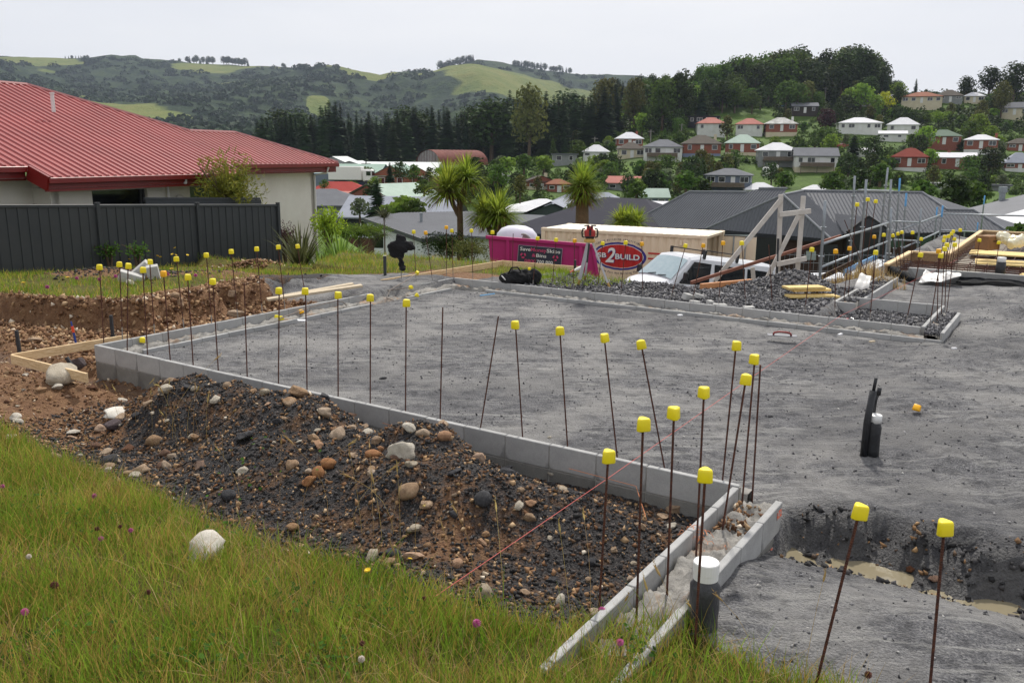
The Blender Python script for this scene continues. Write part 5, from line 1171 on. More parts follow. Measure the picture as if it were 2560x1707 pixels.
# ================================================================== FORMWORK AND ROD CAGE
fk = thing('slab_formwork', S(6.6, 13, -.1), 0, 'timber formwork edging a second slab full of steel mesh, far right', 'formwork')
PLY = woodmat('form_ply', '7d6a52', '94795a', 'a98c68', 3)
def fb(u0, v0, u1, v1, z, h, w=.05, mat=PLY, nm='form_board'):
    o_ = fk.location; m = MB(); m.beam(S(u0, v0, z - h / 2) - o_, S(u1, v1, z - h / 2) - o_, w, h); m.build(nm, mat, fk)
for a in ((6.15, 12.4, 6.15, 15.25), (6.15, 15.25, 6.88, 15.25), (6.88, 15.25, 6.88, 22.5), (6.88, 22.5, 10.5, 22.5)):
    fb(*a, .10, .42); fb(*a, .135, .035, .10, PINE, 'top_plate')
for v in (13.2, 14.2): fb(6.05, v, 6.05, v + .09, .1, .3, .05, PINE, 'peg')
sl = MB(); o_ = fk.location
sl.poly([S(6.2, 12.7, -.14) - o_, S(10.6, 12.7, -.14) - o_, S(10.6, 22.4, -.14) - o_, S(6.2, 22.4, -.14) - o_]); sl.build('blinding', M('pale_blinding', '9a948a', 'b0aa9d', .9, scale=2), fk)
for k in range(9):
    v = 12.75 + .0 * k; m = MB(); z = -.12 + (k % 5) * .075; vv = 12.75 + (k // 5) * .35
    m.tube([S(6.3, vv, z) - o_, S(7.8, vv + .02, z + .01 * (k % 2)) - o_, S(9.3, vv, z) - o_, S(9.42, vv + .03, z + .05) - o_, S(9.3, vv + .06, z + .12) - o_], .009, 6); m.build('cage_bar', RUST, fk)
for k in range(11):
    u = 6.4 + k * .28; m = MB(); m.tube([S(u, 12.7, -.13) - o_, S(u, 12.7, .19) - o_, S(u, 13.15, .19) - o_, S(u, 13.15, -.13) - o_], .006, 5); m.build('stirrup', RUST, fk)
for k in range(26):
    v = 13.4 + k * .34; m = MB(); m.tube([S(6.95 if v > 15.2 else 6.25, v, -.06) - o_, S(10.4, v, -.06) - o_], .008, 5); m.build('mesh_bar', RUST, fk)
for k in range(10):
    u = 6.98 + k * .36; m = MB(); m.tube([S(u, 13.3, -.045) - o_, S(u, 22.3, -.045) - o_], .008, 5); m.build('mesh_bar', RUST, fk)
for k in range(18):
    v = 15.5 + k * .36; m = MB(); m.tube([S(6.95, v, -.1) - o_, S(6.98, v, .08) - o_, S(7.3, v, .06) - o_], .007, 5); m.build('starter_bar', RUST, fk)
for (u, v, l, w, rz, z) in ((8.2, 15.5, 1.6, .9, .1, -.02), (9.2, 14.3, 1.4, .8, -.1, -.03), (8.0, 17.5, 1.8, .9, .05, -.02), (9.4, 16.6, 1.2, .9, .2, -.01)):
    m = MB(); p = S(u, v, z) - o_; m.box((0, 0, 0), (l, w, .03), M=Matrix.Translation(p) @ Matrix.Rotation(RZ + rz, 4, 'Z')); m.build('pale_board', PINEY, fk)
m = MB(); m.beam(S(6.55, 12.45, -.05) - o_, S(10.2, 12.45, -.05) - o_, .12, .28); m.build('edge_block_row', BLK, fk)
q = D(2467, 624, 18.4); bx_ = thing('cardboard_box', q, .5, 'brown cardboard box standing on the steel mesh of the formed slab', 'box')
m = MB(); m.box((0, 0, .15), (.42, .3, .3), b=.008); m.build('carton', M('cardboard', '8f6a48', '7f5d3f', .9, scale=5), bx_); m = MB(); m.box((.02, -.152, .19), (.13, .004, .03)); m.build('print_strip', M('dark_print', '4a3628', '4a3628', .9), bx_)
m = MB(); m.box((0, 0, .302), (.42, .04, .004)); m.build('tape', M('packing_tape', 'a98a63', 'a98a63', .4), bx_)
q = D(2528, 614, 18.2); pbg = blob('plastic_bag', [((0, 0, .1), (.28, .2, .12)), ((-.15, 0, .16), (.14, .14, .1)), ((.16, .05, .12), (.16, .14, .12))], M('yellowish_clear_plastic', 'e6dcae', 'efe9d6', .3, scale=6, spec=.6), None, jit=.12, seed=8, loc=q); props(pbg, 'crumpled yellowish plastic bag on the formed slab', 'bag')
board('ramp_plank', P(2525, 712, -.1), P(2600, 676, .1), .3, .04, PINEY, 'wide pale plank at the right edge of the pad by the rod cage', 'plank')
# membrane: black roll and white sheet
p0, p1 = P(2226, 676, .0), P(2286, 700, -.05); m = MB(); pts = [p0 + (p1 - p0) * k / 6 + Vector((0, 0, .02 * sin(k * 2.1))) for k in range(7)]
m.tube([p - p0 for p in pts], [.09, .085, .09, .08, .075, .06, .03], 12); o = m.build('membrane_roll', M('black_polythene', '131417', '1b1c20', .75, scale=6, spec=.1, bump=.5, bs=12), None, True, loc=p0); props(o, 'rolled end of black plastic membrane at the edge of the pad', 'plastic sheet')
def sheet(name, c0, c1, c2, c3, mat, label, amp, n=26, seed=0):
    V = []
    for i in range(n + 1):
        for j in range(n + 1):
            a, b = i / n, j / n; p = (c0 * (1 - a) + c1 * a) * (1 - b) + (c3 * (1 - a) + c2 * a) * b; V.append(p[:])
    V = np.array(V); V[:, 2] += amp * (fbm(V[:, 0], V[:, 1], .5, 4, 50 + seed) + .35) ; i = (np.arange(n)[None, :] + (n + 1) * np.arange(n)[:, None]).ravel()
    F = np.stack([i, i + 1, i + n + 2, i + n + 1], -1); o = ob(name, np_mesh(name, V, F, mat, smooth=True)); md = o.modifiers.new('t', 'SOLIDIFY'); md.thickness = .004; props(o, label, 'plastic sheet'); return o
sheet('white_sheet', S(6.8, 11.85, -.08), S(7.5, 11.95, -.1), S(7.45, 12.3, .0), S(6.85, 12.35, .04), M('white_polythene', 'dcdad6', 'cfccc8', .4, scale=4, spec=.5), 'white plastic sheet bunched at the end of the pad', .22)
sheet('black_sheet', S(7.4, 12.15, -.12), S(9.6, 12.3, -.12), S(9.6, 12.5, -.08), S(7.45, 12.45, -.04), MATS['black_polythene'], 'black plastic sheet turned up along the edge of the formed slab', .10, seed=3)
sheet('crumpled_sheet', S(6.28, 9.0, .0), S(6.5, 9.0, .02), S(6.45, 9.5, .1), S(6.3, 9.5, .08), MATS['white_polythene'], 'scrap of pale plastic on the wall leading to the scaffold', .3, 12, 7)
# red paint line on the recess gravel
m = MB(); m.poly([S(7.0, 8.15, -.17), S(7.45, 8.05, -.17), S(7.45, 8.12, -.165), S(7.0, 8.24, -.165)])
# wire mesh fence panel far behind
wf = D(2060, 688, 21); wm = thing('wire_fence', wf, 0, 'thin wire mesh fence behind the stone heap', 'fence')
for k in range(24): m = MB(); m.tube([(k * .12 - 1, 0, -1), (k * .12 - 1, 0, .55)], .004, 4); m.build('wire', GALV, wm)
for k in range(8): m = MB(); m.tube([(-1, 0, -.9 + k * .2), (1.8, 0, -.9 + k * .2)], .004, 4); m.build('wire', GALV, wm)
# ================================================================== BUILDINGS BEYOND THE SITE
def ribs3d(m, pts, pitch, h=.03, wid=.04):
    pts = [Vector(p) for p in pts]; n = (pts[1] - pts[0]).cross(pts[2] - pts[0]).normalized()
    if n.z < 0: n = -n
    e = Vector((-n.y, n.x, 0)); e = e.normalized() if e.length > 1e-5 else Vector((1, 0, 0)); s = n.cross(e); o = pts[0]
    q = [((p - o).dot(e), (p - o).dot(s)) for p in pts]; ts = [a for a, b in q]; t = math.ceil(min(ts) / pitch) * pitch
    while t < max(ts):
        c = []
        for i in range(len(q)):
            (t0, w0), (t1, w1) = q[i], q[(i + 1) % len(q)]
            if (t0 - t) * (t1 - t) < 0: c.append(w0 + (w1 - w0) * (t - t0) / (t1 - t0))
        c.sort()
        for a, b in zip(c[::2], c[1::2]):
            if b - a > .1:
                A = [o + e * (t + d) + s * w + n * hh for w in (a, b) for d, hh in ((-wid, .002), (0, h), (wid, .002))]
                m.add(A, [(0, 1, 4, 3), (1, 2, 5, 4)])
        t += pitch
_wins = {}
def win_mesh(w, h, fr):
    k = (round(w, 1), round(h, 1), fr.name)
    if k not in _wins:
        m = MB(); m.box((0, -.02, h / 2), (w, .05, h), 1); t = .09
        for x in (-w / 2, w / 2): m.box((x, -.05, h / 2), (t, .08, h + t), 0)
        for z in (0, h): m.box((0, -.05, z), (w - t, .08, t), 0)
        if w > 1.5: m.box((0, -.05, h / 2), (t * .8, .07, h - t), 0)
        _wins[k] = m.mesh('window', [fr, GLASSD])
    return _wins[k]
WFR = M('white_window_frame', 'd8d8d6', 'cecfcd', .5); DFR = M('dark_window_frame', '2c2e30', '333537', .5)
def roofmat(name, a, b=None, rough=.85, bumpw=True):
    if name in MATS: return MATS[name]
    t = NT(name); n = t.noise(.6, 5, .7); f = t.noise(6, 4, .7)
    col = t.mix(t.ramp(t.math('ADD', t.math('MULTIPLY', n, .6), t.math('MULTIPLY', f, .4)), [(.35, 0.0), (.65, 1.0)]), a, b or a); t.bump(f, .2, .02)
    MATS[name] = t.done(col, rough, 0, .15); return MATS[name]
def brickmat(name, a, b, mortar, sc=1.0):
    if name in MATS: return MATS[name]
    t = NT(name); br = t.n('ShaderNodeTexBrick'); br.inputs['Scale'].default_value = 4.2 * sc; br.inputs['Color1'].default_value = lin(a); br.inputs['Color2'].default_value = lin(b); br.inputs['Mortar'].default_value = lin(mortar); br.inputs['Mortar Size'].default_value = .02
    mp_ = t.n('ShaderNodeMapping'); mp_.inputs['Rotation'].default_value = (pi / 2, 0, 0); t.l(t.tc.outputs['Object'], mp_.inputs['Vector']); t.l(mp_.outputs['Vector'], br.inputs['Vector'])
    MATS[name] = t.done(br.outputs['Color'], .9); return MATS[name]
BRK1 = brickmat('red_brick', '7a3524', '8d4330', '8f7a6a'); BRKD = brickmat('dark_brick', '3d2a24', '4a342c', '3a3330')
def building(name, label, loc, rz, L, W, H, roof, rise, rm, wm, base=None, baseh=0.0, ovh=.45, wins=4, frm=None, chim=None, deep=3.0, ribs=0, sidewins=1, door=True, cat='house', group=None, winh=1.2, deck=None):
    t = thing(name, loc, rz, label, cat, group); frm = frm or WFR
    lo = baseh if base else -deep
    m = MB(); m.box((0, 0, (lo + H) / 2), (L, W, H - lo)); m.build('wall', wm, t)
    if base: m = MB(); m.box((0, 0, (baseh - deep) / 2), (L - .06, W - .06, baseh + deep)); m.build('basement', base, t)
    l, w = L / 2 + ovh, W / 2 + ovh; m = MB(); z0, z1 = H - .05, H + rise
    if roof == 'hip':
        r = max(l - w, .3); c = [(-l, -w, z0), (l, -w, z0), (l, w, z0), (-l, w, z0), (-r, 0, z1), (r, 0, z1)]
        F = [(0, 1, 5, 4), (1, 2, 5), (2, 3, 4, 5), (3, 0, 4)]
    elif roof == 'gable':
        c = [(-l, -w, z0), (l, -w, z0), (l, w, z0), (-l, w, z0), (-l, 0, z1), (l, 0, z1)]; F = [(0, 1, 5, 4), (2, 3, 4, 5)]
    elif roof == 'gablefront':
        c = [(-l, -w, z0), (l, -w, z0), (l, w, z0), (-l, w, z0), (0, -w, z1), (0, w, z1)]; F = [(1, 2, 5, 4), (3, 0, 4, 5)]
    elif roof == 'mono':
        c = [(-l, -w, z0), (l, -w, z0), (l, w, z1), (-l, w, z1)]; F = [(0, 1, 2, 3)]
    else:
        c = [(-l, -w, z0 + .2), (l, -w, z0 + .2), (l, w, z0 + .2), (-l, w, z0 + .2)]; F = [(0, 1, 2, 3)]
    nb = len(m.f); m.add(c, F)
    # eaves thickness
    ed = c[:4]; m.add(ed + [(p[0], p[1], z0 - .16) for p in ed], [(0, 4, 5, 1), (1, 5, 6, 2), (2, 6, 7, 3), (3, 7, 4, 0), (4, 7, 6, 5)] if roof != 'mono' else [(0, 4, 5, 1), (4, 7, 6, 5)])
    if ribs:
        for f in F: ribs3d(m, [c[i] for i in f], ribs)
    ro = m.build('roof', rm, t)
    if roof == 'gable':
        for sx in (-1, 1): m = MB(); x = sx * (L / 2); m.poly([(x, -W / 2, H), (x, W / 2, H), (x, 0, H + rise * (W / 2) / w)]); m.build('gable', wm, t)
    if roof == 'gablefront':
        for sy in (-1, 1): m = MB(); y = sy * (W / 2); m.poly([(-L / 2, y, H), (L / 2, y, H), (0, y, H + rise * (L / 2) / l)]); m.build('gable', wm, t)
    if chim:
        m = MB(); m.box((chim[0] * L / 2, chim[1] * W / 2, H + rise * .75), (.7, .5, 1.6)); m.build('chimney', BRK1 if len(chim) < 3 else chim[2], ro)
    ups = H - (baseh if base else 0)
    nw = wins; z = H - winh - .45
    for k in range(nw):
        x = -L / 2 + L * (k + .5) / nw; wd = (1.0, 1.8, 1.4)[(k + int(abs(loc[0]))) % 3]; wd = min(wd, L / nw * .8)
        if door and k == nw // 2 and nw > 2:
            m = MB(); m.box((0, -.03, 0), (.95, .06, 2.05)); ob('door', m.mesh('door', frm), t, (x, -W / 2, H - .42 - 1.02)); continue
        ob('window', win_mesh(wd, winh, frm), t, (x, -W / 2, z))
    for sx in (-1, 1):
        for k in range(sidewins):
            ob('window', win_mesh(1.2, winh, frm), t, (sx * L / 2, -W / 2 + W * (k + .5) / max(sidewins, 1), z), (0, 0, sx * pi / 2))
    if base and baseh > 1.6:
        ob('window', win_mesh(1.0, .8, frm), t, (-L * .25, -W / 2 + .03, baseh - 1.3)); m = MB(); m.box((0, -.03, 0), (2.2, .06, 1.9)); ob('garage_door', m.mesh('garage_door', M('garage_door_grey', 'b9bbbd', 'a9abad', .6)), t, (L * .22, -W / 2 + .03, baseh - 1.15))
    if deck:
        m = MB(); m.box((0, -W / 2 - 1.0, H - 2.6), (L * .8, 2.0, .15)); m.build('deck', deck, t)
        m = MB(); m.box((0, -W / 2 - 1.95, H - 2.1), (L * .8, .06, .9)); m.build('balustrade', deck, t)
        for x in (-.38, 0, .38): m = MB(); m.box((x * L, -W / 2 - 1.9, H - 3.9), (.12, .12, 2.6)); m.build('post', deck, t)
    return t
WT = M('white_weatherboard', 'd6d6d2', 'c8c8c3', .8, scale=.8); CRW = M('cream_wall', 'c9bfa6', 'bcb196', .9, scale=.8); GRW = M('grey_wall', '8b8d8c', '7c7f7f', .9, scale=.8); BLW = M('blue_grey_wall', '67707f', '5c6574', .8, scale=.8); DKW = M('black_cladding', '24262b', '1d1f23', .8); PBW = M('pale_blue_base', '7c86a0', '707a92', .9)
RW = roofmat('white_roof', 'd6d6d8', 'c2c2c6'); RG = roofmat('grey_roof', '6d6f74', '5e6065'); RBG = roofmat('brown_grey_roof', '5e574f', '4d4741'); RPK = roofmat('faded_pink_roof', 'b0766c', '9c645a'); RGN = roofmat('pale_green_roof', 'aab9ae', '97a89c'); RRB = roofmat('rust_red_roof', '7d3528', '6d2c22'); RTN = roofmat('tan_tile_roof', '8a5a45', '7a4e3c'); RGG = roofmat('green_grey_roof', '6c7a6c', '5c6a5d'); RMO = roofmat('mottled_roof', 'cfcfcb', '77756f'); RLB = roofmat('light_slate_roof', '9a9ea8', '888c96')
DKD = M('weathered_deck', '6b5d50', '5a4e43', .9, scale=2)
HS = [  # cx, base y, width px, wall px, roof px, roof, wall, base, kind, rot, extras, label
 (1572, 370, 66, 22, 15, RW, BRK1, WT, 'hip', 4, dict(chim=(.6, .3)), 'brick house on a tall white basement, white hip roof, at the foot of the wood'),
 (1490, 398, 62, 18, 16, RW, WT, None, 'hip', -6, {}, 'small white-roofed cottage beside a round tree, left end of the hillside'),
 (1576, 393, 62, 20, 15, RBG, CRW, None, 'hip', 8, dict(chim=(.3, .2, WT)), 'cream house with a dull brown hip roof below the brick one'),
 (1657, 399, 96, 30, 17, RG, WT, None, 'hip', -4, dict(deck=DKD, wins=4), 'white house with grey hip roof and front deck'),
 (1751, 389, 94, 28, 20, RBG, BRK1, PBW, 'hip', 3, dict(chim=(.75, 0, CRW)), 'red brick house with brown roof on a blue-grey base'),
 (1775, 337, 70, 26, 14, RPK, WT, None, 'hip', 3, {}, 'white house with faded pink hip roof left of its pink-roofed twin'),
 (1759, 318, 76, 24, 6, DKW, DKW, None, 'flat', -5, dict(wins=4), 'black box-shaped modern house against the wood'),
 (1872, 337, 66, 24, 14, RPK, WT, None, 'hip', -3, {}, 'white house with faded pink roof beside the mottled-roofed one'),
 (1949, 337, 76, 25, 15, RMO, BRK1, CRW, 'hip', 5, dict(chim=(.8, .2, WT)), 'brick and cream house with a mottled white roof'),
 (1855, 386, 84, 27, 20, RGN, BRK1, CRW, 'hip', -4, {}, 'brick house with pale green pyramid roof'),
 (1939, 411, 95, 33, 18, RW, GRW, None, 'hip', 4, dict(deck=DKD), 'pale grey two-storey house with a white hip roof and balcony'),
 (1821, 472, 112, 34, 15, RG, BLW, None, 'hip', -8, dict(deck=DKD, wins=4), 'blue-grey villa with grey roof and timber porch above the near roofs'),
 (1567, 474, 95, 17, 15, RPK, GRW, None, 'gable', -10, dict(wins=3), 'long pink gable roof half hidden by shrubs'),
 (1630, 506, 74, 14, 20, RGN, BLW, None, 'gable', 10, dict(wins=2), 'green gable roof just above the dark roof'),
 (1899, 482, 82, 8, 16, RW, WT, None, 'hip', 6, dict(wins=3), 'white pyramid roof rising behind the big grey roof'),
 (1411, 411, 62, 24, 3, RG, GRW, None, 'flat', 2, dict(wins=2), 'plain grey flat-roofed block left of the cottage'),
 (1394, 478, 58, 18, 11, RTN, BRK1, None, 'hip', 10, {}, 'small brick house with tan roof behind the tall cabbage tree'),
 (1350, 472, 76, 18, 14, RBG, BRK1, CRW, 'gablefront', 8, dict(chim=(.4, .2, CRW)), 'brick bungalow with brown gables above the left cabbage trees'),
 (1235, 452, 78, 12, 12, RG, GRW, None, 'hip', -4, {}, 'grey hip-roofed house behind the left cabbage tree'),
 (2034, 425, 104, 34, 19, RG, WT, CRW, 'gable', 4, dict(deck=DKD, wins=4), 'white house with a wide deck on posts and grey gable roof'),
 (2145, 329, 102, 19, 13, RW, WT, None, 'hip', 2, dict(wins=5), 'long white villa with white roof behind a bare shrub'),
 (2256, 333, 74, 19, 17, RW, WT, None, 'hip', -5, {}, 'white cottage with a pale pyramid roof and verandah'),
 (2230, 352, 64, 16, 7, RW, WT, None, 'gable', -3, dict(wins=2, sidewins=0), 'low white garage with blue doors'),
 (2354, 369, 78, 27, 15, RGG, BRK1, None, 'hip', 3, {}, 'brick house with grey-green hip roof, van parked beneath'),
 (2449, 380, 76, 29, 12, RW, BRK1, WT, 'hip', -3, dict(chim=(.9, .3)), 'brick house with white roof on a white garage storey'),
 (2272, 426, 84, 32, 20, RRB, BRK1, WT, 'hip', -6, dict(chim=(.0, .3)), 'brick house with rust-red roof and blue gable'),
 (2384, 419, 95, 24, 11, RW, BRK1, None, 'gable', 6, dict(chim=(-.3, .1)), 'low brick house under a wide white roof'),
 (2542, 426, 66, 18, 24, RLB, BRK1, WT, 'hip', 8, {}, 'house with tall pale slate roof at the right edge'),
 (2302, 266, 94, 20, 12, RTN, CRW, None, 'hip', -4, dict(wins=5), 'large cream two-storey house with tan tile roof high on the ridge'),
 (2371, 255, 56, 13, 14, RBG, GRW, None, 'hip', 5, {}, 'brown-roofed house right of the cream ridge house'),
 (2162, 264, 40, 15, 14, RLB, WT, None, 'gable', -8, dict(wins=2), 'white house with slate roof and dormer left of the yellow tree'),
 (2155, 236, 38, 6, 10, RGN, WT, None, 'hip', 0, dict(wins=2), 'small pale green roof on the ridge top'),
 (2202, 233, 54, 6, 9, RW, WT, None, 'gable', 3, dict(wins=3), 'white-roofed house on the ridge top'),
 (2432, 256, 46, 14, 9, RW, CRW, None, 'hip', 4, dict(wins=3), 'cream house with white roof beneath the dark ridge trees'),
 (2537, 297, 64, 24, 14, RG, CRW, None, 'gable', -12, dict(wins=3), 'cream and grey gabled house high at the right edge'),
 (2009, 286, 62, 18, 9, RG, M('dark_timber_wall', '3a332d', '2f2924', .9), None, 'gable', 3, dict(wins=3), 'dark timber house with a grey low roof on the upper slope'),
 (2546, 376, 56, 16, 12, RBG, BRK1, None, 'hip', 4, {}, 'brown-roofed brick house at the right edge'),
 (2354, 472, 46, 13, 3, RW, WT, None, 'flat', 0, dict(wins=2, sidewins=0), 'low white and red garden shed on the lower slope'),
 (2501, 477, 40, 13, 4, RG, GRW, None, 'flat', 0, dict(wins=1, sidewins=0, door=False), 'grey block shed at the lower right'),
 (2037, 479, 54, 5, 11, RW, WT, None, 'hip', 5, dict(wins=2), 'white roof with steel flue behind the big grey roof'),
 (2151, 390, 58, 10, 9, RW, WT, None, 'gable', 3, dict(wins=2), 'white roof half hidden by the dark conifers'),
 (1270, 382, 46, 12, 4, RG, GRW, None, 'flat', 0, dict(wins=2), 'grey flat building among shrubs right of the arched shed'),
]
HBOX = []
for (cx, by, wp, wl, rp, rm, wm, bs_, kind, rot, ex_, lab) in HS:
    p = hit(cx, by, 60); k = p.y / 2139.; L = wp * k; H = wl * k; rise = rp * k
    two = H > 3.6 and bs_ is not None; kw = dict(wins=3); kw.update(ex_)
    if H < 2.2: kw['winh'] = .7
    building('hillside_house' if 'shed' not in lab and 'garage' not in lab.split(' ')[:3] else 'garden_shed', lab, p, radians(rot) - atan2(p.x, p.y) * .8, L * .94, L * .72, H, kind, max(rise, .3), rm, wm, bs_, max(H - 2.8, .5) if bs_ else 0, .4, **kw)
    HBOX.append((cx, by - wl / 2 - rp / 2, wp / 2 + 4, (wl + rp) / 2 + 5, p.y))
# vehicles on the slope
for (px, py, rz, col, L, H, lab, nm) in ((2358, 369, 1.7, 'e0e0e0', 4.6, 1.95, 'white van parked under the grey-green roofed house', 'parked_van'), (2105, 371, .1, '8a1f22', 4.3, 1.4, 'red car on the drive above the dark conifers', 'parked_car'), (1962, 272, .3, '4a78b0', 4.2, 1.45, 'blue car at the top of the green paddock', 'parked_car'), (2320, 389, .1, '23252e', 4.3, 1.4, 'dark car above the rust-red roof', 'parked_car'), (2072, 365, .1, 'd0d0d2', 4.2, 1.4, 'silver car parked on the drive left of the red car', 'parked_car'), (2001, 360, 1.3, '3a3f48', 4.4, 1.6, 'grey car on the pale concrete drive', 'parked_car')):
    p = hit(px, py, 60); t = thing(nm, p, rz, lab, 'van' if 'van' in nm else 'car'); car(t, M('car_paint_' + col, col, col, .3, spec=.6), L, H)
for (px, py, lab) in ((1914, 440, 'larger white water tank below the pale grey house'), (1936, 434, 'smaller white water tank behind the larger one')):
    p = hit(px, py, 60); m = MB(); m.lathe([(1.3, -1), (1.3, 2.2), (1.2, 2.45), (.3, 2.6)], 16); o = m.build('garden_tank', WHT, None, True, loc=p); props(o, lab, 'tank'); o.scale = (.7, .7, .8)
# poles
POLEM = M('grey_pole', '8a8680', '77736d', .9)
for (bx, by, ty, d0, lab) in ((1626, 362, 327, 0, 'concrete power pole on the hillside road by the brown roof'), (2061, 268, 222, 0, 'power pole with crossarm among the upper trees'), (1703, 350, 312, 0, 'thin lamp pole beside the sloping road'), (917, 478, 407, 0, 'pale power pole with crossarm beside the truck yard'), (1486, 385, 345, 0, 'power pole above the small cottage'), (884, 470, 432, 0, 'dark post beside the truck')):
    p = hit(bx, by, 60); hgt = (by - ty) * p.y / 2139; t = thing('power_pole', p, 0, lab, 'pole')
    m = MB(); m.tube([(0, 0, -1), (0, 0, hgt)], [.22, .13], 8); m.build('mast', POLEM, t); m = MB(); m.box((0, 0, hgt - .5), (2.0, .12, .14)); m.build('crossarm', POLEM, t)

# ---------------- industrial yard
def gpt(px, py): return hit(px, py, 60)
GNR = roofmat('sage_steel_roof', '93a99d', '84988d'); CLR = roofmat('pale_skylight_roof', 'd4d7d6', 'c3c7c6'); NVW = M('navy_steel_wall', '2d3550', '273048', .7); BKW = brickmat('orange_brick', '8a4a35', '98553e', '8a6b58', .5)
q = D(790, 409, 190); q.z -= 7.0
building('warehouse', 'long warehouse with sage green roof and navy wall', q, radians(-2), 30, 22, 4.2, 'gable', 2.8, GNR, NVW, ovh=.3, wins=2, sidewins=0, cat='warehouse', door=False, deep=4)
for (px, py, d, L, W, H, r, rm, wm, lab) in ((996, 412, 182, 7.5, 18, 3.2, 2.0, GNR, BKW, 'brick warehouse gable left of its smaller neighbour'), (1060, 414, 186, 7, 20, 3.2, 1.9, CLR, BKW, 'smaller brick warehouse gable under a pale roof'), (850, 391, 235, 9, 16, 3.0, 2.0, CLR, GRW, 'pale roofed shed behind the sage green warehouse'), (890, 402, 225, 10, 14, 2.4, 1.6, CLR, GRW, 'low pale shed roof behind the warehouse')):
    q = D(px, py, d); q.z -= H + r; building('warehouse', lab, q, radians(-3), L, W, H, 'gablefront', r, rm, wm, ovh=.25, wins=2, sidewins=0, cat='warehouse', door=False, deep=5)
q = D(1010, 405, 215); q.z -= 4.2; building('warehouse', 'long white-roofed shed in front of the arched shed', q, radians(-3), 18, 12, 3.0, 'gable', 1.2, CLR, WT, ovh=.25, wins=2, sidewins=0, cat='warehouse', door=False, deep=5)
# arched shed
q = D(1069, 411, 238); ar = thing('arched_shed', q, radians(-48), 'rusty arched corrugated shed with a pale plank end below the pines', 'shed')
RSTR = roofmat('rusted_arch_steel', '7a4a42', '5d332e', .8); RA, LA = 5.5, 17
m = MB(); n = 22; vs = []; y0_, y1_ = 0, LA
for j in range(25):
    for k in range(n + 1):
        a = pi * k / n; vs.append((RA * cos(a) * 1.02, y0_ + LA * j / 24, RA * .74 * sin(a) - .2 + .05 * (j % 2)))
m.add(vs, [(j * (n + 1) + k, j * (n + 1) + k + 1, (j + 1) * (n + 1) + k + 1, (j + 1) * (n + 1) + k) for j in range(24) for k in range(n)]); m.build('arched_roof', RSTR, ar)
for k in range(18):
    x0, x1 = -RA + 2 * RA * k / 18, -RA + 2 * RA * (k + 1) / 18; zz_ = lambda x: RA * .72 * sqrt(max(0, 1 - (x / RA) ** 2)) - .2
    m = MB(); yk = y0_ + .3 + (.0 if k % 2 else .05); m.poly([(x0 + .03, yk, -4), (x1 - .03, yk, -4), (x1 - .03, yk, zz_(x1)), (x0 + .03, yk, zz_(x0))]); m.build('end_plank', M('weathered_plank', '8b8688', '77696a', .9, scale=1.5, var=.2), ar)
# truck
q = D(890, 463, 172); tr_ = thing('freight_truck', q, radians(-6), 'white box truck parked before the navy warehouse', 'truck')
m = MB(); m.box((-1.9, 0, 2.3), (6.6, 2.4, 2.6), b=.08); m.build('box_body', WHT, tr_); m = MB(); m.box((2.6, 0, 1.9), (1.9, 2.3, 2.4), b=.25); cb_ = m.build('cab', WHT, tr_); m = MB(); m.box((3.57, 0, 2.3), (.04, 2.0, .9)); m.box((2.9, -1.16, 2.3), (.9, .04, .8)); m.build('cab_window', VG, tr_); m = MB(); m.box((-.2, 0, .8), (7.5, .9, .3)); m.build('chassis', VB, tr_)
for x in (2.5, -1.2, -3.6):
    for sy in (1, -1): m = MB(); m.lathe([(.3, -.15), (.5, -.13), (.5, .13), (.3, .15)], 14, M=Matrix.Translation((x, sy * 1.05, .5)) @ Matrix.Rotation(pi / 2, 4, 'X')); m.build('wheel', VB, tr_)
q = D(820, 470, 175); o = MB().box((0, 0, 1.6), (9, 2.4, 2.6), b=.06).build('freight_trailer', M('blue_grey_trailer', '6b7686', '5f6a7a', .6), None, loc=q, rot=radians(-6)); props(o, 'blue-grey trailer parked left of the white truck', 'trailer')
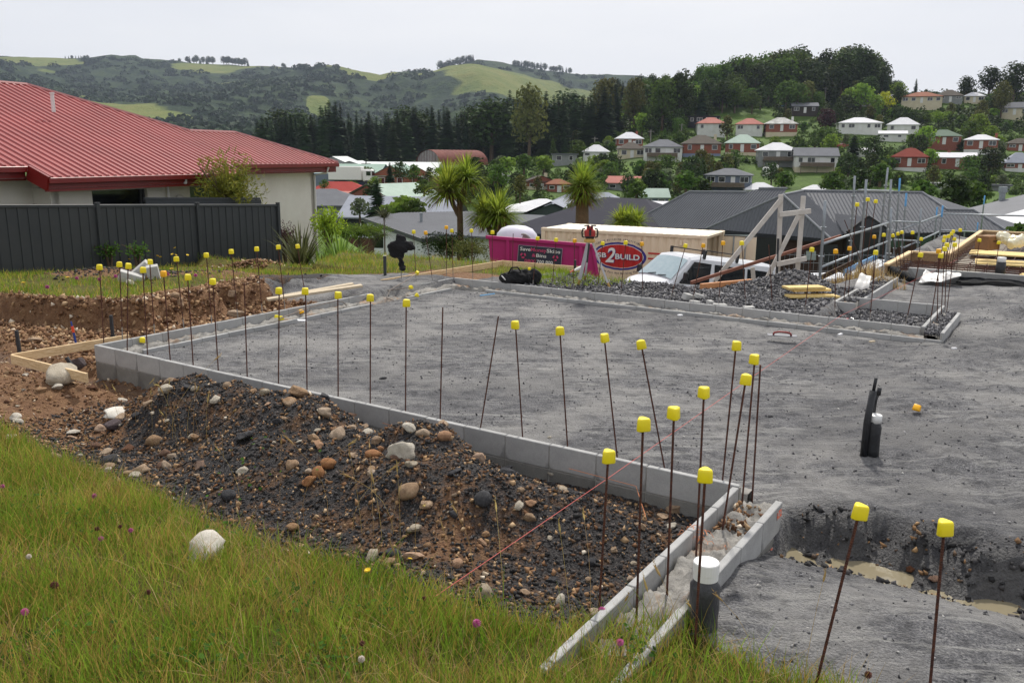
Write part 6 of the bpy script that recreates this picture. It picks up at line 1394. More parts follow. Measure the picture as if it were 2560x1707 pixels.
# nearer valley roofs
NV = [  # px, base py, depth, L, W, H, kind, rise, roof, wall, rot, label, kw
 (850, 454, 150, 15, 11, 2.4, 'hip', 2.6, roofmat('bright_red_roof', '9c3d37', '8b332e'), WT, 4, 'low white house with a plain red hip roof in the valley', dict(wins=4)),
 (815, 472, 118, 12, 10, 2.3, 'hip', 1.9, RG, GRW, 12, 'grey hip roof just right of the white house corner', {}),
 (985, 458, 138, 13, 12, 3.0, 'gablefront', 2.8, RGN, BRK1, -34, 'brick building with a pale green gable roof in the valley', dict(wins=2)),
 (890, 482, 140, 13, 8, 2.0, 'mono', .5, RPK, M('tan_fence_wall', '94825c', '86754f', .9), -15, 'long tan wall leading to the brick gable', dict(wins=0, door=False, sidewins=0)),
 (895, 499, 122, 9, 8, 2.2, 'gable', 1.0, RLB, GRW, 12, 'low pale grey roof among the valley shrubs', {}),
 (1012, 491, 105, 13, 9, 2.6, 'gable', 2.2, RLB, DKW, -8, 'grey gabled house behind the conical shrub', dict(wins=2)),
 (1335, 537, 62, 11, 9, 2.4, 'hip', 1.2, RG, WT, -30, 'grey roof with white edge behind the white tank', {}),
 (1400, 497, 85, 8.5, 10, 2.8, 'gablefront', 2.0, RLB, M('dark_green_wall', '3b4744', '333e3c', .8), -12, 'dark green gabled house left of the tall cabbage tree', dict(wins=2)),
 (1475, 480, 92, 14, 10, 2.4, 'hip', 3.0, RLB, GRW, -20, 'pale grey sloping roof behind the tall cabbage tree', {}),
 (1357, 497, 110, 9, 8, 2.4, 'hip', 1.3, RW, WT, 5, 'small white house with pale roof between the cabbage trees', {}),
 (1560, 495, 56, 12, 9, 2.5, 'hip', 2.1, roofmat('charcoal_tile_roof', '3a3a44', '33333c'), BRKD, -35, 'house with a dark charcoal roof above the container', dict(wins=2)),
 (1655, 503, 75, 11, 9, 2.4, 'hip', 1.0, RW, WT, -12, 'pale low roof tucked behind the dark charcoal roof', {}),
]
for (px, py, d, L, W, H, kind, rise, rm, wm, rot, lab, kw) in NV:
    q = D(px, py, d); q.z -= H + rise; building('valley_house', lab, q, radians(rot), L, W, H, kind, rise, rm, wm, ovh=.5, deep=4, **dict(dict(wins=3), **kw))
# garage house with tiled roof by the white house corner
TIL = NT('dark_ribbed_tiles'); w_ = TIL.n('ShaderNodeTexWave'); w_.bands_direction = 'Y'; w_.inputs['Scale'].default_value = .85; w_.inputs['Distortion'].default_value = 0; TIL.l(TIL.tc.outputs['Object'], w_.inputs['Vector']); TIL.bump(w_.outputs['Fac'], 1.0, .15); TIL.done(TIL.ramp(TIL.noise(.8, 4), [(.3, '4a4744'), (.7, '5a5652')]), .8)
gx = D(852, 574, 118); g = thing('garage_house', gx, radians(14), 'house with dark tiled gable roof and black garage door beyond the hedge', 'house')
m = MB(); m.box((0, 5, .0), (8.2, 10, 5.4)); m.build('wall', M('beige_plaster', 'a89a86', '9c8e7a', .9), g); m = MB(); l = 4.9
m.add([(-l, -.6, 2.5), (l, -.6, 2.5), (l, 11, 2.5), (-l, 11, 2.5), (0, -.6, 5.1), (0, 11, 5.1)], [(1, 2, 5, 4), (3, 0, 4, 5)]); ro = m.build('roof', TIL.mat, g)
m = MB(); m.beam((-l, -.62, 2.44), (0, -.62, 5.04), .1, .22, up=(0, 1, 0)); m.beam((l, -.62, 2.44), (0, -.62, 5.04), .1, .22, up=(0, 1, 0)); m.build('barge_board', DKW, g)
for k in range(7):
    z0_, z1_ = 2.6 + k * .33, 2.91 + k * .33; hw = lambda z: 4.4 * (5.1 - z) / 2.6; m = MB(); m.poly([(-hw(z0_), -.03 - .02 * 0, z0_), (hw(z0_), -.06, z0_), (hw(z1_), -.03, z1_), (-hw(z1_), -.03, z1_)]); m.build('weatherboard', M('grey_green_board', '8d918c', '848883', .8), g)
m = MB(); m.box((0.2, -.06, .9), (4.9, .06, 2.3)); m.build('garage_door', M('black_garage_door', '2e3033', '282a2d', .6), g)

# white house with the low grey roof
wh = thing('white_house', D(1090, 640, 66), 0, 'white rendered house with a low grey ribbed roof left of the cabbage tree', 'house')
GRB = roofmat('grey_ribbed_steel', '66686d', '5b5d62', .6)
def near_roof(par, polys, mat, pitch, nm='roof', h=.03):
    m = MB()
    for pts in polys: m.poly(pts); ribs3d(m, pts, pitch, h, pitch * .22)
    return part(par, nm, m, mat)
c_ = [D(911, 546, 70), D(1056, 597, 60), D(1172, 592, 62), D(1200, 540, 74), D(1182, 528, 76), D(1000, 532, 76)]
for i_, q_ in ((3, (1200, 540)), (4, (1182, 528))): c_[i_] = rayplane(*q_, c_[0], (c_[1] - c_[0]).cross(c_[5] - c_[0]).normalized())
near_roof(wh, [[c_[0], c_[1], c_[3], c_[4], c_[5]], [c_[1], c_[2], c_[3]]], GRB, .35)
for a, b in ((c_[0], c_[1]), (c_[1], c_[2])):
    m = MB(); dz = Vector((0, 0, -.14)); m.beam(a + dz, b + dz, .12, .3); part(wh, 'fascia', m, M('charcoal_fascia', '3d3f44', '36383c', .5))
for a, b, s in ((c_[0], c_[1], .965), (c_[1], c_[2], .965)):
    cc = D(1090, 570, 69); a2 = cc + (a - cc) * s; b2 = cc + (b - cc) * s; a2.z = a.z - .2; b2.z = b.z - .2; m = MB(); m.quad(a2, b2, b2 - Vector((0, 0, 5)), a2 - Vector((0, 0, 5))); part(wh, 'wall', m, M('white_render', 'd3d4d6', 'c6c8cb', .9))
q = D(1053, 549, 70); m = MB(); m.tube([q - Vector((0, 0, .2)), q + Vector((0, 0, .45))], .12, 10); m.tube([q + Vector((0, 0, .45)), q + Vector((0, 0, .55))], .17, 10); part(wh, 'flue', m, GALV)
for px, py in ((945, 602), (1038, 620)): m = MB(); q = D(px, py, 64.2); m.box(q, (.8, .05, 1.1)); part(wh, 'window', m, GLASSD)
o = thing('carport', D(905, 620, 58), 0, 'low translucent carport roof left of the white house', 'carport'); m = MB(); qs = [D(868, 590, 56), D(935, 597, 56), D(937, 576, 62), D(900, 572, 62)]; m.poly(qs); part(o, 'roof', m, RLB); m = MB(); m.quad(qs[0], qs[1], qs[1] - Vector((0, 0, 2.5)), qs[0] - Vector((0, 0, 2.5))); part(o, 'wall', m, M('red_brown_wall', '5a3a30', '4e3229', .9))

# big grey-roofed brick house on the right
gh = thing('grey_roofed_house', D(2000, 640, 44), 0, 'dark brick house with a broad grey ribbed hip roof behind the scaffold', 'house')
gr_ = lambda x, y, d: D(x, y, d)
A_, L_, R_ = gr_(1957, 488, 45.5), gr_(1766, 572, 47.5), gr_(2076, 598, 42.5); M0, M1, V_ = gr_(2008, 477.6, 48), gr_(2305, 482, 48), gr_(2112, 584, 43.6)
B0, B1, B2, B3, LC = gr_(1724, 480, 52), gr_(1866, 481, 52), gr_(1898, 472, 53), gr_(1967, 472, 53), gr_(1560, 566, 47)
W0, W1, E2, E3 = gr_(2368, 525, 45.2), gr_(2434, 526, 45.2), gr_(2516, 578, 42.3), gr_(2300, 582, 42.8)
X1 = gr_(2220, 583, 43.2); FR = gr_(2590, 576, 47); MB_ = gr_(2452, 545, 52)
def onpl(px, py, a, b, c): return rayplane(px, py, a, (b - a).cross(c - a).normalized())
V_ = onpl(2112, 584, R_, A_, M0); E3 = onpl(2300, 582, V_, M0, M1); W0 = onpl(2368, 525, V_, M0, M1); W1 = onpl(2434, 526, E3, W0, W0 + Vector((1, .05, 0))); E2 = onpl(2516, 578, E3, W0, W1)
LC, B1, B2, B3 = (onpl(*q_, L_, A_, B0) for q_ in ((1560, 566), (1866, 481), (1898, 472), (1967, 472)))
near_roof(gh, [[LC, L_, A_, B3, B2, B1, B0], [L_, R_, A_], [R_, V_, M0, A_], [V_, E3, W0, M1, M0], [E3, E2, W1, W0]], GRB, .2, h=.035)
m = MB(); m.poly([E2, FR, W1]); m.poly([M1, W0, W1]); m.poly([M1, W1, FR]); part(gh, 'roof', m, GRB)
m = MB()
for a, b in ((A_, L_), (A_, R_), (A_, M0), (M0, M1), (M1, W0), (W0, W1), (W1, E2), (B0, B1), (B2, B3), (B0, LC)): m.tube([a + Vector((0, 0, .03)), b + Vector((0, 0, .03))], .06, 6)
part(gh, 'ridge_capping', m, M('grey_ridge_steel', '85878c', '7a7c81', .4))
for a, b in ((L_, R_), (R_, V_), (V_, E3), (E3, E2), (E2, FR), (LC, L_)):
    m = MB(); m.beam(a + Vector((0, 0, -.1)), b + Vector((0, 0, -.1)), .12, .2); part(gh, 'gutter', m, DKW)
cen = Vector((18, 49, 0))
def inw(p, s=.95): q = cen + (p - cen) * s; q.z = p.z - .2; return q
for a, b, mt in ((L_, R_, BRKD), (R_, V_, BRKD), (V_, E3, BRKD), (E3, E2, BRKD), (E2, FR, BRKD)):
    a2, b2 = inw(a), inw(b); m = MB(); m.quad(a2, b2, b2 - Vector((0, 0, 3)), a2 - Vector((0, 0, 3))); part(gh, 'wall', m, mt)
def gpanel(nm, px0, px1, py0, py1, d0, d1, mt):
    m = MB(); a, b, c, d = D(px0, py0, d0), D(px1, py0, d1), D(px1, py1, d1), D(px0, py1, d0); m.quad(a, b, c, d); m.quad(a + Vector((0, .05, 0)), d + Vector((0, .05, 0)), c + Vector((0, .05, 0)), b + Vector((0, .05, 0))); part(gh, nm, m, mt)
GCL = M('pale_grey_cladding', '9aa1a4', '8e9598', .7)
gpanel('cladding', 1796, 1884, 587, 660, 45.6, 44.2, GCL); gpanel('dark_opening_panel', 1886, 1944, 595, 662, 44.0, 43.1, DARKI); gpanel('meter_box', 2016, 2040, 628, 650, 42.2, 42.0, GCL); gpanel('window', 2060, 2095, 612, 665, 41.8, 41.9, DARKI); gpanel('window', 2226, 2262, 592, 618, 42.0, 41.9, M('greenish_glass', '3c4a48', '33403f', .1, spec=.7)); gpanel('window', 2290, 2330, 590, 616, 41.7, 41.5, MATS['greenish_glass']); gpanel('window', 2395, 2420, 598, 612, 41.4, 41.2, MATS['greenish_glass'])  # flat dark panel painted as the shade within the garage opening
G0, G1, G2, GB = gr_(2171, 543, 42.5), gr_(2118, 582, 42.0), gr_(2226, 580, 42.0), gr_(2078, 533, 46.5)
m = MB(); m.poly([G0, G1, gr_(2112, 584, 43.6), GB]); m.poly([G0, gr_(2175, 538, 46), gr_(2235, 575, 44), G2]); part(gh, 'porch_roof', m, GRB)
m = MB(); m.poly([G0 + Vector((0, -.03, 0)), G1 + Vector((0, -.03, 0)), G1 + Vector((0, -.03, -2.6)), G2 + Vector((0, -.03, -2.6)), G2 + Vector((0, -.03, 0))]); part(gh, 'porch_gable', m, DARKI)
m = MB(); m.beam(G0, G1, .1, .18); m.beam(G0, G2, .1, .18); part(gh, 'barge_board', m, DKW)
# white-roofed house at right edge
we = thing('white_eaved_house', D(2540, 560, 55), 0, 'grey roof with a broad white slope at the right edge', 'house')
e0, e1, e2, e3 = D(2395, 526, 62), D(2640, 470, 66), D(2700, 500, 58), D(2470, 545, 50)
e3 = D(2480, 545, 54); m = MB(); m.poly([D(2390, 528, 60), e3, D(2660, 497, 54), D(2660, 462, 60)]); part(we, 'roof', m, GRB); m = MB(); m.poly([e3, D(2436, 572, 50), D(2660, 548, 50), D(2660, 497, 54)]); part(we, 'roof', m, roofmat('white_steel_roof', 'd9d9db', 'cfcfd2'))
m = MB(); m.quad(e3 - Vector((0, 0, .1)), D(2640, 590, 46) - Vector((0, 0, .1)), D(2640, 590, 46) - Vector((0, 0, 4)), e3 - Vector((0, 0, 4))); part(we, 'wall', m, WT)
q = D(2504, 500, 60); m = MB(); m.tube([q - Vector((0, 0, .6)), q + Vector((0, 0, .5))], .2, 10); m.tube([q + Vector((0, 0, .5)), q + Vector((0, 0, .9))], .28, 10); part(we, 'flue', m, GALV)
# ================================================================== TREES AND PLANTS
BARK = M('bark', '4a3d30', '5b4c3d', .95, scale=4, bump=.5); BARKG = M('grey_bark', '6f665b', '5d554b', .95, scale=4, bump=.5)
def quads(C, N, size, asp=1.0, rg=rng):
    """leaf-clump quads at points C facing N"""
    n = len(C); N = N / np.maximum(np.linalg.norm(N, axis=1, keepdims=True), 1e-6)
    a = rg.normal(size=(n, 3)); T = np.cross(N, a); T /= np.maximum(np.linalg.norm(T, axis=1, keepdims=True), 1e-6); B = np.cross(N, T)
    s = (size * (.6 + .8 * rg.random(n)))[:, None] / 2
    bend = N * s * .35
    V = np.stack([C - T * s - B * s * asp * .5 - bend, C + T * s * .2 - B * s * asp, C + T * s + B * s * asp * .4 - bend, C - T * s * .3 + B * s * asp], 1).reshape(-1, 3)
    F = np.arange(4 * n).reshape(n, 4); return V, F
def join(parts):
    V = []; F = []; mi = []; o = 0
    for v, f, m in parts: V.append(v); F.append(f + o); mi.append(np.full(len(f), m)); o += len(v)
    return np.concatenate(V), np.concatenate(F), np.concatenate(mi)
def tubeq(pts, rad, n=6):
    m = MB(); m.tube(pts, rad, n, cap=False); return np.array([tuple(v) for v in m.v], float), np.array(m.f)
def broadleaf(name, mat, h=8, w=6, lobes=9, n=620, size=.55, seed=1, trunk=.22, base=.22, bark=None, split=False, cone=0.0):
    rg = np.random.default_rng(seed); P_ = []; Cs = []
    for k in range(lobes):
        t = (k + .5) / lobes; z = h * (base + (1 - base) * (.18 + .70 * t)); rr = w / 2 * (.62 * sqrt(max(.05, 1 - (2 * t - .85) ** 2 * .8))) * (1 - cone * t)
        a = 2.4 * k + rg.random(); c = np.array([cos(a) * rr * .8, sin(a) * rr * .8, z]); R = np.array([w * .26, w * .26, h * .15]) * (.75 + .6 * rg.random()) * (1 - .5 * cone * t); Cs.append((c, R))
    Cs.append((np.array([0, 0, h * .9]), np.array([w * .2 * (1 - .6 * cone), w * .2 * (1 - .6 * cone), h * .1]))); Cs.append((np.array([0, 0, h * .55]), np.array([w * .3, w * .3, h * .22])))
    for c, R in Cs:
        m = int(n / len(Cs)); d = rg.normal(size=(m, 3)); d /= np.linalg.norm(d, axis=1, keepdims=True); r = .62 + .45 * rg.random((m, 1)) ** .6
        C = c + d * R * r; V, F = quads(C, d + .7 * rg.normal(size=(m, 3)) + np.array([0, 0, .35]), size, 1.0, rg); P_.append((V, F, 0))
    T = [tubeq([(0, 0, -1), (.05, 0, h * .3), (.1, .05, h * .6), (.05, 0, h * .85)], [trunk * 1.25, trunk, trunk * .6, trunk * .15])]
    for c, R in Cs[:6]: T.append(tubeq([(.05, 0, h * .28), tuple(c * .5 + np.array([0, 0, h * .2])), tuple(c)], [trunk * .5, trunk * .35, trunk * .1], 5))
    if split:
        V, F, mi = join(P_); cr = np_mesh('crown', V, F, mat); V, F, mi = join([(v, f, 0) for v, f in T]); return cr, np_mesh('trunk', V, F, bark or BARK)
    V, F, mi = join(P_ + [(v, f, 1) for v, f in T]); return np_mesh(name, V, F, [mat, bark or BARK], mi)
def conifer(name, mat, h=25, w=8, n=46, seed=1, droop=.45, dens=13, top=.0):
    rg = np.random.default_rng(seed); C = []; N = []; Vs = []; Fs = []
    rows = []
    for k in range(n):
        t = (k + rg.random() * .5) / n; z = h * (.08 + .92 * t); L = w / 2 * (1 - t) ** .8 * (.8 + .4 * rg.random()) + .55
        for j in range(max(4, int(dens * (1 - t * .6)))):
            a = rg.random() * 6.283; l = L * (.7 + .45 * rg.random()); wd = .42 * l + .3
            d = np.array([cos(a), sin(a), 0]); s = np.array([-sin(a), cos(a), 0]); up = .25 - droop * (1 - t)
            p0 = np.array([0, 0, z]); p1 = p0 + d * l * .55 + np.array([0, 0, l * .55 * up]); p2 = p0 + d * l + np.array([0, 0, l * (up - .12)])
            dz = np.array([0, 0, wd * .35]); rows.append([p0 + np.array([0, 0, .3]), p1 - s * wd - dz, p2 - dz * .6, p1 + s * wd - dz])
    V = np.array(rows).reshape(-1, 3); F = np.arange(len(V)).reshape(-1, 4)
    tv, tf = tubeq([(0, 0, -2), (0, 0, h * .5), (0, 0, h)], [.35, .25, .04]); V, F, mi = join([(V, F, 0), (tv, tf, 1)]); return np_mesh(name, V, F, [mat, BARK], mi)
LF = {'dark': leafmat('dark_leaf', '28381a', '3a4a22', scale=.4, trans=.2), 'mid': leafmat('mid_leaf', '3a5222', '526a2c', scale=.4), 'light': leafmat('light_leaf', '5c7a2e', '7a9438', scale=.4), 'olive': leafmat('olive_leaf', '4c5026', '66683a', scale=.4, trans=.25), 'grey': leafmat('grey_green_leaf', '5c6a4c', '6f7c5c', scale=.4), 'gold': leafmat('golden_leaf', '8a8f22', 'a2a42e', scale=.4), 'purple': leafmat('purple_leaf', '2e1e22', '44282c', scale=.4), 'pine': leafmat('pine_needles', '1f301c', '2e4224', scale=.3, trans=.12, var=.3), 'pine2': leafmat('greener_pine_needles', '2b3f22', '3d5229', scale=.3, trans=.15, var=.3)}  # pine2 is a second, lighter green needle tone
TB = {}
for i_, (k, mt, h, w, kw) in enumerate([('r1', 'mid', 8, 7, {}), ('r2', 'dark', 9, 7.5, {}), ('r3', 'light', 7, 6, {}), ('r4', 'olive', 9, 6, dict(cone=.3)), ('s1', 'mid', 4, 5, dict(base=.02, lobes=7, n=420)), ('s2', 'light', 3, 4, dict(base=.0, lobes=6, n=360)), ('s3', 'dark', 4.5, 4.5, dict(base=.02, n=420)), ('g1', 'grey', 5, 4.5, dict(base=.1, n=420)), ('y1', 'gold', 9, 8, {}), ('p1', 'purple', 8, 7, {}), ('e1', 'olive', 22, 13, dict(lobes=16, n=1500, size=.9, trunk=.5)), ('e2', 'dark', 20, 12, dict(lobes=15, n=1400, size=.9, trunk=.5)), ('e3', 'mid', 16, 11, dict(lobes=13, n=1200, size=.85, trunk=.4)), ('c3', 'mid', 7, 3.0, dict(cone=.8, base=.03, n=500, size=.4))]):
    TB[k] = broadleaf('tree', LF[mt], h, w, seed=20 + i_, **kw)
TB['c1'] = conifer('conifer', LF['pine'], 26, 9, seed=3); TB['c2'] = conifer('conifer', LF['pine'], 26, 7.5, 52, seed=5); TB['c4'] = conifer('conifer', LF['pine2'], 24, 9, seed=8, dens=14); TB['c5'] = conifer('conifer', LF['pine'], 12, 6, 26, seed=9)
HGT = dict(r1=8, r2=9, r3=7, r4=9, s1=4, s2=3, s3=4.5, g1=5, y1=9, p1=8, e1=22, e2=20, e3=16, c1=26, c2=26, c3=7, c4=24, c5=12)
def tree(kind, p, h, label, group=None, name=None, cat='tree', sx=1.0):
    s = h / HGT[kind]; o = ob(name or ('conifer' if kind[0] == 'c' else 'shrub' if kind[0] in 'sg' else 'tree'), TB[kind], None, (p[0], p[1], p[2] - .1), random.uniform(0, 6.28), (s * sx, s * sx, s)); props(o, label, cat, group); return o
RN = random.Random(11)
# --- plantation belt of dark conifers
TOPS = [(600, 262), (650, 250), (700, 244), (760, 226), (800, 238), (860, 262), (940, 246), (1000, 232), (1060, 246), (1120, 232), (1200, 196), (1260, 194), (1300, 205), (1350, 202), (1420, 178)]
for k in range(100):
    px = 590 + (k * 8.35) % 830; px += RN.uniform(-4, 4); d = RN.choice([288, 300, 314, 330]) + RN.uniform(-5, 5); topy = np.interp(px, [a for a, b in TOPS], [b for a, b in TOPS]) + RN.choice([0, 4, 10, 18, 26]) * RN.random() * 1.6
    tp_ = D(px * K, topy * K, d); zb = zat(tp_.x, d); h = max(10, tp_.z - zb) * RN.uniform(.84, 1.03)
    tree(RN.choice(['c1', 'c2', 'c1', 'c2', 'c4', 'c4', 'e2']), (tp_.x, d, zb), h, 'tall dark conifer in the plantation belt across the valley', 'conifers of the plantation belt', sx=RN.uniform(.85, 1.5))
for k in range(26):      # smaller trees along the foot of the belt
    px = RN.uniform(650, 1300); p = hit(px * K, RN.uniform(352, 372) * K, 150); tree(RN.choice(['c4', 'c4', 'r2', 'e3']), p, RN.uniform(8, 15), 'younger green tree at the foot of the plantation belt', 'trees at the foot of the plantation')
for (px, by, ty, kd, sx, lab) in ((1215, 372, 205, 'e1', .85, 'broad olive eucalyptus rising in front of the plantation'), (1455, 300, 187, 'e1', .8, 'round-topped olive tree at the right end of the plantation'), (1385, 318, 190, 'e1', .7, 'olive tree left of the round-topped one'), (1520, 300, 190, 'e3', .9, 'dense green tree right of the round-topped one'), (1560, 290, 175, 'e2', .9, 'tall dark tree behind the black box house'), (1610, 285, 190, 'c1', 1, 'dark conifer rising behind the black box house'), (1335, 330, 225, 'c4', 1, 'dark conifer near the left end of the hillside houses')):
    p = hit(px * K, by * K, 150); h = (by - ty) * K * p.y / 2139; tree(kd, p, h, lab, None, 'conifer' if kd[0] == 'c' else 'tree', 'tree', sx)
# --- wood over the hill
WT_ = [(1380, 172), (1430, 162), (1480, 165), (1520, 158), (1560, 150), (1600, 142), (1640, 128), (1680, 112), (1720, 110), (1760, 104), (1790, 96), (1830, 118), (1860, 108), (1900, 104), (1940, 106), (1965, 118), (1985, 175), (2020, 192)]
for k in range(190):
    px = 1370 + (k * 13.7) % 640; d = 352 + RN.random() ** .8 * 78; a_ = (px * K - 1280) / 2139; x = a_ * d * 1.02; z = zat(x, d)
    top = np.interp(px, [a for a, b in WT_], [b for a, b in WT_]) + RN.uniform(0, 34); hz_ = D(px * K, top * K, d).z - z
    kind = RN.choice(['e1', 'e2', 'e3', 'c1', 'c4', 'e2', 'c2', 'r2'] if px > 1480 else ['c1', 'c2', 'e2', 'e1']); h = min(max(hz_, 7), 28) if hz_ > 4 else RN.uniform(7, 11)
    if px > 1975 and h > 10: h = RN.uniform(6, 10)
    tree(kind, (x, d, z), h * RN.uniform(.82, 1.0), 'tree in the dark wood covering the hilltop', 'trees of the hilltop wood', 'hilltop_tree')
for k in range(60):    # lower edge of the wood
    px = RN.uniform(1440, 2000); p = hit(px * K, RN.uniform(235, 300 if px < 1600 else 262) * K, 200); tree(RN.choice(['r1', 'r2', 'e3', 'r4', 'r3', 'c4']), p, RN.uniform(7, 13), 'broadleaf tree along the lower edge of the hilltop wood', 'trees along the edge of the wood', 'woodside_tree')
# --- garden trees and shrubs on the slope, kept clear of the houses
def clear(px, py, m=0, d=None):
    for (cx, cy, hw, hh, hd) in HBOX:
        if abs(px - cx) < hw * .85 + m and cy - hh - 4 < py < cy + hh + 12 and (d is None or d < hd + 9): return False
    return True
n_ = 0
while n_ < 330:
    px = RN.uniform(1330, 2590); py = RN.uniform(248, 480); p = hit(px, py, 100); kind = RN.choice(['r1', 'r2', 'r3', 'r4', 's1', 's1', 's2', 's3', 'g1', 's1', 'c3']); h = {'s': RN.uniform(2, 4), 'g': 3.5, 'c': RN.uniform(4, 7)}.get(kind[0], RN.uniform(4, 8.5)); hp = h * 2139 / p.y
    if py < 300 and 1640 < px < 2000: continue
    if not clear(px, py - hp * .62, hp * .1, p.y): continue
    if 1780 < px < 1960 and 285 < py < 320: continue
    lab = {'r': 'garden tree growing between the hillside houses', 's': 'rounded garden shrub between the hillside houses', 'g': 'grey-green garden shrub between the hillside houses', 'c': 'clipped cone-shaped conifer in a hillside garden'}[kind[0]]
    tree(kind, p, h, lab, {'r': 'garden trees on the slope', 's': 'garden shrubs on the slope', 'g': 'grey-green shrubs on the slope', 'c': 'small conifers on the slope'}[kind[0]], 'garden_conifer' if kind[0] == 'c' else 'garden_tree' if kind[0] == 'r' else 'garden_shrub', 'conifer' if kind[0] == 'c' else 'tree' if kind[0] == 'r' else 'shrub'); n_ += 1
KEY = [(2207, 286, 52, 'y1', 1.1, 'bright golden-yellow tree below the ridge houses'), (2065, 335, 60, 'p1', 1.0, 'dark purple-leaved tree on the slope'), (2110, 290, 50, 'r2', 1.3, 'large dark round tree left of the golden one'), (2345, 317, 34, 'r3', 1.3, 'wide light green round tree above the grey-green roof'), (2130, 425, 85, 'c5', 1.3, 'big dark spreading conifer in the middle of the slope'), (2180, 420, 78, 'r2', 1.2, 'dark tall tree right of the spreading conifer'), (2470, 440, 70, 'r2', 1.4, 'broad dark tree right of the low brick house'), (2420, 440, 50, 'r1', 1.3, 'rounded tree below the low brick house'), (1665, 450, 62, 'r1', 1.25, 'big rounded tree in the paddock below the decked house'), (1640, 455, 48, 'r4', 1.1, 'olive tree left of the big rounded paddock tree'), (1530, 442, 58, 'r2', 1.0, 'dark tree below the cream house'), (1835, 420, 44, 'r1', 1.2, 'round tree below the pale green pyramid roof'), (2400, 196, 0, 'r1', 1, ''), (2290, 215, 48, 'c5', .7, 'small pine on the ridge skyline'), (2215, 210, 62, 'c5', .8, 'spiky pine on the ridge skyline beside the wood'), (2248, 213, 42, 'r3', 1.2, 'light green tree on the ridge skyline'), (2415, 232, 55, 'e2', 1.3, 'dark spreading tree on the ridge, left of the tallest'), (2470, 250, 75, 'e2', 1.3, 'dark tree in the ridge group at the right'), (2530, 262, 95, 'e2', 1.25, 'tallest dark tree of the ridge group at the right edge'), (2500, 300, 90, 'e1', .9, 'open olive gum tree below the ridge group'), (2570, 330, 60, 'e2', 1, 'dark tree at the right edge above the slate roof'), (2085, 262, 40, 'r2', 1.3, 'dark tree left of the white dormer house'), (2330, 270, 26, 'r1', 1.2, 'tree at the corner of the cream ridge house')]
for (px, py, hp, kd, sx, lab) in KEY:
    if not lab: continue
    p = hit(px, py, 100); tree(kd, p, hp * p.y / 2139 * 1.0, lab, None, 'conifer' if kd[0] == 'c' else 'tree', 'tree', sx)
# --- valley trees
VAL = [(975, 455, 42, 150, 'c5', 'pointed dark conifer before the brick gables'), (1000, 462, 50, 155, 'r2', 'dark tree before the brick gables'), (1035, 458, 40, 158, 'r1', 'round tree before the smaller brick gable'), (1075, 462, 38, 160, 'r2', 'round dark tree right of the brick gables'), (938, 478, 32, 150, 'r3', 'light tree beside the pale power pole'), (945, 560, 100, 92, 'c5', 'tall narrow conifer in the valley gardens'), (930, 505, 40, 112, 's3', 'dark ivy-covered bank in the valley'), (1060, 490, 36, 115, 's1', 'grey-green spreading shrub above the grey gable'), (1130, 488, 38, 118, 'g1', 'feathery grey shrub left of the cabbage tree'), (1010, 560, 60, 82, 's2', 'pale green shrub before the grey gable'), (1040, 555, 50, 80, 's1', 'fresh green shrub right of the pale one'), (900, 545, 45, 95, 'g1', 'silvery shrub above the garage roof'), (812, 478, 26, 140, 'r1', 'small dark tree beside the red valley roof'), (1190, 440, 40, 190, 's3', 'dark shrub right of the arched shed'), (1235, 455, 48, 150, 'r2', 'dark broad shrub above the left cabbage trees'), (1265, 430, 32, 190, 's2', 'golden green hedge above the cabbage trees'), (1310, 425, 34, 200, 's1', 'green hedge tree left of the flat grey block'), (1360, 425, 30, 200, 's2', 'bright hedge tree beside the flat grey block'), (1245, 480, 60, 105, 'r1', 'round valley tree behind the left cabbage trees'), (1300, 500, 55, 100, 'r4', 'brownish tree between the two cabbage trees'), (1520, 540, 42, 90, 'g1', 'silver shrub at the foot of the tall cabbage tree'), (1430, 575, 60, 62, 'g1', 'grey shrub behind the tall cabbage tree'), (1590, 500, 40, 100, 's1', 'shrub left of the green gable'), (2300, 520, 60, 95, 's1', 'leafy bush above the lower grey wing'), (2380, 530, 75, 90, 's3', 'dark bush beside the pale slope roof'), (2430, 522, 60, 92, 's1', 'rounded bush left of the pale slope roof'), (2550, 640, 75, 40, 's1', 'glossy green bush at the right edge behind the scaffold'), (2600, 650, 90, 42, 's3', 'dark bush at the right edge'), (1715, 475, 42, 120, 's1', 'bush left of the blue-grey villa'), (1760, 485, 30, 120, 's3', 'dark bush below the paddock fence'), (1960, 470, 36, 130, 's1', 'loose bush right of the blue-grey villa'), (2080, 480, 44, 130, 's1', 'bush above the main grey ridge'), (2150, 478, 48, 128, 's3', 'dark bush above the scaffold tubes'), (2200, 455, 40, 140, 's1', 'bush behind the tall scaffold tubes'), (1100, 600, 30, 40, 's1', 'x')]
for (px, py, hp, d, kd, lab) in VAL[:-1]:
    q = D(px, py, d); h = hp * d / 2139 * 1.15; tree(kd, q, h, lab, None, None, 'shrub' if kd[0] in 'sg' else 'tree', 1.1)
k = 0
while k < 46:
    px, py = RN.choice([(RN.uniform(1150, 1345), RN.uniform(432, 515)), (RN.uniform(1380, 1560), RN.uniform(405, 470)), (RN.uniform(880, 1150), RN.uniform(470, 520)), (RN.uniform(1560, 1760), RN.uniform(480, 500))]); d = hit(px, py, 60).y; q = hit(px, py, 60); kd = RN.choice(['s1', 's3', 'r1', 'r2', 's2', 'g1', 'r4'])
    tree(kd, q, RN.uniform(2.2, 6.0), 'garden shrub or small tree filling the valley behind the cabbage trees', 'valley garden shrubs', 'valley_shrub', 'shrub'); k += 1
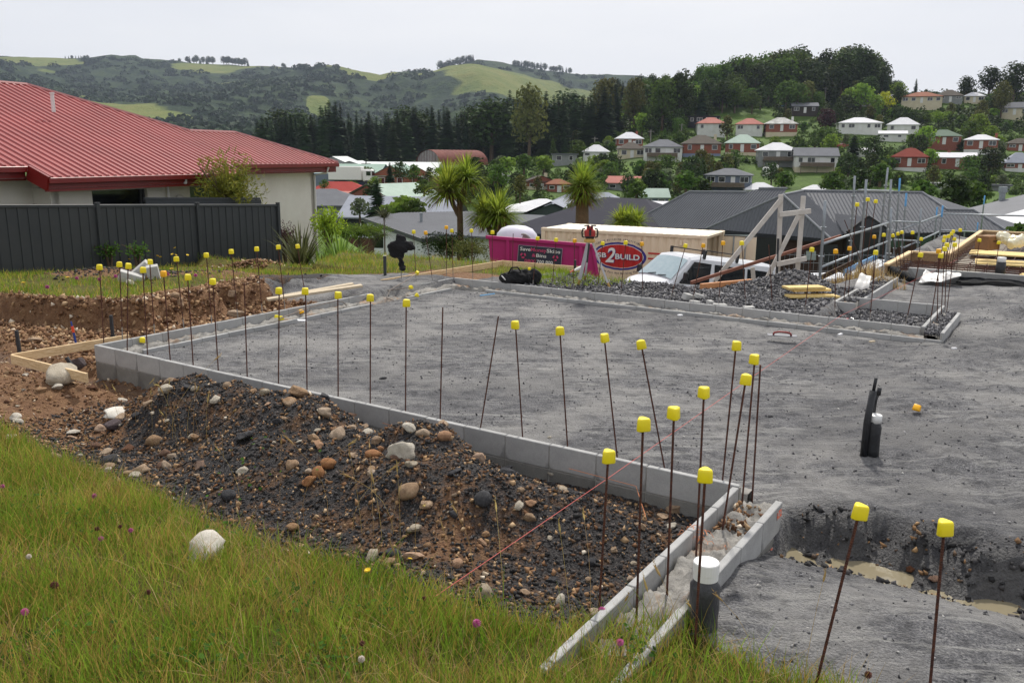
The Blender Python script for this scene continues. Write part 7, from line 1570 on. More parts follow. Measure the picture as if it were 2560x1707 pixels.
# --- far ridge trees
for (px, py, hp, n, lab) in ((462, 139, 15, 9, 'pine of the left clump on the far skyline'), (545, 143, 15, 9, 'pine of the right clump on the far skyline'), (415, 140, 10, 1, 'lone round tree on the far skyline'), (655, 150, 9, 2, 'small tree on the far ridge'), (690, 152, 11, 3, 'low trees on the far ridge slope'), (1050, 158, 20, 10, 'pine climbing the far conical hill'), (1220, 158, 16, 10, 'pine on the right shoulder of the far hill'), (1290, 168, 13, 7, 'pine at the right end of the far shoulder'), (180, 131, 7, 8, 'scrubby tree on the far left ridge'), (1085, 196, 18, 2, 'dark tree on the far pasture')):
    for k in range(n):
        x = px * K + (k - n / 2) * (8.0 if n > 4 else 5) + RN.uniform(-2, 2); a = (x - 1280) / 2139 * 1.02; y = 2190.; q = D(x, py * K, y); zf_ = float(zfar(np.array([q.x / y]), np.array([y]))[0])
        tree(RN.choice(['e2', 'c1', 'e2']), (q.x, y, zf_ - 2), (hp * RN.uniform(.75, 1.1)) * K * y / 2139 + 3, lab, lab.split(' of ')[0] + ' group on ' + str(px), 'tree', 'tree', 1.3)
# --- undergrowth and hedges over the slope, one mass
def slope_mass(name, n, mat, label, hmin, hmax, seed, cond, size):
    rg = np.random.default_rng(seed); px = rg.uniform(1290, 2620, n * 4); y = rg.uniform(150, 372, n * 4); x = (px - 1280) / 2139 * y * 1.02; ok = np.ones(len(x), bool)
    z = valley(x, y)
    zc = z - EYE; dd = y * _c - zc * _s; upv = zc * _c + y * _s; qx = FPX * x / dd; qy = -FPX * upv / dd; PX = 1280 + _cr * qx - _sr * qy; PY = 853.5 + _sr * qx + _cr * qy
    for (cx, cy, hw, hh, hd) in HBOX: ok &= ~((np.abs(PX - cx) < hw + 3) & (PY > cy - hh - 2) & (PY < cy + hh + 13) & (y < hd + 10))
    ok &= cond(PX, PY, x, y); i = np.where(ok)[0][:n]; x, y, z = x[i], y[i], z[i]; n = len(i)
    m = 26; d = rg.normal(size=(n, m, 3)); d /= np.linalg.norm(d, axis=2, keepdims=True); d[..., 2] = np.abs(d[..., 2]); h = rg.uniform(hmin, hmax, n)[:, None, None]
    C = np.stack([x, y, z], -1)[:, None, :] + d * np.array([.8, .8, .9]) * h * (.75 + .3 * rg.random((n, m, 1))); V, F = quads(C.reshape(-1, 3), d.reshape(-1, 3) + .5 * rg.normal(size=(n * m, 3)) + np.array([0, 0, .3]), size, 1.0, rg)
    props(ob(name, np_mesh(name, V, F, mat)), label, 'undergrowth', None, 'stuff')
_open = lambda PX, PY, x, y: (fbm(x, y, 26, 3, 55) > -.22) & ~((np.abs(PX - 1860) < 75) & (np.abs(PY - 300) < 26)) & ~((np.abs(PX - 1740) < 130) & (np.abs(PY - 432) < 22))
slope_mass('undergrowth', 2600, leafmat('undergrowth_leaf', '35471f', '4d6029', scale=.06, trans=.25), 'hedges and undergrowth between the hillside gardens', .7, 2.0, 31, _open, .55)
slope_mass('wood_edge_growth', 1300, leafmat('wood_edge_leaf', '263519', '3a4a20', scale=.06, trans=.2), 'dense young growth on the slope below the wood', 1.6, 3.6, 32, lambda PX, PY, x, y: (PY < 330) & (y > 285) & ~((np.abs(PX - 1860) < 80) & (np.abs(PY - 300) < 30)) & ((PX < 1700) | (PY < 300) | (fbm(x, y, 20, 2, 56) > .0)), .8)
# --- mid-distance bush on the lower far slopes, one mass
def bushmass(name, n, mat, dist, hmin, hmax, cond, label, cat):
    rg = np.random.default_rng(5); a = rg.uniform(-.75, .3, n * 3); y = rg.uniform(*dist, n * 3); keep = cond(a, y); a, y = a[keep][:n], y[keep][:n]; x = a * y; z = zfar(a, y); n = len(a)
    m = 44; d = rg.normal(size=(n, m, 3)); d /= np.linalg.norm(d, axis=2, keepdims=True); d[..., 2] = np.abs(d[..., 2]); h = rg.uniform(hmin, hmax, n)[:, None, None]
    C = np.stack([x, y, z], -1)[:, None, :] + d * np.array([.95, .95, .8]) * h * (.7 + .35 * rg.random((n, m, 1))); V, F = quads(C.reshape(-1, 3), d.reshape(-1, 3) + .4 * rg.normal(size=(n * m, 3)), float((hmin + hmax) / 2) * .42, 1.0, rg)
    o = ob(name, np_mesh(name, V, F, mat)); props(o, label, cat, None, 'stuff')
bushmass('bush_cover', 2600, leafmat('far_bush_leaf', '1d2a1a', '303e24', scale=.01, trans=.1), (760, 2150), 7, 15, lambda a, y: pasture(a, y) < .38, 'scrub and native bush covering the far hillsides', 'bush')
bushmass('valley_wood', 700, leafmat('valley_wood_leaf', '1f2c1c', '2f3d24', scale=.01, trans=.1), (735, 900), 8, 16, lambda a, y: (a < -.05), 'dark valley trees merging at the foot of the far hills', 'wood')
# ================================================================== PLANTS AROUND THE SITE EDGE
def straps(name, mat, n, L, w, spread, seed, droop=.6, up=.9, seg=5, c=(0, 0, 0), down=False, zmin=-.3):
    rg = np.random.default_rng(seed); V = []; F = []
    for k in range(n):
        a = rg.random() * 6.283; e = (rg.random() ** .7) * spread if not down else rg.uniform(1.2, 2.2); l = L * rg.uniform(.65, 1.1); d = np.array([cos(a), sin(a), 0.]); s = np.array([-sin(a), cos(a), 0.]); p = np.array(c, float) + d * .04; o = len(V); th = pi / 2 - e
        for q in range(seg + 1):
            t = q / seg; ww = w * (1 - t ** 2.2) * (.55 + .45 * min(1, t * 4)) / 2 + .001; V += [p - s * ww, p + s * ww]
            th2 = th - droop * t * t * (1.2 if e > .5 else .7); p = p + (d * cos(th2) + np.array([0, 0, sin(th2)])) * l / seg
        F += [(o + 2 * q, o + 2 * q + 1, o + 2 * q + 3, o + 2 * q + 2) for q in range(seg)]
    return np.array(V), np.array(F)
CBL = leafmat('cabbage_tree_leaf', '5f7a28', '94a03c', scale=2, trans=.45, var=.1); CBD = leafmat('dead_cabbage_leaf', '6a4f30', '8a6a42', scale=3, trans=.1); FLX = leafmat('flax_leaf', '4e6b2a', '7a9440', scale=2, trans=.35); FLXD = leafmat('bronze_flax_leaf', '4a3a30', '5e4a3c', scale=2, trans=.2); FLXO = leafmat('olive_flax_leaf', '4a5233', '687048', scale=2, trans=.3)
def cabbage(base, H, heads, label, skirt=60, L=.75, n=240, thick=.14):
    t = thing('cabbage_tree', base, 0, label, 'cabbage tree'); T = [tubeq([(0, 0, -1), (.02, 0, H * .4), (0, 0, H - .1)], [thick * 1.3, thick, thick * .85], 10)]
    for i, (x, y, z, s) in enumerate(heads):
        if abs(x) + abs(y) > .05: T.append(tubeq([(0, 0, z - 1.0), (x * .6, y * .6, z - .5), (x, y, z)], [thick * .8, thick * .7, thick * .6], 8))
        V, F = straps('h', None, int(n * s), L * s, .055, 1.95, 40 + i + int(H * 10), droop=.9, c=(x, y, z)); ob('leaf_head', np_mesh('leaf_head', V, F, CBL), t)
        if skirt:
            V, F = straps('s', None, int(skirt * s), L * .85 * s, .05, 1.5, 60 + i, droop=.5, c=(x, y, z - .12), down=True); ob('dead_leaf_skirt', np_mesh('dead_leaf_skirt', V, F, CBD), t)
    V, F, mi = join([(v, f, 0) for v, f in T]); ob('trunk', np_mesh('trunk', V, F, M('shaggy_bark', '5b4634', '6f5742', .95, scale=9, bump=.8), smooth=True), t)
b = D(1150, 668, 34); top = D(1120, 478, 34); cabbage(b, top.z - b.z, [(top.x - b.x, 0, top.z - b.z, 1.35), (.25, .3, top.z - b.z + .45, 1.1)], 'tall cabbage tree with a mop of sword leaves left of the pink skip', 110, 1.0, 420, .13)
b = D(1245, 640, 33); top = D(1252, 538, 33); cabbage(b, top.z - b.z, [(0, 0, top.z - b.z, 1.25), (-.55, .4, top.z - b.z - .1, 1.1), (.1, .4, top.z - b.z - .4, 1.0)], 'lower bushy cabbage tree behind the pink skip', 90, 1.0, 380)
b = D(1452, 640, 37); top = D(1452, 466, 37); cabbage(b, top.z - b.z, [(0, 0, top.z - b.z, 1.3), (.05, .05, top.z - b.z - .35, 1.2)], 'cabbage tree with a thick shaggy trunk behind the container', 150, .9, 420, .3)
b = D(1568, 640, 34); top = D(1570, 556, 34); cabbage(b, top.z - b.z, [(-.3, 0, top.z - b.z, 1.0), (.35, .1, top.z - b.z - .05, 1.0), (.0, .2, top.z - b.z + .1, .9)], 'short bushy cabbage tree whose top shows over the container roof', 0, .8, 220)
def flax(px, py, d, h, n, mat, label, sp=1.0, w=.06):
    p = D(px, py, d); p.z = min(p.z, zat(p.x, p.y)) - .05; t = thing('flax_clump', p, 0, label, 'flax'); V, F = straps('f', None, n, h, w, sp, int(px), droop=.8); ob('leaves', np_mesh('leaves', V, F, mat), t)
flax(752, 655, 19.6, 1.25, 70, FLXO, 'olive flax clump at the end of the charcoal fence', .75); flax(850, 655, 20.5, 1.35, 130, FLX, 'large bright green flax clump by the white house corner', 1.05, .055); flax(800, 660, 19.5, .8, 50, FLX, 'small green flax between the two large clumps', 1.1); flax(965, 668, 22, 1.0, 60, FLX, 'yellow-green flax behind the dark stake', 1.1); flax(1092, 672, 23, .85, 50, FLXD, 'bronze spiky flax beneath the cabbage tree', .8); flax(1040, 668, 23.5, .8, 40, FLXD, 'dark bronze flax right of the hanging jacket', .9); flax(1190, 668, 24, 1.1, 60, FLXO, 'dull flax left of the pink skip', .8); flax(1225, 660, 25, .9, 40, FLXO, 'dull flax touching the end of the pink skip', .8); flax(905, 668, 20.5, .8, 36, FLXO, 'dark low flax left of the stake', 1.0)
def leafbush(name, mat, h, w, n, lw, ll, seed, base=.1, stems=7, bark=None):
    rg = np.random.default_rng(seed); V = []; C = []; Ns = []
    d = rg.normal(size=(n, 3)); d /= np.linalg.norm(d, axis=1, keepdims=True); r = rg.random((n, 1)) ** .45; C = d * r * np.array([w / 2, w / 2, h / 2 * (1 - base)]) * (.75 + .35 * np.sin(5 * np.arctan2(d[:, 1:2], d[:, 0:1]) + 4 * d[:, 2:3])) + np.array([0, 0, h * (.5 + base / 2)])
    T = rg.normal(size=(n, 3)) + d * .8 + np.array([0, 0, .5]); T /= np.linalg.norm(T, axis=1, keepdims=True); S_ = np.cross(T, rg.normal(size=(n, 3))); S_ /= np.linalg.norm(S_, axis=1, keepdims=True); l = (ll * (.6 + .8 * rg.random(n)))[:, None]; s = lw / 2
    V = np.stack([C - T * l * .5, C - T * l * .05 + S_ * s, C + T * l * .5, C - T * l * .05 - S_ * s], 1).reshape(-1, 3); F = np.arange(4 * n).reshape(n, 4)
    St = [tubeq([(0, 0, -.3), (rg.normal() * .1 * w, rg.normal() * .1 * w, h * .4), (rg.normal() * .22 * w, rg.normal() * .22 * w, h * .8)], [.03, .02, .006], 5) for _ in range(stems)]
    return np_mesh('foliage', V, F, mat), np_mesh('stems', *join([(v, f, 0) for v, f in St])[:2], bark or BARK)
def bush(nm, p, fol, st, label, cat='shrub'):
    t = thing(nm, p, 0, label, cat); ob('foliage', fol, t); ob('stems', st, t)
WTL = leafmat('wattle_leaf', '5b7030', '8f8f3a', scale=3, trans=.35)
f_, s_ = leafbush('b', WTL, 2.2, 1.75, 4200, .03, .16, 3, .05, 14); p = D(578, 560, 21.5); p.z -= .35; bush('wattle_bush', p, f_, s_, 'feathery yellow-green bush rising behind the charcoal fence')
f_, s_ = leafbush('b', leafmat('plum_leaf', '38232a', '55383c', scale=3), 1.0, .8, 1500, .025, .05, 5); p = D(715, 650, 22.0); bush('purple_shrub', p, f_, s_, 'small purple-leaved shrub at the end of the charcoal fence')
f_, s_ = leafbush('b', leafmat('hedge_leaf', '4f6a2a', '6a8434', scale=3), 1.1, 2.2, 2600, .05, .1, 7); 
for i_, (px, py, d) in enumerate(((860, 605, 48), (900, 606, 49), (935, 604, 50))): bush('hedge_bush', D(px, py, d), f_, s_, '{} clump of the clipped hedge before the garage door'.format(ORD[i_]))
f_, s_ = leafbush('b', leafmat('yellowgreen_leaf', '7a8f2c', '93a53a', scale=3), 1.3, 1.1, 1600, .06, .1, 8); bush('golden_shrub', D(822, 622, 26), f_, s_, 'yellow-green shrub right of the white house corner')
f_, s_ = leafbush('b', LF['dark'], 1.2, 2.4, 2200, .05, .1, 9); bush('green_shrub', D(1120, 655, 33), f_, s_, 'green shrub mass behind the cabbage tree trunk')
f_, s_ = leafbush('b', LF['olive'], 1.0, 2.0, 1800, .04, .1, 10); bush('dry_shrub', D(1175, 660, 31), f_, s_, 'olive shrub between the cabbage tree and skip')
# lancewood: thin stem with a tuft of narrow hanging leaves
p = D(963, 660, 30); tp_ = D(965, 545, 30); t = thing('lancewood', p, 0, 'slender lancewood tree with a tuft of narrow dark leaves', 'tree'); hh_ = tp_.z - p.z
V, F = straps('l', None, 130, .55, .022, 1.8, 3, droop=.5, c=(0, 0, hh_)); V2, F2 = straps('l', None, 45, .7, .02, 1.4, 4, c=(0, 0, hh_ - .55), down=True); Vj, Fj, mi = join([(V, F, 0), (V2, F2, 0)]); ob('leaves', np_mesh('leaves', Vj, Fj, leafmat('lancewood_leaf', '4a4f3a', '62664c', scale=3, trans=.15)), t); v, f = tubeq([(0, 0, -.5), (0, 0, hh_)], [.035, .02]); ob('stem', np_mesh('stem', v, f, BARKG), t)
# ================================================================== STONES
def rock_mesh(name, seed, mat, sub=3, rough=.25, flat=.7, ang=.0):
    bm = bmesh.new(); bmesh.ops.create_icosphere(bm, subdivisions=sub, radius=1.0); rg = np.random.default_rng(seed)
    co = np.array([v.co[:] for v in bm.verts]); pl = rg.normal(size=(16, 3)); pl /= np.linalg.norm(pl, axis=1, keepdims=True); off = rg.uniform(.55, .88, 16)
    for n, o in zip(pl, off):
        d = co @ n; co = co - np.maximum(0, d - o)[:, None] * n * (.8 + ang * .5)
    nz = fbm(co[:, 0] + 3 * co[:, 2] + seed, co[:, 1] - 2 * co[:, 2], .9, 3, seed); co = co * (1 + rough * nz[:, None]); co[:, 2] *= flat
    me = bpy.data.meshes.new(name); bm.to_mesh(me); bm.free(); me.vertices.foreach_set('co', co.ravel()); me.materials.append(mat); me.polygons.foreach_set('use_smooth', [ang < .3] * len(me.polygons)); me.update(); return me
def stonemat(name, a, b, c, sc=5):
    t = NT(name); n = t.noise(sc, 6, .7); f = t.noise(sc * 9, 4, .75); col = t.ramp(t.math('ADD', t.math('MULTIPLY', n, .6), t.math('MULTIPLY', f, .4)), [(.3, a), (.5, b), (.7, c)])
    col = t.hsv(col, h=t.math('MULTIPLY_ADD', t.rand(), .012, .496), sa=t.math('MULTIPLY_ADD', t.rand(), -.4, 1.0), v=t.math('MULTIPLY_ADD', t.rand(), .35, .85)); t.bump(f, .7, .03); return t.done(col, .9, 0, .3)
STN = {'tan': stonemat('tan_stone', '6b4f36', 'a07e5a', 'c7a780', 1.6), 'pale': stonemat('pale_stone', '8d7f6a', 'b8aa93', 'd8ccb8', 1.6), 'white': stonemat('white_stone', 'b3a792', 'd8cfbf', 'ece6da', 1.8), 'dark': stonemat('dark_stone', '29292c', '3f3f43', '5c5a5c', 1.8), 'brown': stonemat('brown_stone', '4a3122', '6f4a32', '8c6344', 1.6), 'purple': stonemat('purple_stone', '3c3236', '54474a', '6a5c5c', 1.4), 'orange': stonemat('orange_stone', '7a5230', 'a8764a', 'c89a68', 1.2)}
RK = {k: [rock_mesh('stone', 10 * i + j, STN[k], 3 if j < 2 else 2, .3, (.75, .6, .85, .55)[j], (.1, .25, .0, .4)[j]) for j in range(4)] for i, k in enumerate(STN)}
BIG = [  # px, py (centre), width px, tone, squash, label or None
 (515, 1372, 140, 'white', .75, 'white quartz boulder lying in the foreground grass'), (425, 1385, 60, 'brown', .45, 'flat brown stone half buried left of the white boulder in the grass'), (1004, 1125, 76, 'pale', .95, 'largest pale boulder on the crest of the spoil heap'), (1027, 1160, 40, 'pale', .8, 'pale stone leaning against the largest boulder of the heap'), (944, 1101, 40, 'tan', .9, 'square tan stone left of the largest heap boulder'), (812, 1030, 50, 'tan', .8, 'tan rock beside the front wall at the top of the heap'), (724, 1005, 48, 'tan', .6, 'flat tan rock on the left shoulder of the heap'), (896, 1043, 40, 'tan', .8, 'rounded tan rock touching the front wall'), (732, 1162, 48, 'tan', .9, 'tan rock on the front face of the heap'), (774, 1204, 46, 'orange', .85, 'round orange-brown stone low on the heap'), (1384, 1184, 46, 'pale', .8, 'grey-white stone beside the front wall at the right of the heap'), (1327, 1255, 36, 'orange', .7, 'jagged orange stone on the lower heap'), (1202, 1137, 44, 'white', .45, 'flat pale stone lying against the front wall'), (1588, 1212, 76, 'tan', .6, 'long tan boulder at the wall corner of the pit'), (1684, 1272, 62, 'tan', .6, 'tan boulder beneath the corner of the stub wall'), (1655, 1292, 52, 'tan', .4, 'half-buried tan slab near the stub wall'), (155, 936, 96, 'pale', .8, 'big grey and rust boulder beside the left setting-out board'), (81, 922, 36, 'brown', .8, 'round brown boulder left of the big grey and rust one'), (195, 908, 50, 'purple', .9, 'grey slab of rock standing near the wall corner'), (287, 1062, 60, 'purple', .75, 'dark purple boulder at the left foot of the heap'), (296, 1034, 92, 'white', .28, 'long pale slab behind the dark purple boulder'), (311, 1001, 38, 'white', .4, 'flat white stone near the wall, left of the heap'), (40, 1045, 40, 'white', .7, 'white stone on the brown earth at the far left'), (182, 1080, 48, 'white', .4, 'long white cobble on the brown earth'), (26, 1093, 44, 'white', .3, 'flat white stone at the grass edge, far left'), (256, 1072, 38, 'orange', .7, 'orange-brown stone left of the dark purple boulder'), (592, 783, 62, 'tan', .5, 'large tan boulder at the end of the cut bank'), (582, 746, 30, 'tan', .9, 'tan boulder perched on the cut bank'), (437, 746, 32, 'tan', .8, 'tan stone sticking out of the cut bank'), (449, 760, 38, 'tan', 1.0, 'upright tan stone low in the cut bank'), (86, 848, 46, 'tan', .4, 'tan slab on the bank slope at the far left'), (361, 668, 28, 'pale', 1.2, 'pale boulder standing on the dark heap by the blocks'), (325, 708, 24, 'white', .8, 'white stone at the foot of the dark heap'), (957, 945, 22, 'dark', .45, 'dark stone lying on the gravel pad'), (1374, 1095, 16, 'pale', .8, 'pale lump of mortar on the pad near the front wall'), (2275, 1432, 38, 'brown', .75, 'brown stone standing in the muddy puddle'), (2335, 1448, 40, 'brown', .4, 'flat brown stone at the puddle edge'), (1925, 1041, 20, 'dark', .5, 'dark pebble on the pad right of the rods'), (340, 1040, 28, 'dark', .8, 'dark stone beside the long pale slab'), (103, 977, 40, 'tan', .6, 'tan stone before the big grey and rust boulder'), (145, 971, 34, 'white', .6, 'cream stone right of a tan one, before the big boulder'), (231, 970, 36, 'brown', .7, 'red-brown stone at the wall corner'), (1480, 1408, 34, 'dark', .9, 'angular dark stone in the pit by the stub wall'), (1535, 1374, 28, 'tan', .8, 'tan cobble in the pit'), (1471, 1450, 28, 'tan', .8, 'tan cobble in the pit near the grass')]
for i, (px, py, wp, tone, sq, lab) in enumerate(BIG):
    p = hitg(px, py + wp * sq * .22, 0, 1.4, 24); s = wp * p.y / 2139 / 2 * 1.02
    o = ob('boulder' if wp > 45 else 'stone', RK[tone][i % 2], None, (p.x, p.y, p.z + s * sq * .35), (RN.uniform(-.25, .25), RN.uniform(-.25, .25), RN.uniform(0, 6)), (s, s * .8, s * sq * 1.25)); props(o, lab, 'stone')
def gpts(n, box, cond, seed):
    rg = np.random.default_rng(seed); out = []
    u = rg.uniform(box[0], box[1], n * 8); v = rg.uniform(box[2], box[3], n * 8); x = AX + u * UX + v * VX; y = AY + u * UY + v * VY; k = cond(u, v, x, y); x, y = x[k][:n], y[k][:n]; return np.stack([x, y, Z(x, y)], -1)
heapc = lambda u, v, x, y: (gmask(x, y) < .3)
k_ = 0
for n, box, cond, seed, tones, smin, smax, lab, grp in ((150, (1.6, 7.3, -1.9, -.12), heapc, 1, ['tan', 'tan', 'tan', 'orange', 'brown', 'pale', 'dark'], .022, .075, 'cobble bedded in the dark spoil heap', 'cobbles of the spoil heap'), (85, (-3.2, 2.2, -2.1, -.3), heapc, 2, ['tan', 'brown', 'brown', 'white', 'orange', 'purple'], .02, .05, 'cobble on the brown earth left of the heap', 'cobbles of the brown earth')):
    for q in gpts(n, box, cond, seed):
        s = RN.uniform(smin, smax) * (1.0 if RN.random() < .8 else 1.4); o = ob('cobble', RK[RN.choice(tones)][RN.randrange(2, 4)], None, (q[0], q[1], q[2] + s * .25), (RN.uniform(-.5, .5), RN.uniform(-.5, .5), RN.uniform(0, 6)), (s, s * RN.uniform(.6, .9), s * RN.uniform(.6, 1))); props(o, lab, 'stone', grp)
# chips and pebbles, uncountable
OCT = np.array([(1, 0, 0), (-1, 0, 0), (0, 1, 0), (0, -1, 0), (0, 0, 1), (0, 0, -1)], float); OF = np.array([(0, 2, 4), (2, 1, 4), (1, 3, 4), (3, 0, 4), (2, 0, 5), (1, 2, 5), (3, 1, 5), (0, 3, 5)])
def chips(name, pts, smin, smax, mat, label, seed, flat=.6, power=2.0):
    rg = np.random.default_rng(seed); n = len(pts); s = smin + (smax - smin) * rg.random(n) ** power
    base = OCT[None] * (.6 + .6 * rg.random((n, 6, 1))) + .25 * rg.normal(size=(n, 6, 3)); base = base * s[:, None, None] * np.array([1, .8, flat])
    q = rg.normal(size=(n, 4)); q /= np.linalg.norm(q, axis=1, keepdims=True); w, x, y, z = q.T
    R = np.stack([np.stack([1 - 2 * (y * y + z * z), 2 * (x * y - z * w), 2 * (x * z + y * w)], -1), np.stack([2 * (x * y + z * w), 1 - 2 * (x * x + z * z), 2 * (y * z - x * w)], -1), np.stack([2 * (x * z - y * w), 2 * (y * z + x * w), 1 - 2 * (x * x + y * y)], -1)], 1)
    V = np.einsum('nij,nkj->nki', R, base) + pts[:, None, :] + np.array([0, 0, 1]) * (s * .2)[:, None, None]
    F = (OF[None] + 6 * np.arange(n)[:, None, None]).reshape(-1, 3); props(ob(name, np_mesh(name, V.reshape(-1, 3), F, mat)), label, 'gravel', None, 'stuff')
def chipmat(name, stops):
    t = NT(name); g = t.n('ShaderNodeNewGeometry'); t.done(t.ramp(g.outputs['Random Per Island'], stops), .85, 0, .35); t.bump(t.noise(60, 3), .4, .01); return t.mat
CHD = chipmat('dark_chips', [(.0, '1c1c1d'), (.42, '323132'), (.72, '4a4849'), (.84, '5f4934'), (.95, '8a6a49'), (1.0, 'a98a64')]); CHB = chipmat('earth_pebbles', [(0, '4a3220'), (.4, '75543a'), (.75, '937352'), (.95, 'b59a78'), (1, 'd8cdbb')]); CHG = chipmat('grey_chips', [(0, '2f2f32'), (.5, '59595c'), (.85, '7d7c7e'), (1, 'b0aeaa')]); CHC = chipmat('crushed_stone', [(0, '2e2e31'), (.5, '515155'), (.9, '78777a'), (1, 'a5a3a2')])
chips('spoil_chips', gpts(26000, (1.2, 7.42, -2.15, -.03), lambda u, v, x, y: (gmask(x, y) < .5), 11), .004, .024, CHD, 'dark stone chips and crumbs over the spoil heap', 1)
chips('spoil_pebbles', gpts(3000, (1.2, 7.42, -2.15, -.03), lambda u, v, x, y: (gmask(x, y) < .5), 12), .007, .03, CHB, 'small brown pebbles over the spoil heap', 2)
chips('earth_crumbs', gpts(9000, (-5, 2.2, -2.4, 1.2), lambda u, v, x, y: (gmask(x, y) < .5) & ((u < -.05) | (v < -.03)) & (u + v < 2.5), 13), .006, .03, CHB, 'brown pebbles and clods on the disturbed earth', 3)
chips('bank_crumbs', gpts(8000, (-3.6, -.06, .2, 4.0), lambda u, v, x, y: (u < -.06) & (u > bank_u(v) - .5), 14), .008, .06, CHB, 'crumbling clods and pebbles of the cut bank', 4)
chips('pad_chips', gpts(15000, (.32, 10.2, -1.9, 12.2), lambda u, v, x, y: ((v > .2) & (v < 6.38) | (u > 7.95) | ((u > 7.8) & (v < -.25))) & (gmask(x, y) < .4), 15), .003, .018, CHG, 'fine grey chips scattered over the gravel pad', 5, .6, 4.5)
chips('crushed_stone', gpts(15000, (1.0, 6.15, 6.76, 9.6), lambda u, v, x, y: u > 1.4 + .4 * vnoise(x, y, .7), 16), .012, .045, CHC, 'crushed dark stone behind the rear wall', 6, .6, 1.6)
chips('recess_stone', gpts(2600, (6.28, 7.56, 6.78, 8.62), lambda u, v, x, y: u > 0, 17), .012, .04, CHC, 'crushed stone on the floor of the recess', 7, .6, 1.6)
chips('wall_rubble', np.concatenate([gpts(700, (7.66, 7.84, 6.5, 8.4), lambda u, v, x, y: u > 0, 18) * [1, 1, 0] + [0, 0, -.05], gpts(500, (6.24, 6.46, 8.3, 11.4), lambda u, v, x, y: u > 0, 19) * [1, 1, 0] + [0, 0, -.02]]), .012, .04, CHC, 'grey rubble between the skins of the far walls', 8)
chips('stub_rubble', gpts(60, (7.5, 7.7, -.6, -.1), lambda u, v, x, y: u > 0, 20) * [1, 1, 0] + [0, 0, -.07], .012, .035, CHB, 'brown rubble on the infill of the stub wall', 9)
chips('trench_stones', gpts(900, (7.85, 9.8, -.4, .3), lambda u, v, x, y: u > 0, 21), .008, .035, CHD, 'dark stones along the wet trench', 10)
chips('heap_chips', np.array([(x, y, zat(x, y)) for x, y in zip(rng.normal(-6.3, .9, 1500), rng.normal(14.9, .35, 1500))]), .012, .04, CHD, 'dark stone chips of the small heap on the lawn', 11)
q = P(642, 660, -.2); hpt = np.array([(a, b, -.28 + .16 * math.exp(-((a - q.x) / .5) ** 2 - ((b - q.y) / .3) ** 2)) for a, b in zip(rng.normal(q.x, .4, 500), rng.normal(q.y, .2, 500))]); chips('soil_heap', hpt, .02, .06, CHB, 'small heap of reddish clods before the charcoal fence', 12)
# puddle
mud = NT('muddy_water'); mud.done(mud.mix(mud.noise(3, 3), '7d7460', '8b826b'), .06, 0, .5); mud.bump(mud.noise(14, 3), .05, .01)
m = MB(); m.poly([S(7.80, -.34, -.347), S(10.4, -.34, -.347), S(10.4, .2, -.347), S(7.80, .2, -.347)]); o = m.build('puddle_water', mud.mat); props(o, kind='structure')

# ================================================================== GRASS AND WEEDS
def blades(name, X, Y, h0, h1, w, mat, label, seed, lean=.5, seg=3, dz=0.0):
    rg = np.random.default_rng(seed); n = len(X); z = Z(X, Y) - .01 + dz; h = h0 + (h1 - h0) * rg.random(n) ** 1.6; a = rg.random(n) * 6.283; ln = lean * (.25 + rg.random(n)); fa = rg.random(n) * 6.283
    d = np.stack([np.cos(a), np.sin(a), 0 * a], -1); s = np.stack([np.cos(fa), np.sin(fa), 0 * a], -1); P0 = np.stack([X, Y, z], -1); rows = []
    for k in range(seg + 1):
        t = k / seg; c = P0 + d * (ln * h * t ** 1.8)[:, None] + np.array([0, 0, 1]) * (h * (t - .22 * ln * t * t))[:, None]; ww = (w * (1 - .92 * t ** 1.6) * (.7 + .6 * rg.random(n)) / 2)[:, None]; rows += [c - s * ww, c + s * ww]
    V = np.stack(rows, 1).reshape(-1, 3); b = (2 * (seg + 1)) * np.arange(n)[:, None]; F = np.concatenate([np.stack([b[:, 0] + 2 * k, b[:, 0] + 2 * k + 1, b[:, 0] + 2 * k + 3, b[:, 0] + 2 * k + 2], -1) for k in range(seg)])
    props(ob(name, np_mesh(name, V, F, mat)), label, 'grass', None, 'stuff')
GR1 = leafmat('grass_green', '557a22', '88993a', scale=1.6, trans=.45, var=0); GR2 = leafmat('grass_yellow', '8a8036', 'b09a56', scale=1.6, trans=.42, var=0); GR3 = leafmat('grass_straw', '9c8658', 'b89f72', scale=1.2, trans=.3, var=0)
def gsample(n, seed, x0, x1, y0, y1, dens=None, th=.35):
    rg = np.random.default_rng(seed); X = rg.uniform(x0, x1, n * 5); Y = y0 + (y1 - y0) * rg.random(n * 5) ** 1.0; k = gmask(X, Y) + .25 * vnoise(X, Y, .3, 4) > th
    if dens is not None: k &= rg.random(n * 5) < dens(X, Y)
    k &= np.abs(X) < .66 * Y + .8
    return X[k][:n], Y[k][:n]
cl = lambda X, Y: .35 + .9 * np.clip(fbm(X, Y, .35, 3, 6) + .4, 0, 1)
X, Y = gsample(46000, 1, -6.5, 2.6, 1.7, 7.6, cl); blades('grass', X, Y, .06, .20, .005, GR1, 'green grass of the foreground bank', 1)
X, Y = gsample(22000, 2, -6.5, 2.3, 1.7, 7.6, cl); blades('dry_grass', X, Y, .06, .24, .0045, GR2, 'yellowing grass among the foreground bank', 2, .6)
X, Y = gsample(5000, 8, -6.5, 2.6, 1.7, 7.6, lambda X, Y: np.clip(2.2 * fbm(X, Y, .3, 2, 26), 0, 1)); blades('tall_grass', X, Y, .16, .34, .0055, GR1, 'taller green tufts in the foreground grass', 8, .7, 4)
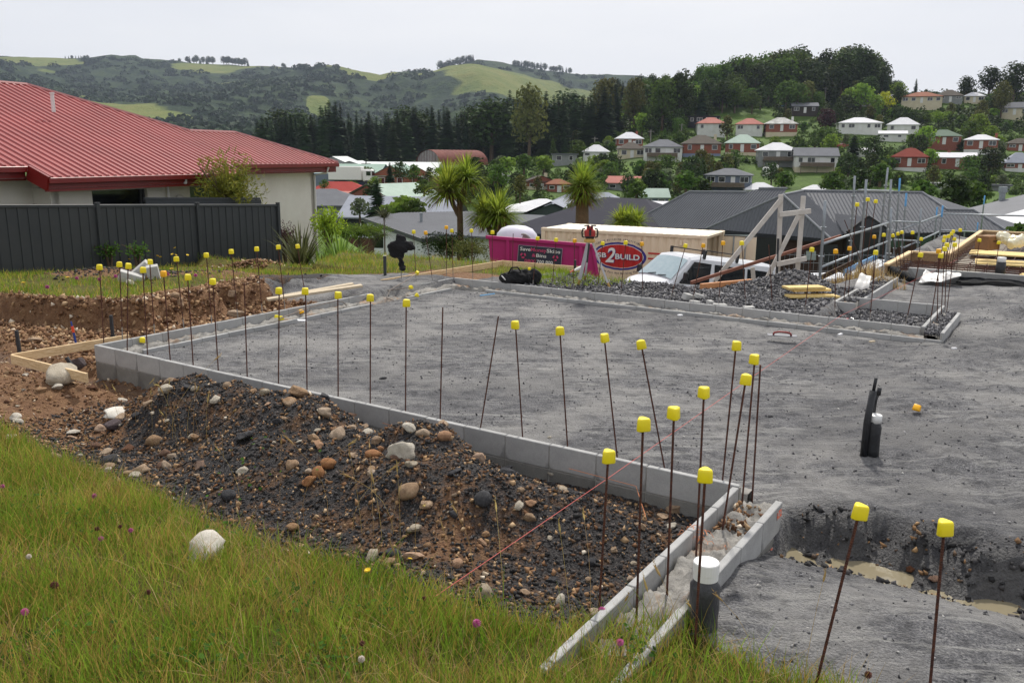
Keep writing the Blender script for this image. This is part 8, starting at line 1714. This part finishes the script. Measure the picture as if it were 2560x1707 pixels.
X, Y = gsample(11000, 3, -6.5, 2.3, 1.7, 7.6, lambda X, Y: np.clip(.15 + 1.6 * fbm(X, Y, .5, 3, 16), 0.02, 1)); blades('straw', X, Y, .05, .24, .004, GR3, 'dead straw in the foreground grass', 3, 1.1)
rg = np.random.default_rng(9); X = rg.uniform(-13.5, .6, 160000); Y = rg.uniform(10.2, 21.5, 160000); u, v = UV(X, Y); n1 = fbm(X, Y, .9, 4, 1)
lawn = np.maximum(sst(.1, .7, bank_u(v) + .6 * n1 - u - .15) * (v > -1), sst(7.6, 8.4, v + .5 * n1) * sst(1.2, .2, u)); rp = sst(3.6, 4.6, v + .3 * n1) * sst(-3.6, -1.2, u + n1) * (u < .1) * (1 - sst(7.0, 7.8, v)) * (1 - sst(15.0, 15.8, Y + n1)); hp_ = (np.exp(-((X + 6.4) / 1.7) ** 2 - ((Y - 15.0) / .65) ** 2) > .3)
fside = (X - F0.x) * FN.x + (Y - F0.y) * FN.y > -.1
k = (lawn * (1 - rp) > .4) & ~hp_ & (fside | (Y > 21)) & (rg.random(len(X)) < .35 + fbm(X, Y, .8, 3, 8) * .8)
X, Y = X[k][:42000], Y[k][:42000]; h_ = len(X) * 2 // 3; blades('lawn_grass', X[:h_], Y[:h_], .05, .14, .011, GR1, 'green grass of the lawn before the fence', 4, .6, 2); blades('lawn_straw', X[h_:], Y[h_:], .05, .17, .010, GR2, 'yellowish grass of the lawn before the fence', 5, .6, 2)
rg = np.random.default_rng(12); X = rg.uniform(3.6, 7.0, 9000); Y = rg.uniform(15.0, 19.0, 9000); blades('bank_grass', X, Y, .1, .4, .010, GR3, 'dry tall grass on the bank behind the stone heap', 6, .5, 2)
X = rg.uniform(.4, 2.0, 2500); Y = rg.uniform(14.3, 17.0, 2500); blades('skip_grass', X, Y, .05, .16, .011, GR1, 'grass strip before the pink skip', 7, .6, 2)
# seed stalks
SEED = leafmat('seed_head', 'a58c58', 'c0a873', scale=20, trans=.2, var=.15)
def stalk_mesh(h, bend, seed):
    r = random.Random(seed); m = MB(); pts = [(bend * h * (t ** 2.2), 0, h * (t - .12 * abs(bend) * t * t)) for t in (0, .25, .5, .75, 1)]; m.tube(pts, [.0016, .0014, .0012, .001, .0008], 4); p = Vector(pts[-1]); d = (Vector(pts[-1]) - Vector(pts[-2])).normalized(); hd_ = MB()
    L = .07 + .03 * r.random(); hd_.tube([p, p + d * L * .25 + Vector((0, 0, -.002)), p + d * L * .6 + Vector((0, 0, -.006)), p + d * L + Vector((0, 0, -.016))], [.002, .006, .005, .001], 6)
    for k in range(14): q = p + d * (L * r.random()); hd_.tube([q, q + d * .012 + Vector((r.gauss(0, .006), r.gauss(0, .006), r.gauss(0, .004)))], [.0016, .0006], 3)
    return m.mesh('stem', SEED), hd_.mesh('seed_spike', SEED)
STK = [stalk_mesh(.34 + .07 * k, (.15, .3, .5, .05, .7)[k], k) for k in range(5)]
for i, (px, py) in enumerate([(300, 1060), (318, 1068), (340, 1062), (415, 1090), (432, 1100), (440, 1085), (455, 1110), (470, 1095), (485, 1112), (500, 1100), (520, 1115), (448, 1130), (880, 1330), (905, 1335), (935, 1345), (955, 1350), (975, 1360), (985, 1340), (1000, 1370), (1040, 1395), (1130, 1440), (1180, 1445), (1260, 1500), (1430, 1585), (1470, 1600), (1640, 1640), (1700, 1660), (1760, 1670), (700, 1290), (760, 1310), (250, 1180), (600, 1255), (820, 1300), (380, 1120), (560, 1150), (1010, 1500), (1530, 1650), (1880, 1690), (2010, 1700)]):
    p = hitg(px, py); t = thing('grass_stalk', p, (RN.uniform(-.1, .1), RN.uniform(-.1, .1), RN.uniform(0, 6.28)), 'dry seeding grass stalk at the edge of the foreground bank', 'grass stalk', 'seeding grass stalks'); a, b = STK[i % 5]; ob('stem', a, t); ob('seed_spike', b, t); t.scale = (RN.uniform(.75, 1.05),) * 3
# flowers
GST = leafmat('flower_stem', '4e6a2a', '6a7f36', scale=5); PNKF = M('clover_pink', 'cf6fa6', 'ad4f85', .8, scale=60, var=.15); BRNF = M('clover_brown', '6a3a30', '54302a', .9, scale=60); YELF = M('hawkweed_yellow', 'e8c81e', 'e0b414', .7, scale=30); WHTF = M('clover_white', 'd8cfc4', 'c5b8ac', .8, scale=60)
def flower_head(kind):
    m = MB(); r = random.Random(3)
    if kind == 'clover':
        for k in range(70):
            z = 1 - 2 * (k + .5) / 70; a = k * 2.4; q = Vector((sqrt(1 - z * z) * cos(a), sqrt(1 - z * z) * sin(a), z)); m.tube([q * .004, q * (.012 + .003 * r.random())], [.0022, .0014], 3)
    else:
        for k in range(26):
            a = k * 2 * pi / 13 + (.2 if k > 12 else 0); l = .015 if k < 13 else .010; m.beam((0, 0, .001 * (k > 12)), (cos(a) * l, sin(a) * l, .004 + .002 * (k > 12)), .004, .0008)
    return m
FH = {'p': flower_head('clover').mesh('flower_head', PNKF), 'b': flower_head('clover').mesh('flower_head', BRNF), 'w': flower_head('clover').mesh('flower_head', WHTF), 'y': flower_head('daisy').mesh('flower_head', YELF)}
FL = [(236, 1239, 'p', 1.2, 'pink clover flower upper left in the foreground grass'), (62, 1530, 'p', 1.2, 'pink clover flower low at the far left'), (252, 1347, 'p', 1.1, 'pink clover flower left of the white boulder'), (327, 1327, 'p', 1.0, 'small pink clover flower nearest the white boulder'), (136, 1466, 'b', 1.4, 'faded brown-pink clover head at the left'), (1505, 1525, 'p', 1.35, 'pink clover flower before the end of the stub wall'), (1192, 1560, 'p', 1.5, 'pink clover flower at the bottom centre'), (1550, 1607, 'p', 1.25, 'pink clover flower lowest beside the stub wall'), (6, 1217, 'p', 1.0, 'pale pink clover at the left edge'), (72, 1393, 'w', 1.0, 'white clover head at the left'), (904, 1650, 'w', 1.1, 'white clover head at the bottom centre'), (919, 1427, 'y', 1.2, 'larger yellow hawkweed flower at the grass edge'), (1025, 1398, 'y', .9, 'smaller yellow hawkweed flower at the spoil edge'), (243, 1323, 'b', 1.0, 'brown clover head above the pink one at the left'), (435, 1238, 'b', .9, 'brown clover head at the edge of the heap'), (300, 1316, 'b', .9, 'brown clover head between two pink ones'), (370, 1480, 'b', 1.0, 'brown clover head below the white boulder'), (905, 1608, 'b', .9, 'brown clover head at the bottom'), (1060, 1495, 'b', .9, 'brown clover head near the pink string'), (2170, 1690, 'b', 1.2, 'dark withered flower on the near gravel')]
for (px, py, c, s, lab) in FL:
    h = .13; p = hitg(px, py, h); t = thing('hawkweed' if c == 'y' else 'clover_flower', p, 0, lab, 'flower'); ob('flower_head', FH[c], t, (0, 0, h), (.3, .1, RN.uniform(0, 6)), s * .95); m = MB(); m.tube([(0, 0, -.01), (.004, 0, h * .6), (0, 0, h)], .0014, 4); m.build('stem', GST, t)
# yellow daisies along the fence
for i, (px, py) in enumerate([(286, 639), (355, 637), (375, 628), (395, 640), (402, 643), (440, 620), (432, 636), (470, 638), (441, 638), (324, 649)]):
    p = D(px, 655, 17.6); q = D(px, py, 17.6); t = thing('yellow_daisy', (p.x, p.y, p.z), 0, 'yellow hawkweed flower on a tall stem before the charcoal fence', 'flower', 'yellow flowers along the fence'); ob('flower_head', FH['y'], t, (0, 0, q.z - p.z), (.5, 0, i), 1.9); m = MB(); m.tube([(0, 0, 0), (0, 0, q.z - p.z)], .002, 3); m.build('stem', GST, t)
for i, (px, py) in enumerate([(170, 706), (193, 707), (250, 710), (395, 690), (420, 697), (120, 730), (430, 684), (490, 700), (290, 702), (60, 720)]):
    p = hitg(px, py + 4, 0, 6); t = thing('lawn_clover', p, 0, 'pink clover flower dotted over the lawn above the cut bank', 'flower', 'clover on the lawn'); ob('flower_head', FH['p' if i % 3 else 'y'], t, (0, 0, .1), None, 2.2); m = MB(); m.tube([(0, 0, 0), (0, 0, .1)], .002, 3); m.build('stem', GST, t)
# clover leaves
def discs(name, X, Y, r, mat, label, seed):
    rg = np.random.default_rng(seed); n = len(X); z = Z(X, Y) + rg.uniform(.03, .10, n); V = []; N = rg.normal(size=(n, 3)) * .35 + np.array([0, -.2, 1]); C = np.stack([X, Y, z], -1); N /= np.linalg.norm(N, axis=1, keepdims=True); T = np.cross(N, rg.normal(size=(n, 3))); T /= np.linalg.norm(T, axis=1, keepdims=True); B = np.cross(N, T); s = (r * (.6 + .7 * rg.random(n)))[:, None]
    V = np.stack([C + (T * cos(a) + B * sin(a) * .8) * s for a in np.arange(7) * 2 * pi / 7], 1).reshape(-1, 3); F = np.arange(7 * n).reshape(n, 7); props(ob(name, np_mesh(name, V, F, mat)), label, 'leaves', None, 'stuff')
CX, CY = [], []
for (px, py, n, sp) in ((930, 1520, 80, .10), (1190, 1500, 40, .08), (110, 1600, 60, .10), (470, 1650, 50, .10), (820, 1640, 50, .09), (1620, 1640, 30, .07), (560, 1330, 30, .06), (250, 1300, 40, .12), (100, 1260, 40, .15), (1560, 1590, 24, .05), (620, 1170, 30, .2), (720, 1500, 30, .12)):
    p = hitg(px, py, .05); CX += list(rng.normal(p.x, sp, n)); CY += list(rng.normal(p.y, sp, n))
discs('clover_leaves', np.array(CX), np.array(CY), .012, leafmat('clover_leaf', '2c4f1e', '41691f', scale=6, trans=.3, var=0), 'dark green clover leaves in patches of the foreground grass', 3)
# weeds at the fence foot
f_, s_ = leafbush('b', leafmat('weed_leaf', '3c5a26', '56762f', scale=5), .45, .5, 300, .03, .06, 12, .05, 4)
for i_, (px, lab) in enumerate(((183, 'first'), (243, 'second'), (275, 'third'), (345, 'fourth'))): p = D(px, 655, 17.2); bush('weed', p, f_, s_, lab + ' leafy weed from the left at the foot of the charcoal fence', 'weed')

# ================================================================== AIR
hz_ = NT('thin_haze'); hz_.t.nodes.remove(hz_.bs); pv = hz_.n('ShaderNodeVolumePrincipled'); pv.inputs['Color'].default_value = (.66, .76, .95, 1); pv.inputs['Density'].default_value = .00009; pv.inputs['Anisotropy'].default_value = .2; hz_.l(pv.outputs[0], hz_.out.inputs['Volume'])
o = MB().box((-300, 1620, 150), (8800, 3780, 380)).build('haze', hz_.mat); props(o, kind='stuff')
